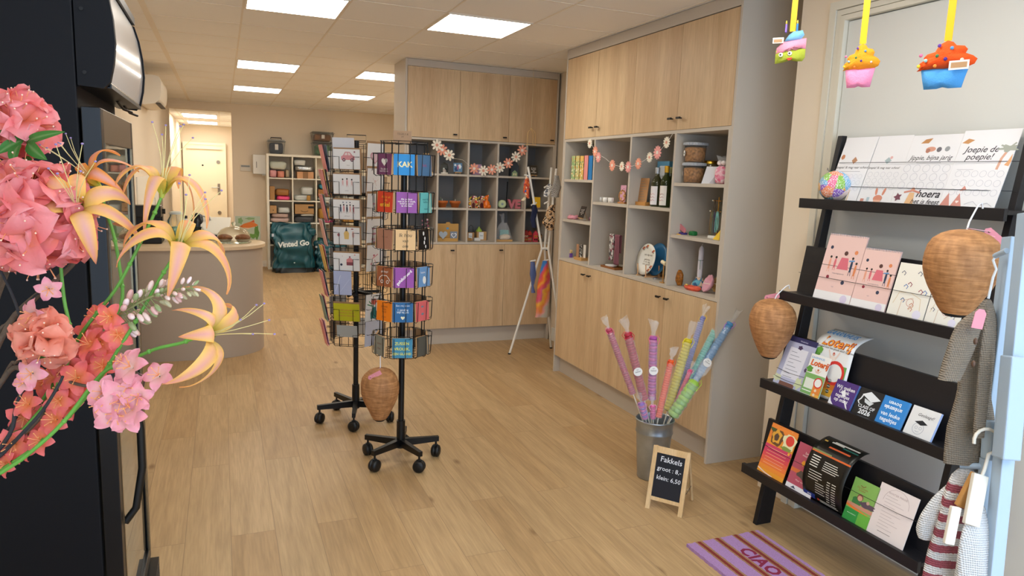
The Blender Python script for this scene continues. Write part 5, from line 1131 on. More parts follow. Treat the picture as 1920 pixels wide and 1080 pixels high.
g = G(); puff(g, [(-.25*W, .55*H), (.3*W, .58*H), (.42*W, .7*H), (.35*W, .82*H), (.05*W, .8*H), (-.1*W, .72*H)], .2*W, M_felt('#82c4ec'), UP); g.build('blue_top', t)
g = G()
for x, z in ((-.3, .20), (.0, .23)):
    g.ell((x*W, -.225*W, z*H), (.075*W, .03*W, .075*W), mat('#f4f2ee', .4), 12, 8); g.ell((x*W-.01*W, -.25*W, z*H), (.035*W, .015*W, .035*W), mat('#15151a', .3), 10, 6)
g.build('eyes', t)
g = G(); g.prism([(-.10*W, .10*H), (.09*W, .13*H), (.07*W, .075*H), (-.02*W, .05*H)], 0, .02*W, mat('#d8382c', .7), T(0, -.235*W, 0) @ UP); g.build('mouth', t)
for x, c in ((-.22, '#8f6fd0'), (.15, '#3f86d8')):
    g = G(); g.box(x*W-.02*W, x*W+.035*W, -.01, .01, .78*H, .98*H, mat(c, .7)); g.ell((x*W, 0, 1.02*H), (.03*W, .01, .06*H), mat('#f7d85a', .6), 8, 6); g.build('candle', t)
g = G(); g.box(-.010, .012, -.0008, .0008, .8*H, CEIL-b_.z-.001, M_yel); g.build('ribbon', t)
g = G(); g.box(-.62*W, -.25*W, -.02, -.018, .5*H, .64*H, mat('#efe8dc', .6)); g.box(-.58*W, -.3*W, -.021, -.02, .52*H, .6*H, mat('#b58c64', .6)); g.build('paper_tag', t)
# ================================================================ things standing on the floor
def base(px, py, z):
    if z < 1.2:
        P = atZ(px, py, z)
        if z > .5 and px > 1045 and P.x > 2.68: P = atX(px, py, 2.665); P.z = z
        if z > .5 and px < 1045 and P.y > BYF+.12: P = atY(px, py, BYF+.08); P.z = z
    elif px > 1045: P = atX(px, py, 2.645); P.z = z
    else: P = atY(px, py, BYF+.045); P.z = z
    return P, (P-Vector((0, 0, EYE))).dot(CF)/FPX
def flat(o, label, cat, group=None):
    o['label'] = label; o['category'] = cat
    if group: o['group'] = group
    return o
# ---- doormat
def mat_mat():
    m = bpy.data.materials.new('coir_stripes'); m.use_nodes = True; nt = m.node_tree; N = nt.nodes; L = nt.links; b = N['Principled BSDF']
    tc = N.new('ShaderNodeTexCoord'); s_ = N.new('ShaderNodeSeparateXYZ'); L.new(tc.outputs['Object'], s_.inputs[0])
    n0 = N.new('ShaderNodeTexNoise'); n0.inputs['Scale'].default_value = 90; L.new(tc.outputs['Object'], n0.inputs['Vector'])
    ma = N.new('ShaderNodeMath'); ma.operation = 'MULTIPLY_ADD'; L.new(n0.outputs[0], ma.inputs[0]); ma.inputs[1].default_value = .006; L.new(s_.outputs[0], ma.inputs[2])
    mr = N.new('ShaderNodeMapRange'); mr.inputs[1].default_value = -.197; mr.inputs[2].default_value = .203; L.new(ma.outputs[0], mr.inputs[0])
    r = N.new('ShaderNodeValToRGB'); r.color_ramp.interpolation = 'CONSTANT'; e = r.color_ramp.elements
    P_, T_, D_ = '#bd94cf', '#b38866', '#8f3326'
    st = [(0, P_)]
    for a in (.135, .385, .64, .885): st += [(a-.022, T_), (a, D_), (a+.042, T_), (a+.070, P_)]
    e[0].position = 0; e[0].color = rgb(P_); e[1].position = st[1][0]; e[1].color = rgb(st[1][1])
    for p, c in st[2:]: q = e.new(p); q.color = rgb(c)
    L.new(mr.outputs[0], r.inputs[0])
    n = N.new('ShaderNodeTexNoise'); n.inputs['Scale'].default_value = 420; n.inputs['Detail'].default_value = 3; L.new(tc.outputs['Object'], n.inputs['Vector'])
    r2 = N.new('ShaderNodeValToRGB'); f = r2.color_ramp.elements; f[0].position = .3; f[1].position = .7; f[0].color = (.7, .7, .7, 1); f[1].color = (1.1, 1.1, 1.1, 1); L.new(n.outputs[0], r2.inputs[0])
    L.new(mixnode(nt, r.outputs[0], r2.outputs[0], 1, 'MULTIPLY'), b.inputs['Base Color']); b.inputs['Roughness'].default_value = .95
    bp = N.new('ShaderNodeBump'); bp.inputs['Strength'].default_value = 1; bp.inputs['Distance'].default_value = .004; L.new(n.outputs[0], bp.inputs['Height']); L.new(bp.outputs[0], b.inputs['Normal']); return m
MX, MY = 2.088, 2.405
t = thing('doormat', 'lilac doormat with brick red stripes and the word CIAO', 'doormat', (MX, MY-.35, 0))
g = G(); rnd = random.Random(2); P = []
for i in range(40): P.append((-.2+.4*i/40, .35+rnd.uniform(-.0025, .0025)))
for i in range(70): P.append((.2+rnd.uniform(-.0025, .0025), .35-.7*i/70))
for i in range(40): P.append((.2-.4*i/40, -.35+rnd.uniform(-.0025, .0025)))
for i in range(70): P.append((-.2+rnd.uniform(-.0025, .0025), -.35+.7*i/70))
g.prism(P[::-1], 0, .015, mat_mat()); g.build('coir_mat', t)
g = G(); g.text('CIAO', .088, mat('#8e2448', .9, bump=.6, bscale=300), T(.013, .125, .0155) @ RZ(-PI/2), ex=.0006, bold=.028, space=1.05); g.build('lettering', t)
# ---- galvanised bucket with cellophane sweet torches
M_zinc = mat('#a9b1b8', .33, .85, bump=.08, bscale=20, var=.18, vscale=9, name='galvanised_zinc')
KXc, KYc = 2.165, 3.115
t = thing('zinc_bucket', 'tall zinc bucket holding cellophane sweet torches', 'bucket', (KXc, KYc, 0))
H_, r0, r1 = .335, .077, .103
rr = lambda z: r0+(r1-r0)*z/H_
pr = [(0, .002), (r0-.004, .002), (r0, 0), (r0+.002, .006)]+[(rr(z)+(.004 if abs(z-.262) < .006 else 0), z) for z in (.02, .1, .2, .25, .258, .262, .266, .274, .3)]+[(r1, H_-.01), (r1+.004, H_-.006), (r1+.004, H_), (r1-.001, H_+.002), (r1-.003, H_-.005)]+[(rr(z)-.004, z) for z in (.28, .2, .1, .02)]+[(0, .012)]
g = G(); g.lathe(pr, M_zinc, 48); g.build('bucket_shell', t)
M_cello = mat('#f2f5f8', .1, alpha=.19, spec=1.0, name='cellophane')
def cello_end(g, p, d, n, r, h, seed):
    rnd = random.Random(seed); d = d.normalized(); u = d.orthogonal().normalized(); v = d.cross(u)
    vs = []; fs = []; N_ = 10
    for j, (q, z) in enumerate(((.45, 0), (.3, .25), (.65, .6), (.9, 1.0))):
        for i in range(N_):
            a = 2*PI*i/N_; k = r*q*(1+rnd.uniform(-.35, .35)*(j > 0)); vs.append(p+d*h*(z+rnd.uniform(-.15, .15)*(j > 1))+u*k*math.cos(a)+v*k*math.sin(a))
    for j in range(3):
        for i in range(N_): fs.append((j*N_+i, j*N_+(i+1) % N_, (j+1)*N_+(i+1) % N_, (j+1)*N_+i))
    g.add(vs, fs, M_cello, False)
def torch(label, top, bot, wpx, color, dark, ytop, ybot, ribbon, lab=None, ends=True, seed=0, c2=None):
    a = atY(top[0], top[1], ytop); b_ = atY(bot[0], bot[1], ybot); s_ = (a-Vector((0, 0, EYE))).dot(CF)/FPX; r = wpx*s_/2
    d = (a-b_).normalized(); L_ = (a-b_).length
    # the foot of each torch rests inside the bucket
    k = max(0, (b_.z-.03)/d.z); f = b_-d*k; c = Vector((KXc, KYc, 0)); q = Vector((f.x-c.x, f.y-c.y, 0))
    if q.length > .062-r*.6: q = q.normalized()*max(.01, .062-r*.6)
    f = Vector((c.x+q.x, c.y+q.y, .02+r))
    t = thing('sweet_torch', label, 'sweets', f, group='cellophane sweet torches in the zinc bucket')
    g = G(); m = mat(color, .45, bump=.25, bscale=60); m2 = mat(dark, .45); n = int(L_/(r*.62)); rnd = random.Random(seed)
    for i in range(n):
        p = b_+d*(L_*(i+.5)/n)-f
        q = Vector((0, 0, 1)).rotation_difference(d).to_matrix().to_4x4()
        g.ell((0, 0, 0), (r*.9, r*.9, L_/n*.85), m if (i % 2 or not c2) else mat(c2, .45), 12, 6, T(*p) @ q @ RZ(rnd.uniform(0, 3)), f=lambda dd: 1+.05*math.sin(3*math.atan2(dd.y, dd.x)))
    g.build('sweets', t)
    g = G(); K = 14
    g.tube([b_-f+d*(L_*i/K) for i in range(K+1)], [r*(1.0+.05*math.sin(i*2.1+seed))*(.4 if i in (K,) else 1) for i in range(K+1)], M_cello, 10, smooth=False)
    cello_end(g, a-f, d, 8, r*1.1, r*3.4 if ends else r*2.2, seed)
    g.build('cellophane_wrap', t)
    g = G(); g.tube([(b_-f)*(i/3) for i in range(4)], [.0035]*4, mat('#e9e3d2', .7), 6); g.build('stick', t)
    if ribbon:
        g = G(); u = d.orthogonal().normalized(); v = d.cross(u); cc = a-f
        g.tube([cc+u*math.cos(q)*r*.42+v*math.sin(q)*r*.42 for q in [i*PI/5 for i in range(10)]], .0028, mat(ribbon, .35), 6, closed=True)
        for s2 in (-1, 1): g.tube([cc+v*-r*.4, cc+CR*s2*r*.7-CF*r*.5+d*r*.3, cc+CR*s2*r*(1.0+.4*rnd.random())-CF*r*.4-d*r*.5, cc+CR*s2*r*.8-d*r*1.6-CF*r*.8], .0018, mat(ribbon, .35), 6)
        g.build('ribbon_bow', t)
    if lab is not None:
        p = b_+d*L_*lab-f; n = (-CF-d*(-CF).dot(d)).normalized(); x = d.cross(n).normalized()
        M = Matrix(((x.x, d.x, n.x, 0), (x.y, d.y, n.y, 0), (x.z, d.z, n.z, 0), (0, 0, 0, 1))); M = T(*(p+n*(r*1.04))) @ M.to_3x3().to_4x4()
        g = G(); g.prism(blob(0, 0, r*.95, r*.95, 20), -.0004, .0004, mat('#f2f1ee', .5), M); g.text('fakkel', r*.5, mat('#54545a', .6), M @ T(0, 0, .0006)); g.text('liefs', r*.3, mat('#54545a', .6), M @ T(0, r*.45, .0006)); g.build('round_sticker', t)
    return t
S3 = 4.5
def cz(x, y): return (1110+x/S3, 560+y/S3)
torch('tall thin raspberry red torch, leftmost in the zinc bucket', cz(140, 255), cz(345, 800), 14, '#b03c58', '#8a2c44', 3.16, 3.13, '#e36f92', seed=1)
torch('tall dark red torch with white round sticker, second from left', cz(300, 290), cz(440, 850), 18, '#ad2338', '#7d1828', 3.10, 3.10, '#d42a3c', .45, seed=2)
torch('tall magenta torch with white round sticker, upright', cz(518, 320), cz(505, 850), 18, '#c2549a', '#9a3f86', 3.13, 3.12, '#e86a8c', .48, seed=3, c2='#a94f9e')
torch('short bright orange torch in the front of the bucket', cz(668, 520), cz(560, 1000), 14, '#ea5a1e', '#b8421a', 3.05, 3.06, '#e8492c', seed=4)
torch('broad yellow torch with yellow ribbon', cz(812, 345), cz(640, 940), 19, '#d2c016', '#a89a1c', 3.14, 3.13, '#f0e21c', seed=5)
torch('long lavender grey torch behind the yellow one', cz(935, 150), cz(690, 930), 13, '#8f8fc2', '#7a7ca6', 3.22, 3.16, '#e9c42c', seed=6)
torch('mint green torch leaning right', cz(1075, 200), cz(705, 915), 15, '#6fbfae', '#539a8c', 3.20, 3.15, '#9ad84a', seed=7, c2='#7ac3b8')
torch('blue torch with round sticker, rightmost and leaning', cz(1165, 205), cz(722, 926), 17, '#4f8fc0', '#35688f', 3.16, 3.13, '#c07ae0', .53, seed=8)
torch('thin pink torch between the orange and green ones', cz(832, 600), cz(690, 930), 10, '#e2567e', '#b84468', 3.10, 3.10, '#f08ab0', seed=9)
torch('thick lime green torch in front at the right of the bucket', cz(870, 700), cz(680, 990), 25, '#86b83a', '#5c8c2a', 3.04, 3.07, '#b8e04a', seed=10, c2='#9cc64c')
torch('short violet and pink torch low in the bucket', cz(415, 880), cz(450, 1010), 14, '#8f6fc0', '#6a4f9a', 3.09, 3.10, '#e88ac0', seed=11, c2='#d06ab0')
torch('short pink torch low in the bucket beside the orange one', cz(512, 900), cz(515, 1010), 12, '#d9569a', '#a9407a', 3.07, 3.08, '#f4b8d4', seed=12)
# ---- chalk board
t = thing('chalkboard', 'small A-frame chalkboard with pine frame and prices, in front of the bucket', 'sign', (1.976, 2.7205, 0), (0, 0, math.atan2(-.149, .114)))
M_pine = oak('pine', '#e6c698', '#d3ad78', 'z', .5, 2.0)
Wc = .188; Hc = .315; ln = .24
Mf = RX(-ln)
g = G(); q = .022
for s_ in (-1, 1): g.box(s_*Wc/2-(q if s_ > 0 else 0), s_*Wc/2+(0 if s_ > 0 else q), 0, .012, 0, Hc, M_pine, Mf)
g.box(-Wc/2+q, Wc/2-q, 0.0005, .0115, .048, .066, M_pine, Mf); g.box(-Wc/2+q, Wc/2-q, 0.0005, .0115, Hc-.032, Hc, M_pine, Mf)
g.build('front_frame', t, bevel=.001)
g = G(); g.box(-Wc/2+q, Wc/2-q, .004, .008, .066, Hc-.032, mat('#1b1d26', .75), Mf); g.build('blackboard', t)
mw_ = mat('#e9ecf2', .8); Mt = Mf @ T(0, .0035, 0) @ UP
for s_, x, z, sz in (('Fakkels', .004, .254, .038), ('groot : 8,-', .0, .208, .030), ('klein: 6,50', .002, .162, .030)): G().text(s_, sz, mw_, Mt @ T(x, z, 0) @ RZ(-.02), bold=.004, shear=.05).build('chalk_writing', t)
g = G(); Mb = T(0, .0, 0)
top = Mf @ Vector((0, .013, Hc-.004)); dy = .215
for s_ in (-1, 1):
    g.tube([(s_*(Wc/2-.012), top.y+.004, top.z), (s_*(Wc/2-.012), dy, .006)], .009, M_pine, 4)
g.tube([(-Wc/2+.012, top.y+(dy-top.y)*.86, top.z*.14+.02), (Wc/2-.012, top.y+(dy-top.y)*.86, top.z*.14+.02)], .008, M_pine, 4)
g.build('rear_frame', t)
g = G(); g.tube([(Wc/2-.01, .04, .1), (Wc/2-.01, .09, .085), (Wc/2-.01, .17, .1)], .0012, mat('#26262a', .6), 5); g.build('stay_cord', t)
# ---- white coat stand with scarves
M_wp = mat('#ece8de', .35, name='white_powder_coat')
fA, fB, fC = Vector((2.422, 5.859, 0)), Vector((2.902, 5.975, 0)), Vector((2.86, 5.60, 0))
J = Vector((2.69, 5.80, .985))
t = thing('coat_stand', 'white three-legged coat stand hung with scarves and small bags', 'coat stand', (J.x, J.y, 0))
O_ = Vector((J.x, J.y, 0))
tA_, tB_, tC_ = atY(990, 313, 5.80), atY(1034, 314, 5.86), atY(1043, 316, 5.72)
for f, j, tp in ((fA, J+Vector((-.01, 0, 0)), tA_), (fB, J+Vector((.03, .03, 0)), tB_), (fC, J+Vector((.04, -.03, 0)), tC_)):
    g = G(); g.tube([f-O_, j-O_, tp-O_], .0105, M_wp, 12); o = g.build('leg', t)
    gg = G(); gg.cyl(f-O_+Vector((0, 0, .0)), f-O_+Vector((0, 0, .012)), .0135, M_black, n=12); gg.build('rubber_foot', o)
g = G(); g.tube([J-O_+Vector((-.02, 0, 0)), J-O_+Vector((.05, .0, 0))], .012, M_wp, 10); g.build('joint', t)
pegs = [((983, 328), (995, 331), 5.80), ((1020, 352), (1032, 345), 5.84), ((996, 385), (1006, 380), 5.8), ((1020, 382), (1028, 378), 5.78), ((994, 490), (1004, 488), 5.82), ((1018, 490), (1028, 487), 5.78)]
for a, b_, Y_ in pegs:
    G().tube([atY(*a, Y_)-O_, atY(*b_, Y_)-O_], .007, M_wp, 8).build('peg', t)
def drape(name, label, cat, pts, rad, Y_, m, flat_=.45, group=None, mfn=None, folds=3):
    """hanging cloth: soft tube along image points at depth Y, rad in px"""
    P = [atY(x, y, Y_) for x, y in pts]; s_ = (P[0]-Vector((0, 0, EYE))).dot(CF)/FPX
    # resample
    K = 26; q = []; R_ = []
    for i in range(K+1):
        u = i/K*(len(P)-1); j = min(int(u), len(P)-2); f = u-j; q.append(P[j].lerp(P[j+1], f)); R_.append((rad[j]*(1-f)+rad[j+1]*f)*s_)
    o0 = q[0]; g = G(); n = 22; vs = []
    for i in range(K+1):
        for a in range(n):
            th = 2*PI*a/n; k = R_[i]*(1+.16*math.sin(folds*th+i*.25)+.06*math.sin(7*th-i*.5)); p = q[i]-o0+Vector((math.cos(th)*k*.98, math.sin(th)*k*flat_, 0)); vs.append(p)
    F = [(i*n+a, i*n+(a+1) % n, (i+1)*n+(a+1) % n, (i+1)*n+a) for i in range(K) for a in range(n)]
    if mfn:
        for k_, f in enumerate(F): g.add([vs[v] for v in f], [(0, 1, 2, 3)], mfn((k_ % n)/n, (k_//n)/K), True)
    else: g.add(vs, F, m, True)
    g.add(vs, [tuple(range(n))[::-1], tuple(K*n+a for a in range(n))], m or mfn(0, 1), True)
    o = g.build(name, loc=o0); o['label'] = label; o['category'] = cat
    if group: o['group'] = group
    if mfn:
        import bmesh
        bm = bmesh.new(); bm.from_mesh(o.data); bmesh.ops.remove_doubles(bm, verts=bm.verts, dist=1e-6); bm.to_mesh(o.data); bm.free()
    return o
def spot_mat(name, cs, scale, rnd=1):
    m = bpy.data.materials.new(name); m.use_nodes = True; nt = m.node_tree; N = nt.nodes; L = nt.links; b = N['Principled BSDF']
    tc = N.new('ShaderNodeTexCoord'); v = N.new('ShaderNodeTexVoronoi'); v.inputs['Scale'].default_value = scale; v.inputs['Randomness'].default_value = rnd; L.new(tc.outputs['Object'], v.inputs['Vector'])
    r = N.new('ShaderNodeValToRGB'); r.color_ramp.interpolation = 'CONSTANT'; e = r.color_ramp.elements
    e[0].position = 0; e[0].color = rgb(cs[0]); e[1].position = 1/len(cs); e[1].color = rgb(cs[1])
    for i in range(2, len(cs)): q = e.new(i/len(cs)); q.color = rgb(cs[i])
    sp = N.new('ShaderNodeSeparateColor'); L.new(v.outputs['Color'], sp.inputs[0]); L.new(sp.outputs[0], r.inputs[0]); L.new(r.outputs[0], b.inputs['Base Color']); b.inputs['Roughness'].default_value = .7; return m
def wave_mat(name, c1, c2, scale, direction='Z', dist=0, rough=.8, bump=0, dscale=2):
    m = bpy.data.materials.new(name); m.use_nodes = True; nt = m.node_tree; N = nt.nodes; L = nt.links; b = N['Principled BSDF']
    tc = N.new('ShaderNodeTexCoord'); v = N.new('ShaderNodeTexWave'); v.bands_direction = direction; v.inputs['Scale'].default_value = scale; v.inputs['Distortion'].default_value = dist; v.inputs['Detail Scale'].default_value = dscale; L.new(tc.outputs['Object'], v.inputs['Vector'])
    r = N.new('ShaderNodeValToRGB'); e = r.color_ramp.elements; e[0].position = .35; e[1].position = .65; e[0].color = rgb(c1); e[1].color = rgb(c2); L.new(v.outputs[0], r.inputs[0]); L.new(r.outputs[0], b.inputs['Base Color']); b.inputs['Roughness'].default_value = rough
    if bump:
        bp = N.new('ShaderNodeBump'); bp.inputs['Strength'].default_value = bump; bp.inputs['Distance'].default_value = .004; L.new(v.outputs[0], bp.inputs['Height']); L.new(bp.outputs[0], b.inputs['Normal'])
    return m
SC_ = 'scarves and pouches on the white coat stand'
drape('pouch', 'orange and blue patterned pouch hanging at the top left of the coat stand', 'pouch', [(988, 330), (987, 345), (987, 360), (991, 372)], [2, 6, 6, 2.5], 5.78, spot_mat('patterned', ['#c9502a', '#e8743a', '#3f62b0', '#b03a3a', '#e9c9a8', '#d9602c'], 60), group=SC_)
drape('tassel', 'small cream tassel below the orange and blue pouch', 'tassel', [(984, 370), (981, 376)], [2.5, 4], 5.77, mat('#e6d6b0', .8), group=SC_)
drape('pouch', 'white and grey patterned pouch at the top of the coat stand', 'pouch', [(1032, 345), (1028, 358), (1024, 369)], [4, 8, 5], 5.80, spot_mat('greyprint', ['#e6e3de', '#8d8d96', '#d0ccc6', '#5b5f6c', '#f2efe9'], 70), group=SC_)
drape('pouch', 'black and white striped pouch at the top right of the coat stand', 'pouch', [(1044, 329), (1043, 350), (1041, 370)], [4, 9, 8], 5.70, wave_mat('zigzag', '#17171c', '#d9d6d0', 55, 'DIAGONAL', 1.0), group=SC_)
drape('scarf', 'leopard print scarf on the right of the coat stand', 'scarf', [(1036, 384), (1031, 400), (1029, 418), (1033, 432)], [5, 9, 12, 6], 5.70, spot_mat('leopard', ['#c79a6a', '#2b1d16', '#d9b48a', '#e2c6a2', '#3a261b'], 75), group=SC_)
drape('scarf', 'navy scarf hanging left on the coat stand', 'scarf', [(1002, 384), (1002, 395), (999, 412), (1002, 427)], [4, 6, 5, 4], 5.78, mat('#141c3c', .7, bump=.4, bscale=30), group=SC_)
drape('scarf', 'slate blue scarf with a knot hanging low on the coat stand', 'scarf', [(999, 491), (999, 515), (999, 531), (999, 535), (1000, 549)], [4, 6.5, 3, 2, 4], 5.77, mat('#5a6794', .7, bump=.4, bscale=30), group=SC_)
def rainbow():
    m = bpy.data.materials.new('rainbow_cloth'); m.use_nodes = True; nt = m.node_tree; N = nt.nodes; L = nt.links; b = N['Principled BSDF']
    tc = N.new('ShaderNodeTexCoord'); s_ = N.new('ShaderNodeSeparateXYZ'); L.new(tc.outputs['Object'], s_.inputs[0])
    n = N.new('ShaderNodeTexNoise'); n.inputs['Scale'].default_value = 9; L.new(tc.outputs['Object'], n.inputs['Vector'])
    a = N.new('ShaderNodeMath'); a.operation = 'MULTIPLY_ADD'; L.new(n.outputs[0], a.inputs[0]); a.inputs[1].default_value = .30; L.new(s_.outputs[2], a.inputs[2])
    q = N.new('ShaderNodeMath'); q.operation = 'MULTIPLY_ADD'; L.new(s_.outputs[0], q.inputs[0]); q.inputs[1].default_value = -1.4; L.new(a.outputs[0], q.inputs[2])
    mr = N.new('ShaderNodeMapRange'); mr.inputs[1].default_value = .16; mr.inputs[2].default_value = -.36; L.new(q.outputs[0], mr.inputs[0])
    r = N.new('ShaderNodeValToRGB'); e = r.color_ramp.elements; cs = ['#3a7fc4', '#d94a6c', '#e8622c', '#f0a02c', '#e0504c', '#d9577c', '#f0b23c', '#e8823c', '#e0a098', '#b9b0a0']
    e[0].position = 0; e[0].color = rgb(cs[0]); e[1].position = .1; e[1].color = rgb(cs[1])
    for i in range(2, 10): k = e.new(i/9.5); k.color = rgb(cs[i])
    L.new(mr.outputs[0], r.inputs[0]); L.new(r.outputs[0], b.inputs['Base Color']); b.inputs['Roughness'].default_value = .7; return m
drape('scarf', 'long rainbow coloured scarf hanging low on the coat stand', 'scarf', [(1022, 489), (1021, 520), (1018, 560), (1017, 594)], [5, 10, 13, 15], 5.74, rainbow(), group=SC_, folds=4)
# ---- little wooden swing shelf on a cord
p = Vector((2.71, 6.22, 1.922))
t = thing('hanging_arch', 'small wooden arch shelf hanging on a cord before the back cupboards', 'hanging decoration', p)
M_lw = mat('#d9b681', .6)
G().box(-.05, .05, -.02, .02, 0, .008, M_lw).build('base_board', t)
for r_, dy in ((.042, -.012), (.027, .008)):
    G().tube([(-r_, dy, .008), (-r_, dy, .09)]+[(-r_*math.cos(a*PI/8), dy, .09+.055*math.sin(a*PI/8)) for a in range(1, 8)]+[(r_, dy, .09), (r_, dy, .008)], .0035, M_lw, 6).build('arch', t)
G().ell((0, -.003, .152), (.009, .009, .012), M_lw).build('bead', t)
G().tube([(0, -.003, .15), (0, -.003, CEIL-1.922-.001)], .0018, mat('#d9c9a0', .8), 5).build('cord', t)
# ================================================================ flower garlands
def garland(label, pts, flowers, plane, cols, n=8):
    f = (lambda x, y: atX(x, y, plane[1])) if plane[0] == 'X' else (lambda x, y: atY(x, y, plane[1]))
    o0 = f(*pts[0]); t = thing('flower_garland', label, 'garland', o0)
    G().tube([f(*p)-o0 for p in pts], .0012, mat('#eee6dc', .7), 5).build('string', t)
    for i, (x, y, r, k) in enumerate(flowers):
        p = f(x, y)-o0; s_ = (f(x, y)-Vector((0, 0, EYE))).dot(CF)/FPX
        M = T(*p) @ (RZ(-PI/2) if plane[0] == 'X' else Matrix.Identity(4)) @ UP @ RZ(i*1.3)
        g = G(); R_ = r*s_; m1 = mat(cols[k], .8); N_ = n if k != 'w8' else 8
        g.prism(daisy(0, 0, R_, n, .55 if n > 9 else .38), .003-.0045*(i % 2), .006-.0045*(i % 2), m1, M); g.build('felt_flower', t)
        o = G().prism(blob(0, 0, R_*.26, R_*.26, 14), .006-.0045*(i % 2), .008-.0045*(i % 2), mat('#f0e6da' if k != 'w' else '#e8a58c', .8), M).build('flower_centre', t)
    return t
cw = {'w': '#f4ead6', 'o': '#f0a48a', 'p': '#f0a6a0'}
garland('garland of cream and salmon felt flowers across the back niches', [(812, 268), (822, 272), (846, 296), (868, 300), (889, 318), (907, 320), (922, 318), (937, 316), (954, 305), (967, 294), (979, 281)],
        [(819, 272, 11, 'w'), (829, 281, 11, 'o'), (842, 291, 11, 'w'), (889, 316, 10, 'o'), (906, 320, 10, 'w'), (922, 318, 10, 'o'), (937, 314, 10, 'w'), (953, 306, 10, 'o'), (967, 294, 10, 'w'), (979, 282, 10, 'o')], ('Y', 6.335), cw)
garland('garland of salmon, pink and cream felt flowers across the right wall niches', [(1106, 262), (1116, 285), (1135, 297), (1149, 309), (1166, 313), (1178, 314), (1198, 307), (1219, 294), (1234, 286), (1251, 267), (1262, 250)],
        [(1107, 269, 9, 'w'), (1116, 284, 10, 'o'), (1123, 295, 10, 'p'), (1148, 310, 11, 'o'), (1167, 312, 9, 'w'), (1178, 313, 11, 'p'), (1198, 307, 11, 'o'), (1218, 295, 10, 'w'), (1234, 286, 13, 'p'), (1250, 267, 11, 'w')], ('X', 2.555), cw, 12)
# ================================================================ goods in the right wall niches (fronts face -X)
RR = -PI/2
def rt(name, label, cat, px, py, z, depth=None, rz=RR, group=None):
    P, s_ = base(px, py, z)
    return thing(name, label, cat, P, (0, 0, rz), group), s_
ZB, ZM, ZT, ZC = .975, 1.295, 1.615, 1.455
# books, far column top
P0, s0 = base(1070, 335, ZT)
bk = [('green and cream floral book, leftmost in the top left niche', '#a9c48c', 'fl', .185), ('yellow and cream floral book beside the green one', '#d9cf8a', 'fl', .185), ('orange yellow floral book, third in the row', '#efc36a', 'fl', .183), ('plain salmon pink book', '#ef9a94', '', .185), ('bright blue book, rightmost in the row', '#2a7fc4', '', .183)]
yy = atX(1070, 335, 2.60).y
ye = atX(1110, 337, 2.60).y; wb = (yy-ye)/5
fl_m = lambda c: spot_mat('floral', [c, c, '#f4efd2', c, '#7fa86a', '#e8b85c', c], 75)
for i, (lb, c, k, h_) in enumerate(bk):
    t = thing('book', lb, 'book', (2.60, yy-wb*(i+.5), ZT), (0, 0, RR), 'books in the top left niche of the right wall')
    m = fl_m(c) if k else mat(c, .5)
    g = G(); w2 = wb*.47; g.box(-w2, w2, 0, .004, 0, h_, m); g.box(-w2, -w2+.003, 0, .14, 0, h_, m); g.box(w2-.003, w2, 0, .14, 0, h_, m); g.build('cover', t)
    G().box(-w2+.003, w2-.003, .004, .136, .003, h_-.004, mat('#efe9da', .8)).build('pages', t)
# scrunchies
for px, py, c, lb in ((1064, 409, '#e6dcb4', 'cream scrunchie on the far middle shelf'), (1075, 405, '#e29aa6', 'pink scrunchie on the far middle shelf'), (1094, 408, '#c98aa0', 'mauve scrunchie behind the little black sign')):
    P, s_ = base(px, py+1, ZM)
    if c == '#c98aa0': P = P+Vector((.10, .0, 0))
    g = G(); R_ = .032; g.tube([(R_*math.cos(a*PI/12), R_*math.sin(a*PI/12), .016+.004*math.sin(a*1.7)) for a in range(24)], [.014+.0035*math.sin(a*2.6) for a in range(24)], mat(c, .7, bump=.4, bscale=60), 8, closed=True)
    o = g.build('scrunchie', loc=P); flat(o, lb, 'hair tie', 'scrunchies in the right wall niches')
def easel_sign(label, px, py, z, w_, h_, color, art, rz=RR, tilt=.3, esc='#d9a86a', cat='sign', name='easel_sign', P=None):
    if P is None: P, s_ = base(px, py, z)
    t = thing(name, label, cat, P, (0, 0, rz))
    g = G(); m = mat(esc, .6)
    for s_ in (-1, 1): g.tube([(s_*w_*.28, -.008, .002), (s_*w_*.1, .02, h_*.9)], .0022, m, 5)
    g.tube([(0, .055, .002), (0, .02, h_*.9)], .0022, m, 5); g.box(-w_*.38, w_*.38, -.018, .004, .016, .021, m); g.build('easel', t)
    g = G(); M = T(0, -.010, .021) @ RX(-tilt); g.box(-w_/2, w_/2, 0, .004, 0, h_, mat(color, .6), M); paint(g, art, w_, M @ T(-w_/2, 0, 0) @ UP); g.build('panel', t); return t
easel_sign('little black sign with white lines on an easel, far middle niche of the right wall', 1090, 412, ZM, .085, .095, '#2b211c', [('t', 'Soms blijf\nje even\nstaan heel\nstil', .5, .55, .17, '#efe9e0', {'sh': .2})])
P, s_ = base(1069, 481, ZB)
t = thing('candle_figure', 'small purple and yellow heart shaped figure, lowest far niche', 'figure', P, (0, 0, RR))
G().box(-.02, .02, -.012, .012, 0, .035, mat('#7a4fa0', .6)).build('base_block', t)
g = G(); g.prism([(x*1.0, y) for x, y in heart(0, .045, .052)], -.008, .008, mat('#e9c98a', .6), UP); g.build('heart', t)
P, s_ = base(1089, 482, ZB)
t = thing('card_rack', 'wooden rack with patterned cards in the lowest far niche', 'card rack', P, (0, 0, RR))
G().box(-.065, .065, -.03, .06, 0, .022, mat('#c99a5c', .5)).build('tray', t)
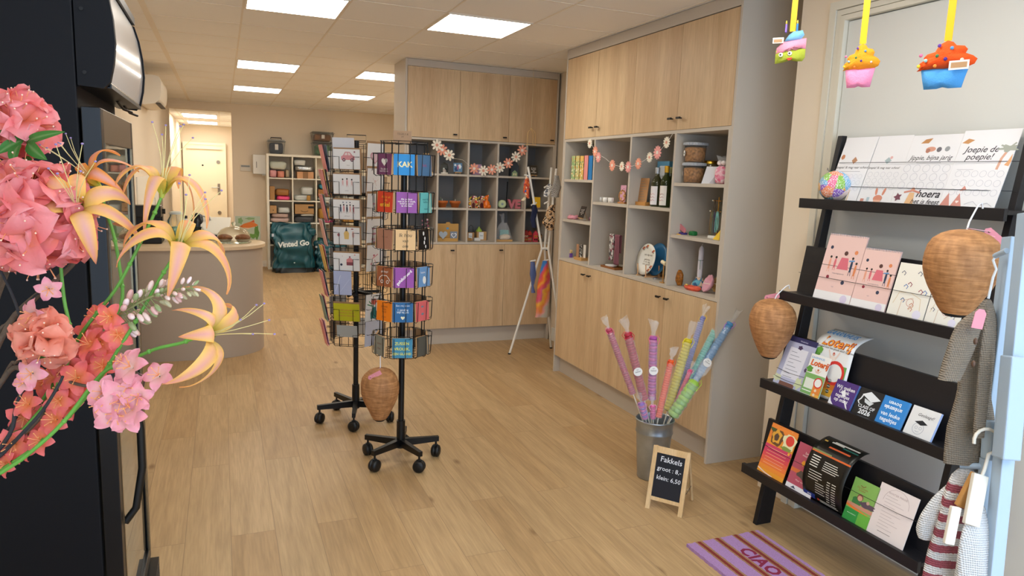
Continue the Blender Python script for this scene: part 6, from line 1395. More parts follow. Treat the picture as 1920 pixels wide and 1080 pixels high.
for i, (dx, c) in enumerate(((-.04, '#b98a66'), (-.008, '#3c3a3a'), (.034, '#e9e4da'))):
    g = G(); g.box(dx-.02, dx+.02, -.012+.012*i, -.009+.012*i, .022, .125, mat(c, .6) if i != 1 else spot_mat('bw', ['#2c2a2a', '#d9d4cc', '#2c2a2a', '#8d8a84'], 90)); g.build('card', t)
# white cups
for i, px in enumerate((1125, 1135, 1145)):
    P, s_ = base(px, 381+i*.8, ZC); o = G().lathe([(0, .001), (.021, .0), (.022, .036), (.019, .036), (.018, .006), (0, .005)], mat('#f1efe9', .4), 20).build('white_cup', loc=P)
    flat(o, ['white cup, left of three on the upper middle shelf', 'white cup, middle of three on the upper middle shelf', 'white cup, right of three on the upper middle shelf'][i], 'cup', 'white cups in the right wall niche')
P, s_ = base(1166, 386, ZC)
t = thing('wooden_ornament', 'round carved wooden ornament in front of a pink card', 'ornament', P, (0, 0, RR+.2))
g = G(); mw2 = mat('#b9824c', .6)
for a in range(12): q = a*PI/6; g.tube([(.036*math.cos(q), 0, .055+.042*math.sin(q)), (.030*math.cos(q+.5), -.004, .055+.036*math.sin(q+.5))], .0045, mw2, 6)
for a in range(7): q = a*2.1; g.ell((.02*math.cos(q), -.004, .055+.024*math.sin(q)), (.011, .004, .011), mat('#d9a870', .6), 8, 5)
g.box(-.035, .035, -.012, .012, 0, .012, mw2); g.build('carving', t)
P2 = P+Vector((.06, 0, 0)); P2.y = atX(1168, 355, P2.x).y; o = placard('greeting_card', 'pink card behind the carved wooden ornament', 'card', .075, .13, .003, '#e2a9c0', [('t', 'liefs', .6, 1.4, .16, '#8a4a6c')]); put(o, P2, RR, .05)
# scarves on a small stand with tray
P, s_ = base(1150, 499, ZB)
t = thing('wooden_tray', 'dark-edged wooden tray under the scarves', 'tray', P+Vector((.03, -.0, 0)), (0, 0, RR))
g = G(); g.box(-.10, .10, -.075, .075, 0, .006, mat('#a8682c', .4)); g.box(-.10, .10, -.079, -.073, 0, .016, mat('#8d5524', .4)); g.box(-.104, -.098, -.079, .075, 0, .016, mat('#8d5524', .4)); g.box(.098, .104, -.079, .075, 0, .016, mat('#8d5524', .4)); g.build('tray_board', t)
t2 = thing('scarf_stand', 'low brass rail stand on the wooden tray', 'stand', P+Vector((.03, 0, .0065)), (0, 0, RR))
g = G(); mb = mat('#b98a3c', .3, 1); g.tube([(-.05, .03, .006), (-.05, .03, .235), (.075, .03, .235), (.075, .03, .006)], .003, mb, 6); g.box(-.06, .085, .015, .045, 0, .006, mb); g.build('rail', t2)
def cloth(name, label, cat, M0, w_, h_, m, k, group=None, taper=.7):
    g = G()
    g.sheet(lambda u, v: ((u-.5)*w_*(1-(1-taper)*math.sin(v*PI*.5)), .006*math.sin(u*k*6.28+v*2)-.008, -v*h_), 24, 16, m)
    g.sheet(lambda u, v: ((u-.5)*w_, .006*math.sin(u*k*6.28)+.010, -v*h_*.6), 24, 10, m)
    g.sheet(lambda u, v: ((u-.5)*w_, -.008+.018*v+.006*math.sin(u*k*6.28), .004*math.sin(v*PI)), 24, 4, m)
    o = g.build(name, loc=M0, rot=(0, 0, RR), solid=.001); return flat(o, label, cat, group)
cloth('scarf', 'white and dark patterned scarf with pompom on the low stand', 'scarf', tuple(P+Vector((.0, .035, .247))), .07, .19, spot_mat('marble', ['#d9d4cc', '#5c5452', '#efeae2', '#8a4a50', '#b8b0a8'], 55), 3, 'scarves on the low stand')
cloth('scarf', 'dusty mauve scarf on the low stand', 'scarf', tuple(P+Vector((.0, -.045, .247))), .075, .215, mat('#8a5560', .7), 3, 'scarves on the low stand', .8)
P3, _ = base(1148, 500, ZB+.0075)
o = G().lathe([(0, 0), (.04, .0), (.048, .012), (.044, .014), (.03, .006), (0, .006)], mat('#e6e2de', .3), 20).build('small_dish', loc=P3+Vector((-.01, 0, .001))); flat(o, 'small white dish on the wooden tray', 'dish')
# kraft sign, bottles
P, s_ = base(1203, 386, ZC)
t = thing('kraft_sign', 'kraft board with written lines in a wooden base', 'sign', P, (0, 0, RR))
G().box(-.075, .07, -.02, .02, 0, .024, mat('#c98f4c', .5)).build('wooden_base', t)
g = G(); M = T(0, 0, .02) @ RX(-.1); g.box(-.055, .055, -.0015, .0015, 0, .165, mat('#b98a5c', .8), M)
paint(g, [('l', [(.12, 1.3-.16*i), (.12+.4+.12*((i*5) % 4), 1.31-.16*i)], .03, '#8a8478') for i in range(8)], .11, M @ T(-.055, -.0015, 0) @ UP); g.build('kraft_board', t)
def bottle(label, px, py, z, h_, cap, glass, labc, dx=0, dy=0):
    P, s_ = base(px, py, z); P = P+Vector((dx, dy, 0)); r = .036
    t = thing('wine_bottle', label, 'bottle', P, (0, 0, RR), 'wine bottles in the right wall niche')
    G().lathe([(0, .001), (r*.9, 0), (r, .006), (r, h_*.60), (r*.85, h_*.68), (r*.42, h_*.78), (r*.38, h_*.86)], mat(glass, .08, trans=.55, ior=1.45), 24).build('glass', t)
    G().lathe([(r*.42, h_*.84), (r*.44, h_*.98), (r*.40, h_), (0, h_)], mat(cap, .3, .4), 18).build('capsule', t)
    g = G(); n = 12; vs = []
    for i in range(n+1):
        a = -PI/2-1.15+2.3*i/n
        for z_ in (.05*h_, .52*h_): vs.append((r*1.02*math.cos(a), r*1.02*math.sin(a), z_))
    g.add(vs, [(2*i, 2*i+2, 2*i+3, 2*i+1) for i in range(n)], mat(labc, .6), True)
    for k in range(3): g.tube([(r*1.035*math.cos(a), r*1.035*math.sin(a), .32*h_-k*.02+.004*math.sin(a*9)) for a in [-PI/2-.7+1.4*i/8 for i in range(9)]], .0012, mat('#c9848c', .6), 4)
    g.build('paper_label', t); return t
bottle('wine bottle with silver cap and white label, left one', 1229, 385, ZC, .255, '#b9bcc0', '#5c5a3a', '#efe9ea', .0, .0)
bottle('wine bottle with gold cap and white label, in front', 1246, 388, ZC, .265, '#d9a82c', '#3c4a1c', '#f1ede6', 0, 0)
bottle('dark wine bottle with pink label half hidden by the divider', 1258, 389, ZC, .26, '#7a7c50', '#33401c', '#e0a0b0', .075, atX(1256, 350, 2.72).y-atX(1258, 350, 2.645).y)
P, s_ = base(1248, 375, ZC)
t = thing('gift_box', 'light blue gift box standing behind the wine bottles', 'box', (2.75, atX(1240, 340, 2.75).y-.01, ZC), (0, 0, RR))
G().box(-.07, .07, 0, .05, 0, .30, mat('#5f9fc4', .5)).build('box_body', t)
g = G(); g.prism([(-.05, .16), (.05, .16), (.05, .25), (.03, .27), (-.03, .27), (-.05, .25)], 0, .002, mat('#d9dfe4', .5), T(0, -.001, 0) @ UP); g.text('ei van', .03, mat('#33404c', .6), T(0, -.0035, .2) @ UP); g.build('white_label', t)
# plates
def plate(label, P, R_, m, rim=None, art=None, rz=RR, tilt=.22):
    t = thing('plate', label, 'plate', P, (0, 0, rz), 'plates in the right wall niche')
    M = T(0, 0, R_+.004) @ RX(-tilt) @ RX(PI/2)
    g = G(); g.lathe([(0, 0), (R_*.55, 0), (R_*.68, R_*.08), (R_, R_*.14), (R_*1.005, R_*.16), (R_*.66, R_*.11), (R_*.54, R_*.03), (0, R_*.03)], m, 48, M); g.build('plate_body', t)
    if art: g = G(); paint(g, art, 1, M @ T(0, 0, R_*.035)); g.build('decoration', t)
    return t
Pp, s_ = base(1209, 517, ZB); Rp = .108
FLW = lambda x, y, k=1: [('d', x, y, .013*k, '#b8563c'), ('c', x+.012*k, y+.005, .006*k, '#d99a3c'), ('c', x-.012*k, y-.006, .006*k, '#7a3a4c'), ('e', x+.004, y-.014*k, .007*k, .004*k, '#6a7a4a')]
art = [('t', 'een dag niet\n\ngelachen,\nis een dag\nniet geleefd', -.0, .0, .019, '#6b5a44', {'sh': .3})]
plate('white plate with flower rim and handwriting on a wooden stand', Pp+Vector((.015, 0, .003)), Rp, mat('#efece2', .25), art=art)

M = T(0, 0, Rp+.004) @ RX(-.22) @ RX(PI/2) @ T(0, 0, Rp*.155)
pl_ = [x for x in bpy.data.objects if x.name == 'plate'][0]
for a in (2.2, 1.75, .75, -.5, -.85):
    g = G(); paint(g, FLW(Rp*.84*math.cos(a), Rp*.84*math.sin(a), .9), 1, M)
    g.build('rim_flower', pl_)
plate('blue plate standing behind the white one', Pp+Vector((.075, -.045, .003)), .112, mat('#2f6f9c', .25))
plate('lace edged glass plate behind the blue one', Pp+Vector((.15, -.10, .003)), .112, mat('#c9d2d2', .1, trans=.4), None)
for k, (dx, dy) in enumerate(((0, 0), (.075, -.045))):
    t = thing('plate_stand', ['wooden peg stand holding the white plate', 'wooden peg stand holding the blue plate'][k], 'stand', Pp+Vector((dx+.015, dy, 0)), (0, 0, RR))
    g = G(); m = mat('#d9a878', .6)
    for s2 in (-.05, .05): g.box(s2-.004, s2+.004, -.05, .07, 0, .008, m); g.cyl((s2, -.04, .008), (s2, -.045, .085), .0035, m); g.cyl((s2, .055, .008), (s2, .06, .1), .0035, m)
    g.box(-.05, .05, .02, .03, 0, .0075, m); g.build('pegs', t)
P, s_ = base(1232, 524, ZB)
o = G().prism(blob(0, 0, .028, .016, 14), 0, .012, mat('#c9ccd0', .15, 1)).build('metal_trinket', loc=P+Vector((-.01, -.01, 0))); flat(o, 'small shiny metal trinket in front of the plates', 'trinket')
P, s_ = base(1243, 530, ZB)
t = thing('wooden_mallet', 'little wooden peg figure with cream head beside the plates', 'figure', P+Vector((-.01, -.012, 0)), (0, 0, RR))
g = G(); g.cyl((0, 0, 0), (0, 0, .13), .004, mat('#b98a4c', .6)); g.box(-.02, .02, -.012, .012, 0, .006, mat('#b98a4c', .6)); g.build('peg', t); G().cyl((-.022, 0, .135), (.022, 0, .125), .013, mat('#efe3c0', .5), n=14).build('head', t)
# buckets of caramel
def candy_tub(label, px, py, z, R_, h_, sticker, P=None):
    if P is None: P, s_ = base(px, py, z)
    t = thing('candy_tub', label, 'tub', P, (0, 0, RR), 'tubs of caramel candy')
    mc = mat('#b9824c', .5, bump=1.0, bscale=70, var=.45, vscale=70)
    G().lathe([(0, .004), (R_*.86, .004), (R_*.92, h_*.72), (R_*.5, h_*.78), (0, h_*.76)], mc, 28).build('candy', t)
    G().lathe([(R_*.9, .0), (R_, h_*.86)], mat('#dfe3e4', .08, trans=.9, alpha=.45, ior=1.2), 28, caps=False).build('clear_tub', t)
    g = G(); vs = [(R_*1.02, h_*.84), (R_*1.1, h_*.87), (R_*1.1, h_*.97), (R_*1.02, h_), (R_*.9, h_*.98), (0, h_*.98)]
    g.lathe(vs, mat('#cfd3d8', .2, trans=.3), 40); 
    for i in range(40): a = 2*PI*i/40; g.cyl((R_*1.1*math.cos(a), R_*1.1*math.sin(a), h_*.86), (R_*1.1*math.cos(a), R_*1.1*math.sin(a), h_*.97), .0022, mat('#b9bdc4', .2), n=4)
    g.build('ribbed_lid', t)
    a = -PI/2+sticker; M = RZ(a+PI/2) @ T(0, -R_*1.0, h_*.45) @ UP
    g = G(); g.prism(blob(0, 0, .018, .018, 18), 0, .0012, mat('#efeeea', .6), M); g.text('snoep', .010, mat('#4a6a5a', .6), M @ T(0, 0, .0016)); g.build('round_sticker', t)
    return t
Pt, s_ = base(1296, 348, ZT)
Pt = Pt+Vector((.012, 0, 0))
candy_tub('tub of caramel candy with handle, lower of the two stacked', 0, 0, 0, .064, .123, -.9, P=Pt)
candy_tub('tub of caramel candy with white sticker, on top of the other', 0, 0, 0, .066, .118, -.35, P=Pt+Vector((.0, -.0, .1245)))
P, s_ = base(1328, 350, ZT)
t = thing('candy_jar', 'glass jar with gold lid behind the white folded card', 'jar', P+Vector((.11, -.01, 0)), (0, 0, RR))
G().lathe([(0, .002), (.048, .0), (.05, .01), (.05, .11), (.046, .12)], mat('#8a7a5a', .1, trans=.5), 24).build('glass', t)
G().lathe([(.05, .119), (.052, .135), (.048, .138), (0, .138)], mat('#c9a23c', .25, 1), 24).build('gold_lid', t); t.location.y = atX(1330, 330, t.location.x).y
P, s_ = base(1324, 347, ZT)
t = thing('folded_card', 'white folded card standing like a tent in the top near niche', 'card', P+Vector((.015, -.005, 0)), (0, 0, RR+.3))
g = G(); m = mat('#dcdde2', .6)
g.add([(-.032, -.03, 0), (.02, -.03, 0), (.03, 0, .1), (-.022, 0, .1), (.075, .02, 0), (.085, .0, .1)], [(0, 1, 2, 3), (1, 4, 5, 2)], m); o = g.build('card_sheet', t, solid=.0015)
P, s_ = base(1350, 346, ZT)
t = thing('gift_bag', 'clear gift bag of pink sweets tied with a white bow', 'gift bag', P+Vector((.01, 0, 0)), (0, 0, RR))
g = G(); soft_box(g, (0, 0, .052), (.085, .06, .10), spot_mat('pinksweets', ['#ef9ab4', '#f4c2cf', '#e8708f', '#f7dde2'], 60), e=.6, seed=3); g.build('pink_sweets', t)
g = G(); cello_end(g, Vector((0, 0, .095)), Vector((0, 0, 1)), 8, .04, .06, 5); g.build('cellophane_top', t)
g = G(); 
for s2 in (-1, 1): g.ell((s2*.018, -.01, .12), (.018, .012, .014), mat('#f2e9ea', .5), 10, 6)
g.build('bow', t)
# near column, middle
P, s_ = base(1276, 440, ZM)
for nm, lb, dx, dy, dz, c, sz in (('leather_tag', 'violet leather strap under the pink tag', .01, 0, 0, '#4c3a8c', (.075, .04, .016)), ('leather_tag', 'green rounded leather case beside the pink tag', .03, -.085, 0, '#1f7a3c', (.05, .04, .03)), ('leather_tag', 'small yellow and white clasp before the violet strap', -.035, -.03, 0, '#e9b84c', (.035, .014, .008))):
    g = G(); soft_box(g, (0, 0, sz[2]/2), (sz[0], sz[1], sz[2]), mat(c, .5), e=.5, wob=.03); o = g.build(nm, loc=P+Vector((dx, dy, dz)), rot=(0, 0, RR)); flat(o, lb, 'leather goods', 'leather goods in the near middle niche')
t = thing('leather_tag', 'pink leather luggage tag leaning on the violet strap', 'leather goods', P+Vector((-.0, .005, .018)), (0, 0, RR), 'leather goods in the near middle niche')
g = G(); g.prism([(-.075, .048), (-.060, .068), (-.045, .070), (.050, .024), (.058, .008), (.045, -.004), (-.07, .036)], -.003, .003, mat('#e08a92', .5), UP); g.build('tag_body', t)
g = G(); g.prism(blob(-.052, .055, .004, .004, 10), .0035, .0045, mat('#8a3a44', .6), UP); g.build('eyelet', t)
P, s_ = base(1331, 445, ZM); P = P+Vector((.045, 0, 0))
t = thing('jewelry_stand', 'brass T-bar jewellery stand hung with bracelets and necklaces', 'jewellery stand', P, (0, 0, RR))
G().box(-.042, .042, -.03, .03, 0, .018, mat('#ece8e0', .5)).build('foot_block', t, bevel=.002)
H2 = .245
G().cyl((0, 0, .018), (0, 0, H2), .0035, mb, n=8).build('post', t)
for z_, w2 in ((H2-.022, .055), (H2-.085, .072)):
    g = G(); g.cyl((-w2, 0, z_), (w2, 0, z_), .0028, mb, n=8)
    for s2 in (-1, 1): g.ell((s2*w2, 0, z_), (.005, .005, .005), mat('#efe9da', .3), 8, 6)
    g.build('cross_bar', t)
nk = [(-.055, H2-.085, .14, '#8a6a44'), (-.045, H2-.085, .15, '#6a7a5c'), (-.034, H2-.085, .145, '#5a5244'), (-.024, H2-.085, .13, '#4a4a6a'), (-.004, H2-.085, .125, '#7fc4c0'), (.008, H2-.085, .11, '#8fcfcb'), (.038, H2-.085, .12, '#6a6a5c'), (.048, H2-.085, .13, '#8a7a5c'), (-.03, H2-.022, .06, '#5a4a3a'), (.03, H2-.022, .06, '#5a5a4a')]
for i, (x, z_, L2, c) in enumerate(nk):
    g = G(); m = mat(c, .4); n = int(L2/.005)
    for sgn in (-1, 1):
        for j in range(n): q = j/n; g.ell((x+sgn*.008*math.sin(q*PI*.8), -.005, z_-L2*q), (.0032, .0032, .0032), m, 6, 4)
    o = g.build('bead_necklace', loc=P, rot=(0, 0, RR)); flat(o, ['brown', 'green', 'dark brown', 'dark blue', 'turquoise, left', 'turquoise, right', 'olive', 'tan', 'short brown', 'short olive'][i]+' bead strand hanging on the brass stand', 'necklace', 'bead strands on the brass stand')
P, s_ = base(1348, 452, ZM)
o = G().add([(-.03, -.025, 0), (.03, -.025, 0), (.03, .025, 0), (-.03, .025, 0), (.005, 0, .06)], [(3, 2, 1, 0), (0, 1, 4), (1, 2, 4), (2, 3, 4), (3, 0, 4)], mat('#f0c808', .5)).build('yellow_pyramid', loc=P, rot=(0, 0, RR)); flat(o, 'bright yellow soft pyramid at the edge of the near middle niche', 'pouch')
P, s_ = base(1351, 432, ZM)
t = thing('small_bottle', 'small clear bottle behind the yellow pyramid', 'bottle', P+Vector((.09, -.0, 0)))
G().lathe([(.016, 0), (.018, .01), (.018, .05), (.009, .065), (.009, .08), (0, .08)], mat('#c9cfcf', .1, trans=.6), 16).build('glass', t)
# near column, bottom
P, s_ = base(1273, 535, ZB)
t = thing('amber_figure', 'small amber and brown carved figure, bottom near niche', 'figure', P, (0, 0, RR))
g = G(); soft_box(g, (0, 0, .048), (.05, .04, .095), mat('#a8661c', .3, bump=.8, bscale=90, var=.6, vscale=55), e=.75, wob=.18, seed=4); g.build('carving', t)
P, s_ = base(1298, 544, ZB)
t = thing('coral_dish', 'long coral red dish lying in the bottom near niche', 'dish', P, (0, 0, RR))
g = G(); g.lathe([(0, .004), (.05, .0), (.062, .012), (.06, .024), (.052, .022), (.04, .008), (0, .008)], mat('#d9583c', .45, var=.25, vscale=40), 28, None, sx=1.15, sy=.55); g.build('dish_bowl', t); G().ell((-.045, -.012, .026), (.012, .008, .006), mat('#e9b85c', .4), 10, 6).build('amber_bead', t)
P, s_ = base(1303, 531, ZB); P = P+Vector((.03, 0, 0))
t = thing('candle_holder', 'blue and white bulb shaped candle holder', 'candle holder', P, (0, 0, RR))
g = G(); g.lathe([(0, 0), (.03, .0), (.044, .018), (.045, .03), (.034, .05), (.022, .064), (.026, .07), (.02, .072), (0, .070)], spot_mat('collage', ['#5fa8bc', '#3f7f9c', '#c9dfe2', '#e29aa0', '#2f5f8a', '#e9c9a8'], 45), 26); g.build('holder_body', t)
t = thing('dinner_candle', 'tall white candle with a green tie in the blue holder', 'candle', P+Vector((0, 0, .0728)), (0, 0, RR))
G().lathe([(.014, 0), (.0155, .02), (.0155, .165), (.012, .182), (.004, .192)], mat('#dcd9e2', .5, sub=.2), 18).build('wax', t)
G().tube([(0, 0, .19), (.002, 0, .2), (.01, 0, .207)], .0018, mat('#d9d4cc', .7), 5).build('wick', t)
g = G(); g.tube([(.0165*math.cos(a*PI/6), .0165*math.sin(a*PI/6), .105) for a in range(12)], .0014, mat('#2f6a4a', .6), 5, closed=True); g.tube([(.012, -.012, .105), (.018, -.016, .07), (.016, -.014, .05)], .0014, mat('#2f6a4a', .6), 5); g.build('green_tie', t)
def shellb(label, P, c, m, rz, tl):
    t = thing('shell_basket', label, 'basket', P, (0, 0, rz), 'round woven baskets')
    M = T(0, 0, .045) @ RX(tl)
    g = G(); R_ = .055; pr = [(0, -.03), (R_*.5, -.028), (R_*.85, -.015), (R_, .002), (R_*.97, .004), (R_*.8, -.012), (R_*.45, -.023), (0, -.025)]
    n = 36; vs = [(r*(1+.06*math.cos(9*2*PI*i/n)*(r > R_*.7))*math.cos(2*PI*i/n), r*(1+.06*math.cos(9*2*PI*i/n)*(r > R_*.7))*math.sin(2*PI*i/n), z) for r, z in pr for i in range(n)]
    g.add(vs, [(j*n+i, j*n+(i+1) % n, (j+1)*n+(i+1) % n, (j+1)*n+i) for j in range(len(pr)-1) for i in range(n)], m, True, M)
    g.build('woven_shell', t)
    g = G(); g.tube([M @ Vector((-.05, 0, .004)), M @ Vector((0, -.01, .022)), M @ Vector((.05, 0, .006))], .0022, mat('#efe3d2', .6), 6); g.build('cord_handle', t)
P, s_ = base(1326, 549, ZB)
shellb('pink scalloped basket standing on edge, bottom near niche', P+Vector((0, .005, .012)), 0, mat('#e2a8b8', .6, bump=.5, bscale=90), RR-.3, 1.15)
shellb('pale tan woven basket behind the pink one', P+Vector((.05, -.05, .012)), 0, mat('#b9935c', .7, bump=.9, bscale=120, var=.2, vscale=90), RR+.5, 1.1)
# ================================================================ goods in the back niches (fronts face -Y)
Z1, Z2, Z3 = .991, 1.3125, 1.6265
def bt(name, label, cat, px, py, z, group=None, dy=.0, rz=0):
    P, s_ = base(px, py, z)
    if P.y < BYF+.03: P.y = BYF+.03
    P.y += dy; return thing(name, label, cat, P, (0, 0, rz), group), s_
# top row
t, s_ = bt('giraffe_figure', 'tall pale wooden figure behind the front spinner', 'figure', 805, 324, Z3, dy=.03)
g = G(); m = mat('#d9b27a', .6); g.box(-.05, .04, -.012, .012, 0, .01, m); g.tube([(-.02, 0, .01), (-.018, 0, .07), (-.025, 0, .12), (-.03, 0, .16)], .008, m, 8); g.box(-.052, .0, -.009, .009, .155, .18, m); g.tube([(.02, 0, .01), (.015, 0, .08), (-.015, 0, .085)], .007, m, 8); g.build('carving', t, bevel=.002)
t, s_ = bt('glass_cloche', 'small glass cloche on a white base in the top row', 'cloche', 833, 326, Z3)
G().lathe([(0, 0), (.034, 0), (.034, .012), (0, .013)], mat('#e9e2d2', .4), 24).build('base', t)
G().lathe([(.036, .013), (.037, .06), (.03, .085), (.014, .098), (.004, .1), (.004, .105), (.006, .11), (0, .114)], M_glass, 24, caps=False).build('dome', t)
g = G(); g.ell((-.006, -.004, .045), (.008, .006, .009), mat('#efeee9', .4)); g.ell((.012, -.004, .038), (.01, .006, .01), mat('#2c2a2a', .4)); g.cyl((0, 0, .013), (0, 0, .04), .014, mat('#e2ccc4', .5)); g.build('tiny_figures', t)
def P_b(px, py, z, dy=0): P, _ = base(px, py, z); P.y = max(P.y, BYF+.03)+dy; return P
easel_sign('tiny blue collage picture on an easel in the top row', 0, 0, 0, .085, .085, '#5f86a8', [('p', blob(.3, .3, .2, .25, 10, .4), '#2f4f7a'), ('p', blob(.7, .6, .2, .25, 10, .4), '#e9eef0'), ('p', blob(.5, .5, .12, .3, 10, .4), '#b06a8a'), ('p', blob(.2, .75, .12, .12, 10, .4), '#e9eef0')], 0, .15, cat='picture', name='easel_picture', P=P_b(858, 328, Z3))
t, s_ = bt('gift_box', 'lilac square box in the second top niche', 'box', 900, 322, Z3, dy=.08)
G().box(-.045, .045, 0, .06, 0, .10, mat('#c9a0bc', .5)).build('box_body', t)
t, s_ = bt('decor_house', 'dark toy house with a green front in the third top niche', 'decor house', 964, 331, Z3, dy=.03)
G().prism([(-.035, 0), (.045, 0), (.045, .1), (.02, .14), (-.01, .13), (-.035, .09)], -.03, .03, mat('#3a4048', .6), UP).build('house_body', t)
g = G(); g.prism([(-.025, .0), (.03, .0), (.03, .035), (.003, .06), (-.025, .035)], .031, .037, mat('#8aa07a', .6), UP); g.box(-.012, -.002, -.04, -.037, .01, .03, mat('#efe3b4', .6)); g.box(.008, .018, -.04, -.037, .01, .03, mat('#efe3b4', .6)); g.build('green_front', t)
easel_sign('dark sign with white letters on an easel, last top niche', 0, 0, 0, .085, .095, '#3a3226', [('t', 'Je moet\neen zon\nzijn\nsomtijds', .5, .55, .19, '#efe9e0', {'b': .01})], 0, .2, P=P_b(1000, 332, Z3))
# middle row
t, s_ = bt('mushroom_tin', 'red tin with white dots behind the front spinner', 'tin', 785, 365, Z2, dy=.03)
G().lathe([(.04, 0), (.042, .03), (.062, .036), (.058, .07), (.035, .1), (0, .11)], spot_mat('reddots', ['#c4242a', '#c4242a', '#c4242a', '#f4efe9', '#c4242a'], 60), 22).build('tin_body', t)
t, s_ = bt('silver_bag', 'small silver foil bag beside the red tin', 'bag', 803, 365, Z2, dy=.03)
g = G(); soft_box(g, (0, 0, .045), (.06, .04, .09), M_foil, e=.6, wob=.15, seed=6); g.build('foil_bag', t)
for i, px in enumerate((832, 856)):
    t, s_ = bt('pot_candle', ['candle in a terracotta pot with a sprig, left one', 'candle in a terracotta pot, right one'][i], 'candle', px, 389.5, Z2, 'terracotta pot candles', dy=.05)
    G().lathe([(0, .002), (.032, 0), (.046, .04), (.052, .04), (.054, .062), (.048, .062), (.046, .05), (0, .05)], mat('#c4692c', .65), 26).build('terracotta_pot', t)
    G().lathe([(.046, .05), (.044, .06), (0, .061)], mat('#efe6cf', .4), 22).build('wax', t)
    g = G(); g.cyl((0, 0, .06), (0, 0, .08), .0025, mat('#efe9da', .6), n=6)
    if i == 0: g.tube([(-.012, 0, .06), (-.014, 0, .08), (-.02, 0, .095)], .0025, mat('#a9b08a', .7), 5)
    g.build('wick', t)
for i, (px, sc, lb) in enumerate(((889, 1, 'round colourful patchwork house, left of the orange dog'), (907, .95, 'second colourful patchwork house behind the orange dog'))):
    t, s_ = bt('patchwork_house', lb, 'decor house', px, 391, Z2, 'patchwork houses in the back niche', dy=.03+.04*i)
    P = [(-.05, 0), (.045, 0), (.05, .05), (.045, .09), (.02, .115), (-.015, .115), (-.045, .09)]
    g = G(); g.prism(P, -.012, .012, spot_mat('patch', ['#e9c23c', '#d9453a', '#f2ead6', '#e28aa0', '#f4efe2', '#e9c23c', '#3a2a2a'], 70), UP); g.build('house_body', t)
    g = G(); g.prism(blob(0, .045, .028, .042, 16), .0125, .016, mat('#b98a6a', .7), UP); g.prism([(-.018, 0), (.012, 0), (.012, .04), (-.002, .055), (-.018, .04)], .0165, .019, mat('#5a1f1c', .7), UP); g.ell((.02, -.02, .06), (.012, .005, .014), mat('#d9452c', .6)); g.build('door_front', t)
t, s_ = bt('balloon_dog', 'shiny orange balloon dog figure', 'figure', 913, 392, Z2, dy=.01)
g = G(); m = mat('#ee7414', .25, coat=.5); g.ell((.0, 0, .038), (.034, .024, .04), m); g.ell((-.004, 0, .10), (.02, .018, .024), m); g.ell((-.022, -.008, .098), (.014, .010, .009), m); g.tube([(0, 0, .07), (-.002, 0, .09)], .014, m, 10); g.ell((.022, -.004, .018), (.02, .02, .02), m); g.ell((-.022, -.01, .014), (.014, .012, .016), m); g.ell((.01, -.0, .112), (.008, .014, .02), m); g.build('dog_body', t)
t, s_ = bt('crochet_flower', 'pale green round flower ornament covering the first letters', 'ornament', 941, 391, Z2, dy=.0)
g = G(); 
for i in range(22): a = 2*PI*i/22; g.ell((.033*math.cos(a), 0, .046+.033*math.sin(a)), (.014, .008, .0055), mat('#b9c99a', .7), 8, 5, M=T(.0, 0, 0) if 0 else None)
g.cyl((0, .008, .046), (0, -.008, .046), .034, mat('#c9d6a8', .7), n=24); g.ell((0, -.010, .046), (.012, .006, .012), mat('#8fa0a8', .6)); g.build('flower_body', t)
t, s_ = bt('letter_block', 'pink raised letters V and E beside the green flower', 'letters', 965, 391, Z2, dy=.02)
g = G(); g.text('VE', .115, mat('#c9727c', .55), T(0, 0, .042) @ UP, ex=.012, bold=.05); g.build('letters', t)
t, s_ = bt('incense_stick', 'dark thin stick leaning in the third middle niche', 'stick', 958, 374, Z2, dy=.12)
G().tube([(0, 0, .003), (.015, .02, .26)], .006, mat('#1a1816', .6), 6).build('stick', t)
easel_sign('plain yellow square on an easel behind the coat stand', 0, 0, 0, .085, .10, '#efc01c', [], 0, .12, cat='picture', name='easel_picture', P=P_b(1005, 391, Z2))
# bottom row
t, s_ = bt('vase_flowers', 'small vase with dusky pink flowers behind the front spinner', 'vase', 800, 440, Z1, dy=.05)
G().lathe([(.02, 0), (.028, .03), (.015, .06), (.018, .07), (0, .065)], mat('#8a8c88', .4), 16).build('vase_body', t)
g = G()
for i in range(9): g.tube([(0, 0, .06), (.02*math.cos(i*2.2), .02*math.sin(i*2.2), .10+.012*i)], .0018, mat('#4a6a3c', .7), 4); g.ell((.026*math.cos(i*2.2), .024*math.sin(i*2.2), .105+.012*i), (.013, .013, .011), mat(['#a85a6c', '#c98a9a', '#e2c0c4'][i % 3], .7), 8, 5)
g.build('flowers', t)
t, s_ = bt('kraft_gift_box', 'open kraft gift box with hearts and a blue dot', 'box', 843, 453, Z1, dy=.02)
mk = mat('#c99a55', .75)
g = G(); g.box(-.11, .09, 0, .06, 0, .035, mk); g.box(-.10, .11, .055, .06, .02, .165, mk); g.prism([(-.02, .165), (.03, .165), (.02, .18), (-.01, .18)], -.06, -.055, mk, UP); g.build('box_card', t)
G().prism(heart(-.065, .065, .085), 0.012, .018, mat('#a9b4bf', .6), UP).build('heart_piece', t)
g = G(); g.box(.01, .08, -.004, .002, .03, .095, mat('#7f8b9c', .6)); paint(g, [('h', .5, .42, .8, '#e9ecf0'), ('h', .5, .42, .55, '#7f8b9c')], .07, T(.01, -.0045, .03) @ UP); g.build('heart_tile', t); G().prism(blob(.0, .12, .014, .011, 12), -.055, -.053, mat('#6a9cc4', .6), UP).build('blue_dot', t)
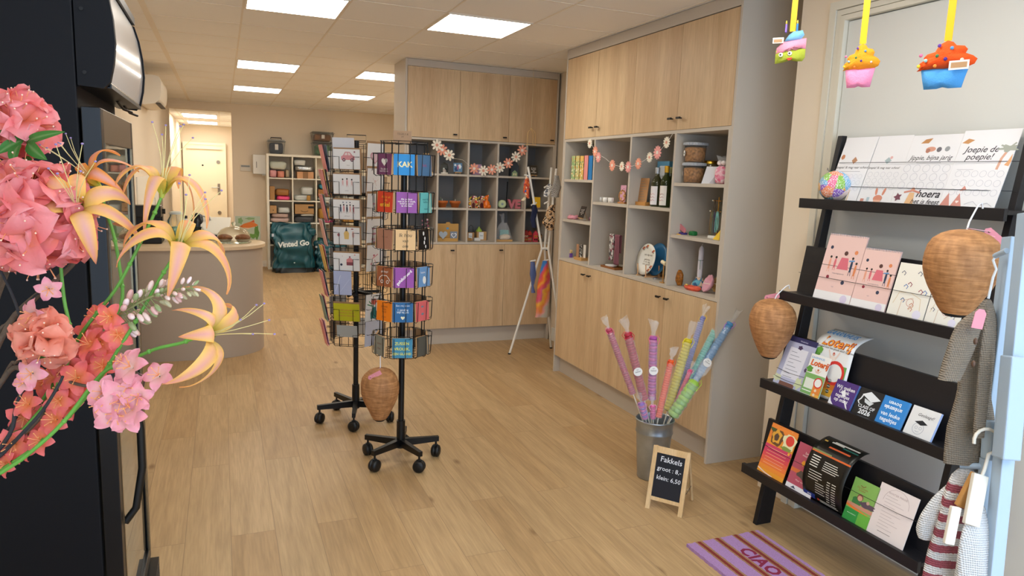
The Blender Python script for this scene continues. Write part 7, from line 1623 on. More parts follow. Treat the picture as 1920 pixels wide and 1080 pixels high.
for px, w2, h2, dyy, lb, c in ((888, .075, .075, .02, 'small box with white label, left of the row', '#b98a55'), (908, .10, .085, .0, 'larger kraft box with white label', '#c99a62'), (880, .07, .025, -.005, 'flat kraft block in front of the labelled boxes', '#b98a4c'), (897, .06, .028, -.008, 'flat white block in front of the labelled boxes', '#e9e4dc')):
    t, s_ = bt('soap_box', lb, 'box', px, 452, Z1, 'labelled boxes in the back niche', dy=.03+(.0 if dyy < 0 else .05+dyy*.5))
    G().box(-w2/2, w2/2, 0, .035 if dyy < 0 else .05, 0, h2, mat(c, .7)).build('box_body', t)
    if h2 > .05: g = G(); g.box(-w2*.3, w2*.2, -.001, 0, h2*.1, h2*.95, mat('#efeeea', .6)); g.text('Zeep', .015, mat('#3a4a5a', .6), T(-w2*.05, -.0016, h2*.55) @ UP); g.build('white_label', t)
P = P_b(903, 452, Z1)
t = thing('green_cone', 'small lime green cone on top of the kraft box', 'candle', (P.x+.005, P.y+.10, Z1+.0855))
G().lathe([(.032, 0), (.03, .01), (.012, .035), (0, .052)], mat('#a9c44c', .6), 8, smooth=False).build('cone_body', t)
t = thing('wire_arch', 'small dark wire arch above the small labelled box', 'ornament', (P.x-.075, P.y+.115, Z1+.0))
G().tube([(-.02, 0, .0), (-.022, 0, .11)]+[(-.022*math.cos(a*PI/6), 0, .115+.03*math.sin(a*PI/6)) for a in range(1, 6)]+[(.022, 0, .11), (.02, 0, .0)], .003, mat('#4c4a48', .4, .6), 6).build('wire', t)
t, s_ = bt('gift_basket', 'cellophane wrapped gift on a wooden board, third bottom niche', 'gift', 950, 454, Z1, dy=.03)
G().box(-.085, .085, 0, .08, 0, .018, mat('#d9a868', .6)).build('wooden_board', t, bevel=.003)
G().box(-.03, .06, .05, .07, .0185, .11, mat('#6fb0ac', .5)).build('teal_card', t)
g = G(); soft_box(g, (.015, .03, .043), (.11, .045, .05), mat('#e6d2b4', .7, bump=.6, bscale=60), e=.8, wob=.2, seed=2); g.build('cream_cloth', t)
g = G(); g.sheet(lambda u, v: ((.085*(1-v)**.8+.012+.02*v)*math.cos(u*2*PI)*(1+.12*math.sin(u*31)*v), .04+(.05*(1-v)+.012)*math.sin(u*2*PI), .02+.16*v+.0*u), 24, 8, M_cello, smooth=False)
cello_end(g, Vector((-.01, .04, .18)), Vector((-.15, 0, 1)), 8, .035, .09, 8); g.build('cellophane', t)
rb = random.Random(11)
for i, (px, c, lb) in enumerate(((988, '#8a2420', 'dark red stacked toy block house, left'), (997, '#b9382c', 'red block house with square windows'), (1006, '#d9485c', 'pinkish red block house'), (1016, '#4c3424', 'brown block house with yellow windows'))):
    P = P_b(px, 454, Z1); t = thing('block_house', lb, 'toy house', (P.x, P.y+.01+.03*(i % 2), Z1), (0, 0, 0), 'toy block houses behind the coat stand')
    h2 = [.12, .11, .11, .09][i]; G().prism([(-.022, 0), (.022, 0), (.022, h2*.75), (0, h2), (-.022, h2*.75)], -.015, .015, mat(c, .6), UP).build('house_body', t)
    g = G()
    for k in range(2):
        for s2 in (-1, 1): g.box(s2*.010-.007, s2*.010+.007, -.0165, -.0152, .015+k*.032, .032+k*.032, mat(['#d9a03c', '#e9c9a0', '#3a1a1a', '#e9c23c'][(i+k) % 4], .6)); g.box(s2*.010-.004, s2*.010+.004, -.0172, -.0166, .018+k*.032, .029+k*.032, mat('#2a1414', .6))
    g.build('windows', t)
# ================================================================ bouquet of artificial flowers, left foreground
def petal_mat(name, rough=.5):
    m = bpy.data.materials.new(name); m.use_nodes = True; nt = m.node_tree; N = nt.nodes; L = nt.links; b = N['Principled BSDF']
    a = N.new('ShaderNodeVertexColor'); a.layer_name = 'Col'; L.new(a.outputs[0], b.inputs['Base Color'])
    b.inputs['Roughness'].default_value = rough; b.inputs['Specular IOR Level'].default_value = .3
    tr = N.new('ShaderNodeBsdfTranslucent'); L.new(a.outputs[0], tr.inputs[0])
    mx = N.new('ShaderNodeMixShader'); mx.inputs[0].default_value = .3
    out = N['Material Output']; L.new(b.outputs[0], mx.inputs[1]); L.new(tr.outputs[0], mx.inputs[2]); L.new(mx.outputs[0], out.inputs[0])
    tc = N.new('ShaderNodeTexCoord'); n = N.new('ShaderNodeTexNoise'); n.inputs['Scale'].default_value = 180; L.new(tc.outputs['Object'], n.inputs['Vector'])
    bp = N.new('ShaderNodeBump'); bp.inputs['Strength'].default_value = .25; bp.inputs['Distance'].default_value = .002; L.new(n.outputs[0], bp.inputs['Height']); L.new(bp.outputs[0], b.inputs['Normal']); return m
M_petal = petal_mat('fabric_petal')
class PG:
    def __init__(s): s.v = []; s.f = []; s.c = []
    def grid(s, rows, cols_):
        o = len(s.v); n = len(rows[0])
        for r, c in zip(rows, cols_): s.v += r; s.c += c
        for j in range(len(rows)-1):
            for i in range(n-1): s.f.append((o+j*n+i, o+j*n+i+1, o+(j+1)*n+i+1, o+(j+1)*n+i))
    def build(s, name, parent):
        me = bpy.data.meshes.new(name); me.from_pydata([tuple(v) for v in s.v], [], s.f); me.materials.append(M_petal)
        at = me.color_attributes.new('Col', 'FLOAT_COLOR', 'POINT')
        for i, c in enumerate(s.c): at.data[i].color = (*c, 1)
        me.polygons.foreach_set('use_smooth', [True]*len(s.f)); me.update()
        o = bpy.data.objects.new(name, me); COL.objects.link(o); o.parent = parent; return o
def lerp3(a, b_, t): return tuple(a[i]*(1-t)+b_[i]*t for i in range(3))
def c3(h): return rgb(h)[:3]
def bez(P, t):
    P = [Vector(p) for p in P]
    while len(P) > 1: P = [P[i].lerp(P[i+1], t) for i in range(len(P)-1)]
    return P[0]
def petal(g, path, wd, M, colf, cup=.25, ruffle=0, seed=0, nu=8, nv=18, wpow=.6, twist=0, wtip=.06):
    """path: bezier points in the (r, z) plane; the petal lies along +x, width along y"""
    rnd = random.Random(seed); ph = rnd.uniform(0, 6)
    rows, cols_ = [], []
    for j in range(nv+1):
        v = j/nv; p = bez([(a, 0, b_) for a, b_ in path], v); q = bez([(a, 0, b_) for a, b_ in path], min(1, v+.02)); p0 = bez([(a, 0, b_) for a, b_ in path], max(0, v-.02)); tg = (q-p0).normalized(); n = Vector((-tg.z, 0, tg.x))
        w_ = wd*max(wtip*(1-v)+.02, math.sin(PI*min(1, v**wpow))**.8) if v > 0 else wd*.12
        r, c = [], []
        for i in range(nu+1):
            u = 2*i/nu-1; tw = twist*v
            off = n*(cup*w_*u*u + ruffle*wd*math.sin(u*5+v*9+ph)*v*abs(u))
            y = Vector((0, math.cos(tw), 0))*u*w_+n*math.sin(tw)*u*w_
            r.append(M @ (p+y+off)); c.append(colf(u, v))
        rows.append(r); cols_.append(c)
    g.grid(rows, cols_)
def frame(axis, roll=0):
    z = Vector(axis).normalized(); x = z.orthogonal().normalized(); y = z.cross(x)
    return Matrix(((x.x, y.x, z.x, 0), (x.y, y.y, z.y, 0), (x.z, y.z, z.z, 0), (0, 0, 0, 1))) @ RZ(roll)
def W3d(dx, dy, dz=0): return (CR*dx - CD*(-dy)*1 - CF*dz)      # image-right, image-down, towards the lens
YE, OR_, PI_, LI, GR = c3('#f8cf6e'), c3('#f79a32'), c3('#f2a07c'), c3('#dcaeb4'), c3('#b9bf3c')
def lily_col(seed, orange):
    rnd = random.Random(seed); k = rnd.uniform(0, 1)
    edge = lerp3(YE, OR_, orange); mid = lerp3(LI, PI_, .3+.5*k); tip = lerp3(PI_, OR_, orange)
    def f(u, v):
        c = lerp3(mid, edge, min(1, abs(u)**1.3*1.15))
        c = lerp3(edge, c, min(1, v*1.6)); c = lerp3(c, tip, max(0, v-.75)*2.2)
        return lerp3(GR, c, min(1, v*2.6))
    return f
VM = atD(-150, 1010, .98)                 # where the stems gather, above the vase mouth
MG = mat('#5f9a3c', .5, bump=.2, bscale=80, var=.15, vscale=30); MTW = mat('#5a4a3c', .8, bump=.5, bscale=90, var=.3, vscale=40); MTD = mat('#2e2c2e', .8, bump=.5, bscale=90)
def stem_path(pts):
    P = [atD(x, y, d) for x, y, d in pts]+[VM.copy(), VM-Vector((.02, .0, .25))]
    return P
def smooth(P, k=5):
    out = []
    for i in range(len(P)-1):
        p0 = P[max(0, i-1)]; p1 = P[i]; p2 = P[i+1]; p3 = P[min(len(P)-1, i+2)]
        for j in range(k):
            t = j/k; out.append(.5*((2*p1)+(p2-p0)*t+(2*p0-5*p1+4*p2-p3)*t*t+(3*p1-p0-3*p2+p3)*t**3))
    out.append(P[-1]); return out
def lily(label, base_, axis, size, petals, pts, orange=.4, seed=0, stam=1, srad=.0027):
    size *= .62
    """base_: (px, py, depth); axis: (right, down, towards lens); petals: list of (azimuth deg, length, droop)"""
    o0 = atD(*base_); ax = W3d(*axis).normalized()
    t = thing('lily_stem', label, 'flower', o0, group='lily stems in the bouquet')
    P = smooth(stem_path(pts)); g = G(); g.tube([p-o0 for p in P], [srad*(.8+.3*i/len(P)) for i in range(len(P))], MG, 8)
    for i in range(4, len(P)-4, 7): g.ell(tuple(P[i]-o0), (srad*1.3,)*3, MG, 8, 5)
    g.build('stem', t)
    # a frame with z along the axis and x as close to image-right as possible
    z = ax; x = (CR-z*CR.dot(z)); x = x.normalized() if x.length > .25 else (-CD-z*(-CD).dot(z)).normalized(); y = z.cross(x)
    F_ = Matrix(((x.x, y.x, z.x, 0), (x.y, y.y, z.y, 0), (x.z, y.z, z.z, 0), (0, 0, 0, 1))) @ SC(size)
    for i, (az, L_, dr) in enumerate(petals):
        g = PG(); path = [(.004, .0), (.012, .035), (.03*L_, .075+.01*L_), (.085*L_, .085-.02*dr), (.115*L_, .05-.05*dr), (.12*L_-.012*dr, .02-.075*dr)]
        petal(g, path, .0165+.0035*(i % 2), F_ @ RZ(math.radians(az)), lily_col(seed*10+i, orange), cup=-.22, ruffle=.10, seed=seed*7+i, wpow=.72, twist=.35*math.sin(i*2+seed))
        g.build('petal', t)
    if stam:
        rnd = random.Random(seed)
        for i in range(6):
            a = i*PI/3+.3; q = (.010, .026)[i % 2]; b0 = F_ @ Vector((.003*math.cos(a), .003*math.sin(a), .02)); 
            L2 = .155+rnd.uniform(-.02, .015); k = .030+.012*rnd.random()
            pts_ = [F_ @ Vector((k*s_*s_*math.cos(a)+.003*math.cos(a), k*s_*s_*math.sin(a)+.003*math.sin(a)+.02*s_*s_, .02+(L2-.02)*s_)) for s_ in (0, .25, .5, .75, 1)]
            g = G(); g.tube(pts_, [.0011*size, .001*size, .0009*size, .0008*size, .0007*size], mat('#d9c98a', .5), 6)
            d = (pts_[-1]-pts_[-2]).normalized(); g.ell(tuple(pts_[-1]), (.0028*size, .0028*size, .0022*size), mat('#8f7aa8', .6), 8, 5); g.build('stamen', t)
    g = G(); g.lathe([(.0045, -.006), (.006, 0), (.0085, .02), (.0095, .032)], mat('#a9b04a', .5), 12, F_, caps=False); g.build('throat', t)
    return t
P6 = [(10, 1.0, .6), (70, .9, .3), (130, 1.0, .7), (190, 1.05, .5), (250, .9, .8), (310, 1.0, .4)]
lily('peach lily with stamens pointing up, high in front of the hallway', (304, 366, 1.0), (.22, -.95, .25), 1.0, [(0, 1.0, 1.0), (25, .7, 1.25), (165, .95, .75), (195, .85, .35), (270, .7, 1.4), (90, .7, .2)],
     [(304, 366, 1.0), (285, 410, 1.0), (250, 482, 1.0), (215, 545, 1.0), (160, 615, 1.0), (115, 690, 1.0), (50, 790, 1.0)], .35, 1)
lily('large peach lily in front of the counter, stamens to the upper right', (331, 474, .97), (.45, -.78, .45), 1.02, [(0, 1.15, 1.0), (35, .9, .5), (95, .55, .1), (175, 1.0, .85), (215, 1.0, .9), (290, .8, 1.2)],
     [(331, 474, .97), (300, 522, .97), (262, 590, .97), (225, 650, .97), (190, 705, .97), (130, 780, .97), (50, 850, .97)], .35, 2)
lily('lily facing right with stamens to the right, lowest of the peach lilies', (377, 629, .95), (.93, -.12, .3), 1.0, [(60, .9, .4), (100, 1.05, 1.0), (150, .7, .6), (250, 1.1, .8), (285, 1.0, 1.1), (200, .55, .3)],
     [(377, 629, .95), (340, 643, .95), (290, 655, .95), (235, 680, .95), (190, 702, .95), (120, 790, .95), (40, 862, .95)], .25, 3)
lily('orange lily at the upper left before the fridge door', (186, 348, 1.02), (-.35, -.55, .65), .82, [(20, 1.0, .6), (75, 1.0, .2), (130, .95, .5), (185, 1.0, .8), (235, .9, .8), (330, 1.1, .4)],
     [(186, 348, 1.02), (200, 400, 1.02), (213, 440, 1.02), (224, 500, 1.02), (229, 560, 1.01), (205, 610, 1.0), (150, 690, 1.0), (60, 800, 1.0)], .95, 4)
lily('peach and pink lily lying over the big pink flower cluster', (148, 402, .96), (.35, -.45, .8), 1.05, [(-10, 1.1, .8), (30, .85, .3), (100, .7, .2), (150, .9, .5), (215, .95, .7), (300, .9, .9)],
     [(148, 402, .96), (125, 440, .97), (114, 480, .98), (120, 560, .98), (133, 640, .98), (110, 720, .98), (40, 810, .98)], .3, 5)
# rhododendron heads
def blossom(parent, M, size, cols_, seed, n=5, name='blossom', st=True, path=None, wd=.024, ruf=.2, stc='#f2c9b0', sl=1):
    g = PG(); a_, b_, c_ = [c3(c) for c in cols_]
    rnd = random.Random(seed)
    for i in range(n):
        kk = rnd.uniform(.85, 1.1)
        colf = lambda u, v: lerp3(lerp3(a_, b_, min(1, v*1.5)), c_, max(0, (v-.7))*1.8*abs(u)+.25*(1-abs(u))*v)
        p = path or [(.001, 0), (.008, .02), (.022*kk, .030), (.042*kk, .030+.006*rnd.uniform(-1, 1)), (.048*kk, .018)]
        petal(g, p, wd, M @ SC(size) @ RZ(2*PI*i/n+rnd.uniform(-.12, .12)), colf, cup=.12, ruffle=ruf, seed=seed*9+i, nu=6, nv=9, wpow=.9, wtip=.2)
    o = g.build(name, parent)
    if st:
        q = G()
        for i in range(5): a = i*1.26+seed; q.tube([M @ Vector((0, 0, .008*size)), M @ Vector((.006*size*math.cos(a), .006*size*math.sin(a), .03*size*sl)), M @ Vector((.014*size*math.cos(a), .014*size*math.sin(a), .046*size*sl))], .0006, mat('#f2a06a', .5), 4); q.ell(tuple(M @ Vector((.014*size*math.cos(a), .014*size*math.sin(a), .047*size*sl))), (.0013*(1 if sl == 1 else .7),)*3, mat(stc, .5), 6, 4)
        q.build('stamens', o)
    return o
def leaf(parent, p0, p1, wd, o0, bend=.2, seed=0, col='#3f7a34'):
    a = p0-o0; L_ = (p1-p0).length; d = (p1-p0).normalized(); n = (-CF-d*(-CF).dot(d)).normalized(); y = n.cross(d)
    M = Matrix(((d.x, y.x, n.x, a.x), (d.y, y.y, n.y, a.y), (d.z, y.z, n.z, a.z), (0, 0, 0, 1)))
    g = PG(); c = c3(col); c2 = lerp3(c, (.8, .9, .5), .12)
    petal(g, [(0, 0), (L_*.3, L_*bend), (L_*.7, L_*bend), (L_, 0)], wd, M, lambda u, v: lerp3(c2, c, min(1, abs(u)*3)), cup=.2, ruffle=.1, seed=seed, nu=6, nv=12, wpow=.85)
    return g.build('leaf', parent)
CORAL = ('#f59a50', '#f07f80', '#fbc4c0')
def head(label, c, R_, cols_, pts, nb, size, seed, leaves=(), col_leaf='#3f7a34', srad=.004, name='rhododendron_branch', mt=None, flat_=1.0):
    o0 = atD(*c); t = thing(name, label, 'flower', o0, group='pink flower branches in the bouquet')
    P = smooth(stem_path(pts)); G().tube([p-o0 for p in P], [srad*(.75+.35*i/len(P)) for i in range(len(P))], mt or MTW, 8).build('stem', t)
    rnd = random.Random(seed); gold = PI*(3-math.sqrt(5))
    for i in range(nb):
        z = 1-(i+.5)/nb*1.25; r = math.sqrt(max(0, 1-z*z)); a = gold*i+seed
        d = (CR*r*math.cos(a)+CD*r*math.sin(a)*flat_-CF*z*.95).normalized()
        M = T(*(d*(R_-.03*size))) @ frame(d, rnd.uniform(0, 6)); blossom(t, M, size*rnd.uniform(.85, 1.1), cols_, seed*31+i)
    for k, (a, b_, w_) in enumerate(leaves): leaf(t, atD(*a), atD(*b_), w_, o0, .12, seed+k, col_leaf)
    return t
head('salmon pink flower cluster with leaves below, top left corner', (38, 238, .98), .036, CORAL, [(48, 260, .99), (46, 300, .99), (40, 330, .99), (50, 400, 1.0), (70, 470, 1.0), (10, 480, 1.03), (-40, 700, 1.0)], 9, .98, 3,
     [((48, 268, .96), (122, 247, .93), .0065), ((44, 262, .95), (-6, 290, .93), .008), ((52, 268, .95), (88, 300, .93), .009), ((36, 272, .94), (26, 305, .92), .009), ((48, 256, .95), (-4, 246, .94), .006), ((47, 295, .97), (66, 336, .955), .011)])
head('big salmon pink flower cluster on the left', (68, 408, .96), .062, CORAL, [(75, 440, 1.0), (108, 470, 1.02), (146, 460, 1.03), (140, 490, 1.03), (105, 525, 1.03), (55, 570, 1.02), (0, 640, 1.0)], 16, 1.25, 8, [((128, 440, 1.0), (132, 488, .98), .012)])
head('small peach pink flower in the middle left with a dark leaf', (88, 634, .95), .018, ('#f0915c', '#ee8f78', '#f4b8a0'), [(75, 660, .97), (45, 690, .98), (0, 720, .99)], 6, .82, 5, [((62, 662, .96), (112, 655, .94), .009)])
# single pink blossoms on twigs
def sprig(label, pts, flowers, cols_, size, seed, mt, rad=.0022, nb=5, name='blossom_twig', wd=.014, stem_to_vase=True, buds=()):
    o0 = atD(*pts[0]); t = thing(name, label, 'flower', o0, group='flowering twigs in the bouquet')
    P = smooth(stem_path(pts) if stem_to_vase else [atD(*p) for p in pts]); G().tube([p-o0 for p in P], [rad*(.6+.6*i/len(P)) for i in range(len(P))], mt, 7).build('twig', t)
    rnd = random.Random(seed)
    for i, f in enumerate(flowers):
        x, y, d_ = f[:3]; sz = (f[3] if len(f) > 3 else 1)*size; p = atD(x, y, d_)-o0
        near = min(P, key=lambda q: (q-o0-p).length)-o0
        if (near-p).length > .012: G().tube([near, (near+p)/2+CD*.004, p], rad*.45, mt, 5).build('side_twig', t)
        ax = W3d(rnd.uniform(-.6, .6), rnd.uniform(-.6, .4), 1)
        blossom(t, T(*p) @ frame(ax, rnd.uniform(0, 6)), sz, cols_, seed*17+i, n=5, wd=wd, path=[(.001, 0), (.006, .008), (.018, .014), (.032, .012), (.038, .004)], ruf=.15, st=True, stc='#f0a860', sl=.6)
    for x, y, d_, r, c in buds:
        p = atD(x, y, d_)-o0; G().ell(tuple(p), (r, r, r*1.5), mat(c, .5), 8, 6).build('bud', t)
    return t
PK3 = ('#f3d2c0', '#ee9aa6', '#f4bcc4')
rnd = random.Random(21)
sprig('dark twig with a pink blossom pair at the upper left of the lower spray', [(92, 541, .95), (60, 560, .96), (40, 610, .97), (56, 665, .97), (45, 720, .98), (20, 800, .98)], [(92, 541, .95, .75), (70, 588, .95, 1.0), (78, 612, .95, .8), (62, 700, .95, .9), (48, 718, .95, .7)], PK3, .62, 2, MTD)
sprig('twig with loose pink blossoms before the fridge door, lower right', [(284, 704, .93), (262, 712, .94), (235, 722, .95), (165, 724, .96), (118, 716, .97), (100, 745, .97), (60, 800, .98)],
      [(250, 690, .92, 1.0), (235, 680, .93, .7), (228, 745, .92, 1.25), (205, 755, .92, 1.1), (250, 765, .92, 1.1), (215, 772, .92, 1.1), (240, 728, .92, .9), (262, 742, .92, .8), (240, 785, .92, .9), (196, 735, .92, .9), (300, 706, .925, .85)], PK3, .68, 4, MTW, .0026)
sprig('thin brown twig curving in from the left edge', [(75, 545, 1.02), (40, 575, 1.02), (15, 605, 1.01), (-20, 660, 1.0)], [(92, 543, 1.0, .5)], PK3, .7, 9, MTW, .003)
# coral spray: many small five petalled blossoms
CO3 = ('#f59a50', '#ee6c68', '#f79a98')
for k, (lb, line, n, sp) in enumerate((('dense spray of small coral blossoms, upper part beside the green stems', [(215, 596), (190, 640), (150, 690), (120, 730)], 26, 30), ('dense spray of small coral blossoms, lower left part', [(120, 720), (90, 770), (55, 820), (20, 850)], 26, 34))):
    fl = []
    for i in range(n):
        u = i/(n-1)*(len(line)-1); j = min(int(u), len(line)-2); f = u-j
        fl.append((line[j][0]*(1-f)+line[j+1][0]*f+rnd.uniform(-sp, sp), line[j][1]*(1-f)+line[j+1][1]*f+rnd.uniform(-sp*.8, sp*.8), rnd.uniform(.97, 1.03), rnd.uniform(.8, 1.15)))
    sprig(lb, [(x, y, 1.03) for x, y in line]+([(60, 810, 1.0)] if k == 0 else []), fl, CO3, .62, 30+k, MTW, .002, name='coral_spray')
# spray of closed buds pointing right
o0 = atD(212, 600, .98); t = thing('bud_spray', 'spray of closed cream and pink buds pointing right', 'flower', o0, group='flowering twigs in the bouquet')
P = smooth([atD(358, 540, .95), atD(320, 545, .955), atD(280, 558, .96), atD(240, 580, .97), atD(212, 600, .98), atD(170, 650, .99), atD(110, 730, 1.0)]+[VM]); G().tube([p-o0 for p in P], .0016, mat('#8a8a5a', .6), 6).build('twig', t)
rnd = random.Random(5)
for i in range(58):
    u = (i/58)**.9; q = P[int(u*20)]; r = .010+.020*u; a = rnd.uniform(0, 2*PI)
    d = (CR*.55+CR*.2*math.cos(a)+CD*math.cos(a)*.8-CF*math.sin(a)*.6).normalized(); p = q-o0+d*r
    s_ = .0022+.0022*u; c = rnd.choice(['#d9a8a0', '#e2c4b8', '#8f9a6a', '#b9b08a', '#e9ccc8'])
    g = G(); Mq = T(*p) @ frame(d); g.ell((0, 0, 0), (s_, s_, s_*2.2), mat(c, .5), 8, 6, Mq); g.tube([q-o0, p], .0006, mat('#7f8a52', .6), 4); g.build('bud', t)
# dark bare twigs
for i, (lb, pts) in enumerate((('dark bare twig slanting across the left edge', [(0, 505, .97), (28, 565, .97), (55, 655, .97), (50, 700, .97), (30, 765, .97), (5, 835, .97)]), ('grey bare twig in the lower left of the bouquet', [(118, 705, .95), (110, 722, .95), (80, 770, .95), (35, 820, .96), (5, 850, .97)]), ('brown bare twig low at the left edge', [(58, 655, 1.0), (30, 680, 1.0), (5, 710, 1.0)]), ('thick brown branch behind the big pink cluster', [(22, 440, 1.06), (18, 490, 1.06), (8, 520, 1.06), (-20, 600, 1.04)]))):
    o0 = atD(*pts[0]); P = smooth(stem_path(pts)); g = G(); g.tube([p-o0 for p in P], [.0018+.0016*j/len(P)+(.002 if i == 3 else 0) for j in range(len(P))], [MTD, MTD, MTW, MTW][i], 7); o = g.build('bare_twig', loc=o0); flat(o, lb, 'twig', 'bare twigs in the bouquet')
# the vase that holds them, standing on the floor outside the frame
V0 = VM-Vector((.02, 0, .30)); hv = V0.z+.12
t = thing('floor_vase', 'tall dark floor vase holding the artificial flowers at the lower left', 'vase', (V0.x, V0.y, 0))
G().lathe([(0, .003), (.09, 0), (.11, .02), (.12, hv*.4), (.09, hv*.75), (.06, hv*.93), (.075, hv), (.070, hv), (.054, hv*.93), (.05, hv*.7), (0, hv*.6)], mat('#24262c', .35), 36).build('vase_body', t)
# ================================================================ clothes on the white rack at the right edge
M_rackw = mat('#a9bccf', .3, name='white_painted_wood')
RD_ = 1.5
def rk(x, y, d=RD_): return atD(x, y, d)
def beam(g, a, b_, w_, th, m, towards=None):
    d = (b_-a).normalized(); s_ = (CR-d*CR.dot(d)).normalized(); n = d.cross(s_)
    vs = []
    for p in (a, b_):
        for (i, j) in ((-1, -1), (1, -1), (1, 1), (-1, 1)): vs.append(p+s_*i*w_/2+n*j*th/2)
    g.add(vs, [(3, 2, 1, 0), (4, 5, 6, 7), (0, 1, 5, 4), (1, 2, 6, 5), (2, 3, 7, 6), (3, 0, 4, 7)], m)
f0 = rk(1820, 1000); 
t = thing('clothes_rack', 'white painted wooden clothes rack at the right edge of the photo', 'clothes rack', (0, 0, 0))
def foot(a, b_): k = a.z/(a.z-b_.z); return a+(b_-a)*k
a, b_ = rk(1898, 445), rk(1846, 860); e_ = foot(a, b_)
g = G(); beam(g, a, e_, .026, .03, M_rackw); g.build('post', t, bevel=.002)
a, b_ = rk(1928, 400, 1.42), rk(1872, 960, 1.42); e_ = foot(a, b_)
g = G(); beam(g, a, e_, .026, .03, M_rackw); g.build('post', t, bevel=.002)
g = G(); beam(g, rk(1903, 668, 1.40), rk(1886, 860, 1.40), .036, .035, M_rackw); g.build('bracket_block', t, bevel=.003)
g = G(); beam(g, rk(1866, 790, 1.46), rk(1862, 862, 1.46), .036, .03, M_rackw); g.build('bracket_block', t, bevel=.003)
g = G(); beam(g, rk(1855, 860, 1.47), rk(1843, 972, 1.47), .030, .02, M_rackw); g.build('cross_rail', t, bevel=.002)
g = G(); g.tube([rk(1850, 875, 1.47), rk(1800, 872, 1.50)], .007, M_rackw, 8); g.tube([rk(1888, 470, 1.46), rk(1866, 480, 1.5)], .006, M_rackw, 8); g.build('peg', t)
def knit(name, c, c2=None, stripe=0):
    m = bpy.data.materials.new(name); m.use_nodes = True; nt = m.node_tree; N = nt.nodes; L = nt.links; b = N['Principled BSDF']
    tc = N.new('ShaderNodeTexCoord'); v = N.new('ShaderNodeTexWave'); v.bands_direction = 'Z'; v.inputs['Scale'].default_value = 70; v.inputs['Distortion'].default_value = 1.2; v.inputs['Detail Scale'].default_value = 3; L.new(tc.outputs['Object'], v.inputs['Vector'])
    v2 = N.new('ShaderNodeTexWave'); v2.bands_direction = 'X'; v2.inputs['Scale'].default_value = 95; v2.inputs['Distortion'].default_value = 1; L.new(tc.outputs['Object'], v2.inputs['Vector'])
    mm = N.new('ShaderNodeMath'); mm.operation = 'MULTIPLY_ADD'; L.new(v2.outputs[0], mm.inputs[0]); mm.inputs[1].default_value = .5; L.new(v.outputs[0], mm.inputs[2])
    r = N.new('ShaderNodeValToRGB'); e = r.color_ramp.elements; e[0].position = .1; e[1].position = .8; e[0].color = tuple(x*.7 for x in rgb(c)[:3])+(1,); e[1].color = rgb(c); L.new(mm.outputs[0], r.inputs[0])
    col = r.outputs[0]
    if c2:
        s_ = N.new('ShaderNodeSeparateXYZ'); L.new(tc.outputs['Object'], s_.inputs[0]); n = N.new('ShaderNodeTexNoise'); n.inputs['Scale'].default_value = 160; L.new(tc.outputs['Object'], n.inputs['Vector'])
        a = N.new('ShaderNodeMath'); a.operation = 'MULTIPLY_ADD'; L.new(n.outputs[0], a.inputs[0]); a.inputs[1].default_value = .006; L.new(s_.outputs[2], a.inputs[2])
        q = N.new('ShaderNodeMath'); q.operation = 'MODULO'; L.new(a.outputs[0], q.inputs[0]); q.inputs[1].default_value = stripe
        q2 = N.new('ShaderNodeMath'); q2.operation = 'LESS_THAN'; L.new(q.outputs[0], q2.inputs[0]); q2.inputs[1].default_value = stripe*.5
        col = mixnode(nt, col, rgb(c2), q2.outputs[0])
    L.new(col, b.inputs['Base Color']); b.inputs['Roughness'].default_value = .95
    bp = N.new('ShaderNodeBump'); bp.inputs['Strength'].default_value = .8; bp.inputs['Distance'].default_value = .003; L.new(mm.outputs[0], bp.inputs['Height']); L.new(bp.outputs[0], b.inputs['Normal']); return m
def soft_tube(name, parent, o0, pts, rad, m, d, flat_=.5, folds=2, amp=.1):
    P = smooth([atD(x, y, dd) for x, y, dd in pts], 5); K = len(P)-1; s_ = d/FPX; g = G(); n = 26; vs = []
    for i, p in enumerate(P):
        u = i/K*(len(rad)-1); j = min(int(u), len(rad)-2); f = u-j; R_ = (rad[j]*(1-f)+rad[j+1]*f)*s_
        for a in range(n):
            th = 2*PI*a/n; k = R_*(1+amp*math.sin(folds*th+i*.22)+.04*math.sin(5*th-i*.4)); vs.append(p-o0+CR*math.cos(th)*k+Vector((CF.x, CF.y, 0)).normalized()*math.sin(th)*k*flat_)
    g.add(vs, [(i*n+a, i*n+(a+1) % n, (i+1)*n+(a+1) % n, (i+1)*n+a) for i in range(K) for a in range(n)], m, True)
    g.add(vs, [tuple(range(n))[::-1], tuple(K*n+a for a in range(n))], m, True); return g.build(name, parent)
mk1 = knit('taupe_knit', '#8f8272'); mk2 = knit('striped_knit', '#e9e6e6', '#a0505c', -.031); mk3 = knit('white_knit', '#eaeaec')
o0 = rk(1846, 575); t = thing('knitted_cardigan', 'taupe knitted baby cardigan with pink tag hanging on the white rack', 'cardigan', o0)
soft_tube('cardigan_body', t, o0, [(1852, 562, 1.5), (1842, 620, 1.5), (1832, 700, 1.5), (1822, 780, 1.5), (1808, 868, 1.5)], [6, 26, 38, 36, 42, 34], mk1, 1.5, .45, 3, .12)
soft_tube('sleeve', t, o0, [(1842, 578, 1.47), (1815, 615, 1.46), (1797, 665, 1.45), (1780, 712, 1.44)], [7, 22, 24, 22, 19], mk1, 1.45, .6, 2, .06)
soft_tube('front_band', t, o0, [(1856, 580, 1.455), (1850, 650, 1.45), (1842, 740, 1.45), (1835, 820, 1.45)], [5, 10, 12, 11, 10], mk1, 1.45, .5, 2, .05)
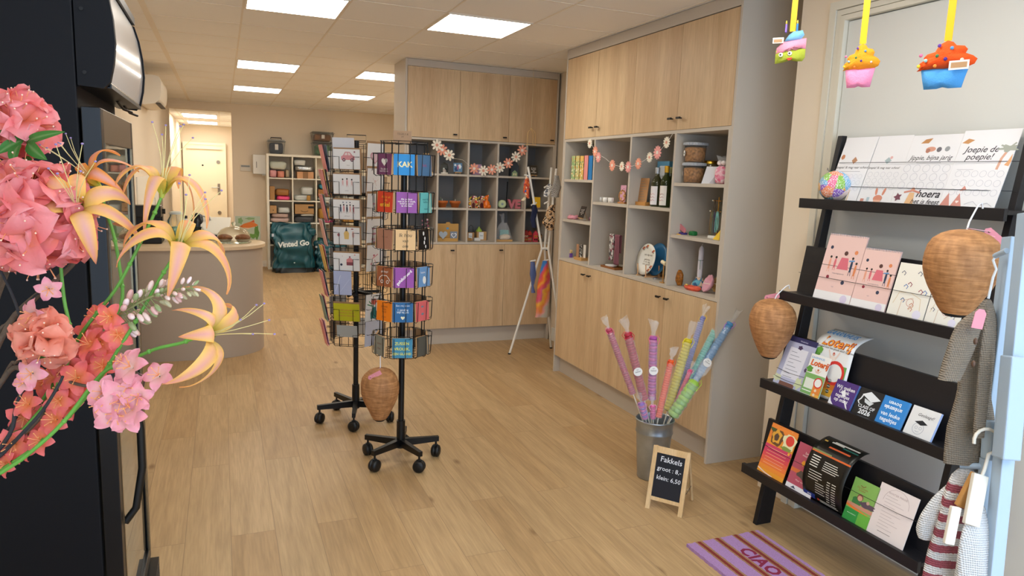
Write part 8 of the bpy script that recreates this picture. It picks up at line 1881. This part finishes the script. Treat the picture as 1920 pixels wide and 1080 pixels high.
g = G(); g.tube([rk(1853, 560)-o0, rk(1862, 520)-o0, rk(1868, 505)-o0, rk(1862, 488)-o0, rk(1868, 478)-o0], .0028, mat('#d9dde2', .3), 6); g.build('hanger_hook', t)
g = G(); M = T(*(rk(1836, 598, 1.42)-o0)) @ facing(0) @ RZ(-.15); g.prism([(-.013, -.02), (.013, -.02), (.013, .012), (.006, .02), (-.006, .02), (-.013, .012)], -.0005, .0005, M_tag, M); g.build('price_tag', t)
for k in range(2): G().ell(tuple(rk(1829-4*k, 640+42*k, 1.41)-o0), (.004, .004, .007), mat('#5a4030', .5), 8, 6).build('toggle_button', t)
o0 = rk(1820, 890); t = thing('striped_cardigan', 'white and dusty red striped knitted baby cardigan below the taupe one', 'cardigan', o0)
soft_tube('cardigan_body', t, o0, [(1822, 868, 1.5), (1808, 900, 1.5), (1795, 960, 1.5), (1785, 1030, 1.5), (1780, 1110, 1.5)], [6, 26, 34, 40, 46, 50], mk2, 1.5, .45, 3, .10)
soft_tube('sleeve', t, o0, [(1795, 900, 1.52), (1765, 945, 1.52), (1745, 985, 1.52), (1738, 1010, 1.52)], [8, 22, 26, 22, 14], mk3, 1.5, .6, 2, .08)
soft_tube('front_part', t, o0, [(1838, 950, 1.44), (1830, 1000, 1.43), (1828, 1070, 1.43), (1826, 1130, 1.43)], [8, 22, 30, 34, 36], mk3, 1.44, .5, 2, .08)
g = G(); mw3 = mat('#e6dfd2', .45)
C_ = rk(1850, 828, 1.44)-o0; Rh = .026
g.tube([C_+CR*Rh*math.cos(a)+CD*Rh*math.sin(a) for a in [PI*.95+i*PI/8*1.0 for i in range(13)]]+[rk(1846, 880, 1.44)-o0, rk(1838, 900, 1.44)-o0], .0035, mw3, 7); g.build('hanger_hook', t)
g = G(); beam(g, rk(1838, 890, 1.44)-o0, rk(1820, 985, 1.42)-o0, .030, .012, mw3); beam(g, rk(1832, 888, 1.45)-o0, rk(1800, 950, 1.46)-o0, .022, .012, oak('hanger_wood', '#d9a25c', '#b98040', 'z', .5)); beam(g, rk(1792, 950, 1.42)-o0, rk(1778, 1020, 1.42)-o0, .020, .01, mw3); g.build('wooden_hanger', t, bevel=.002)
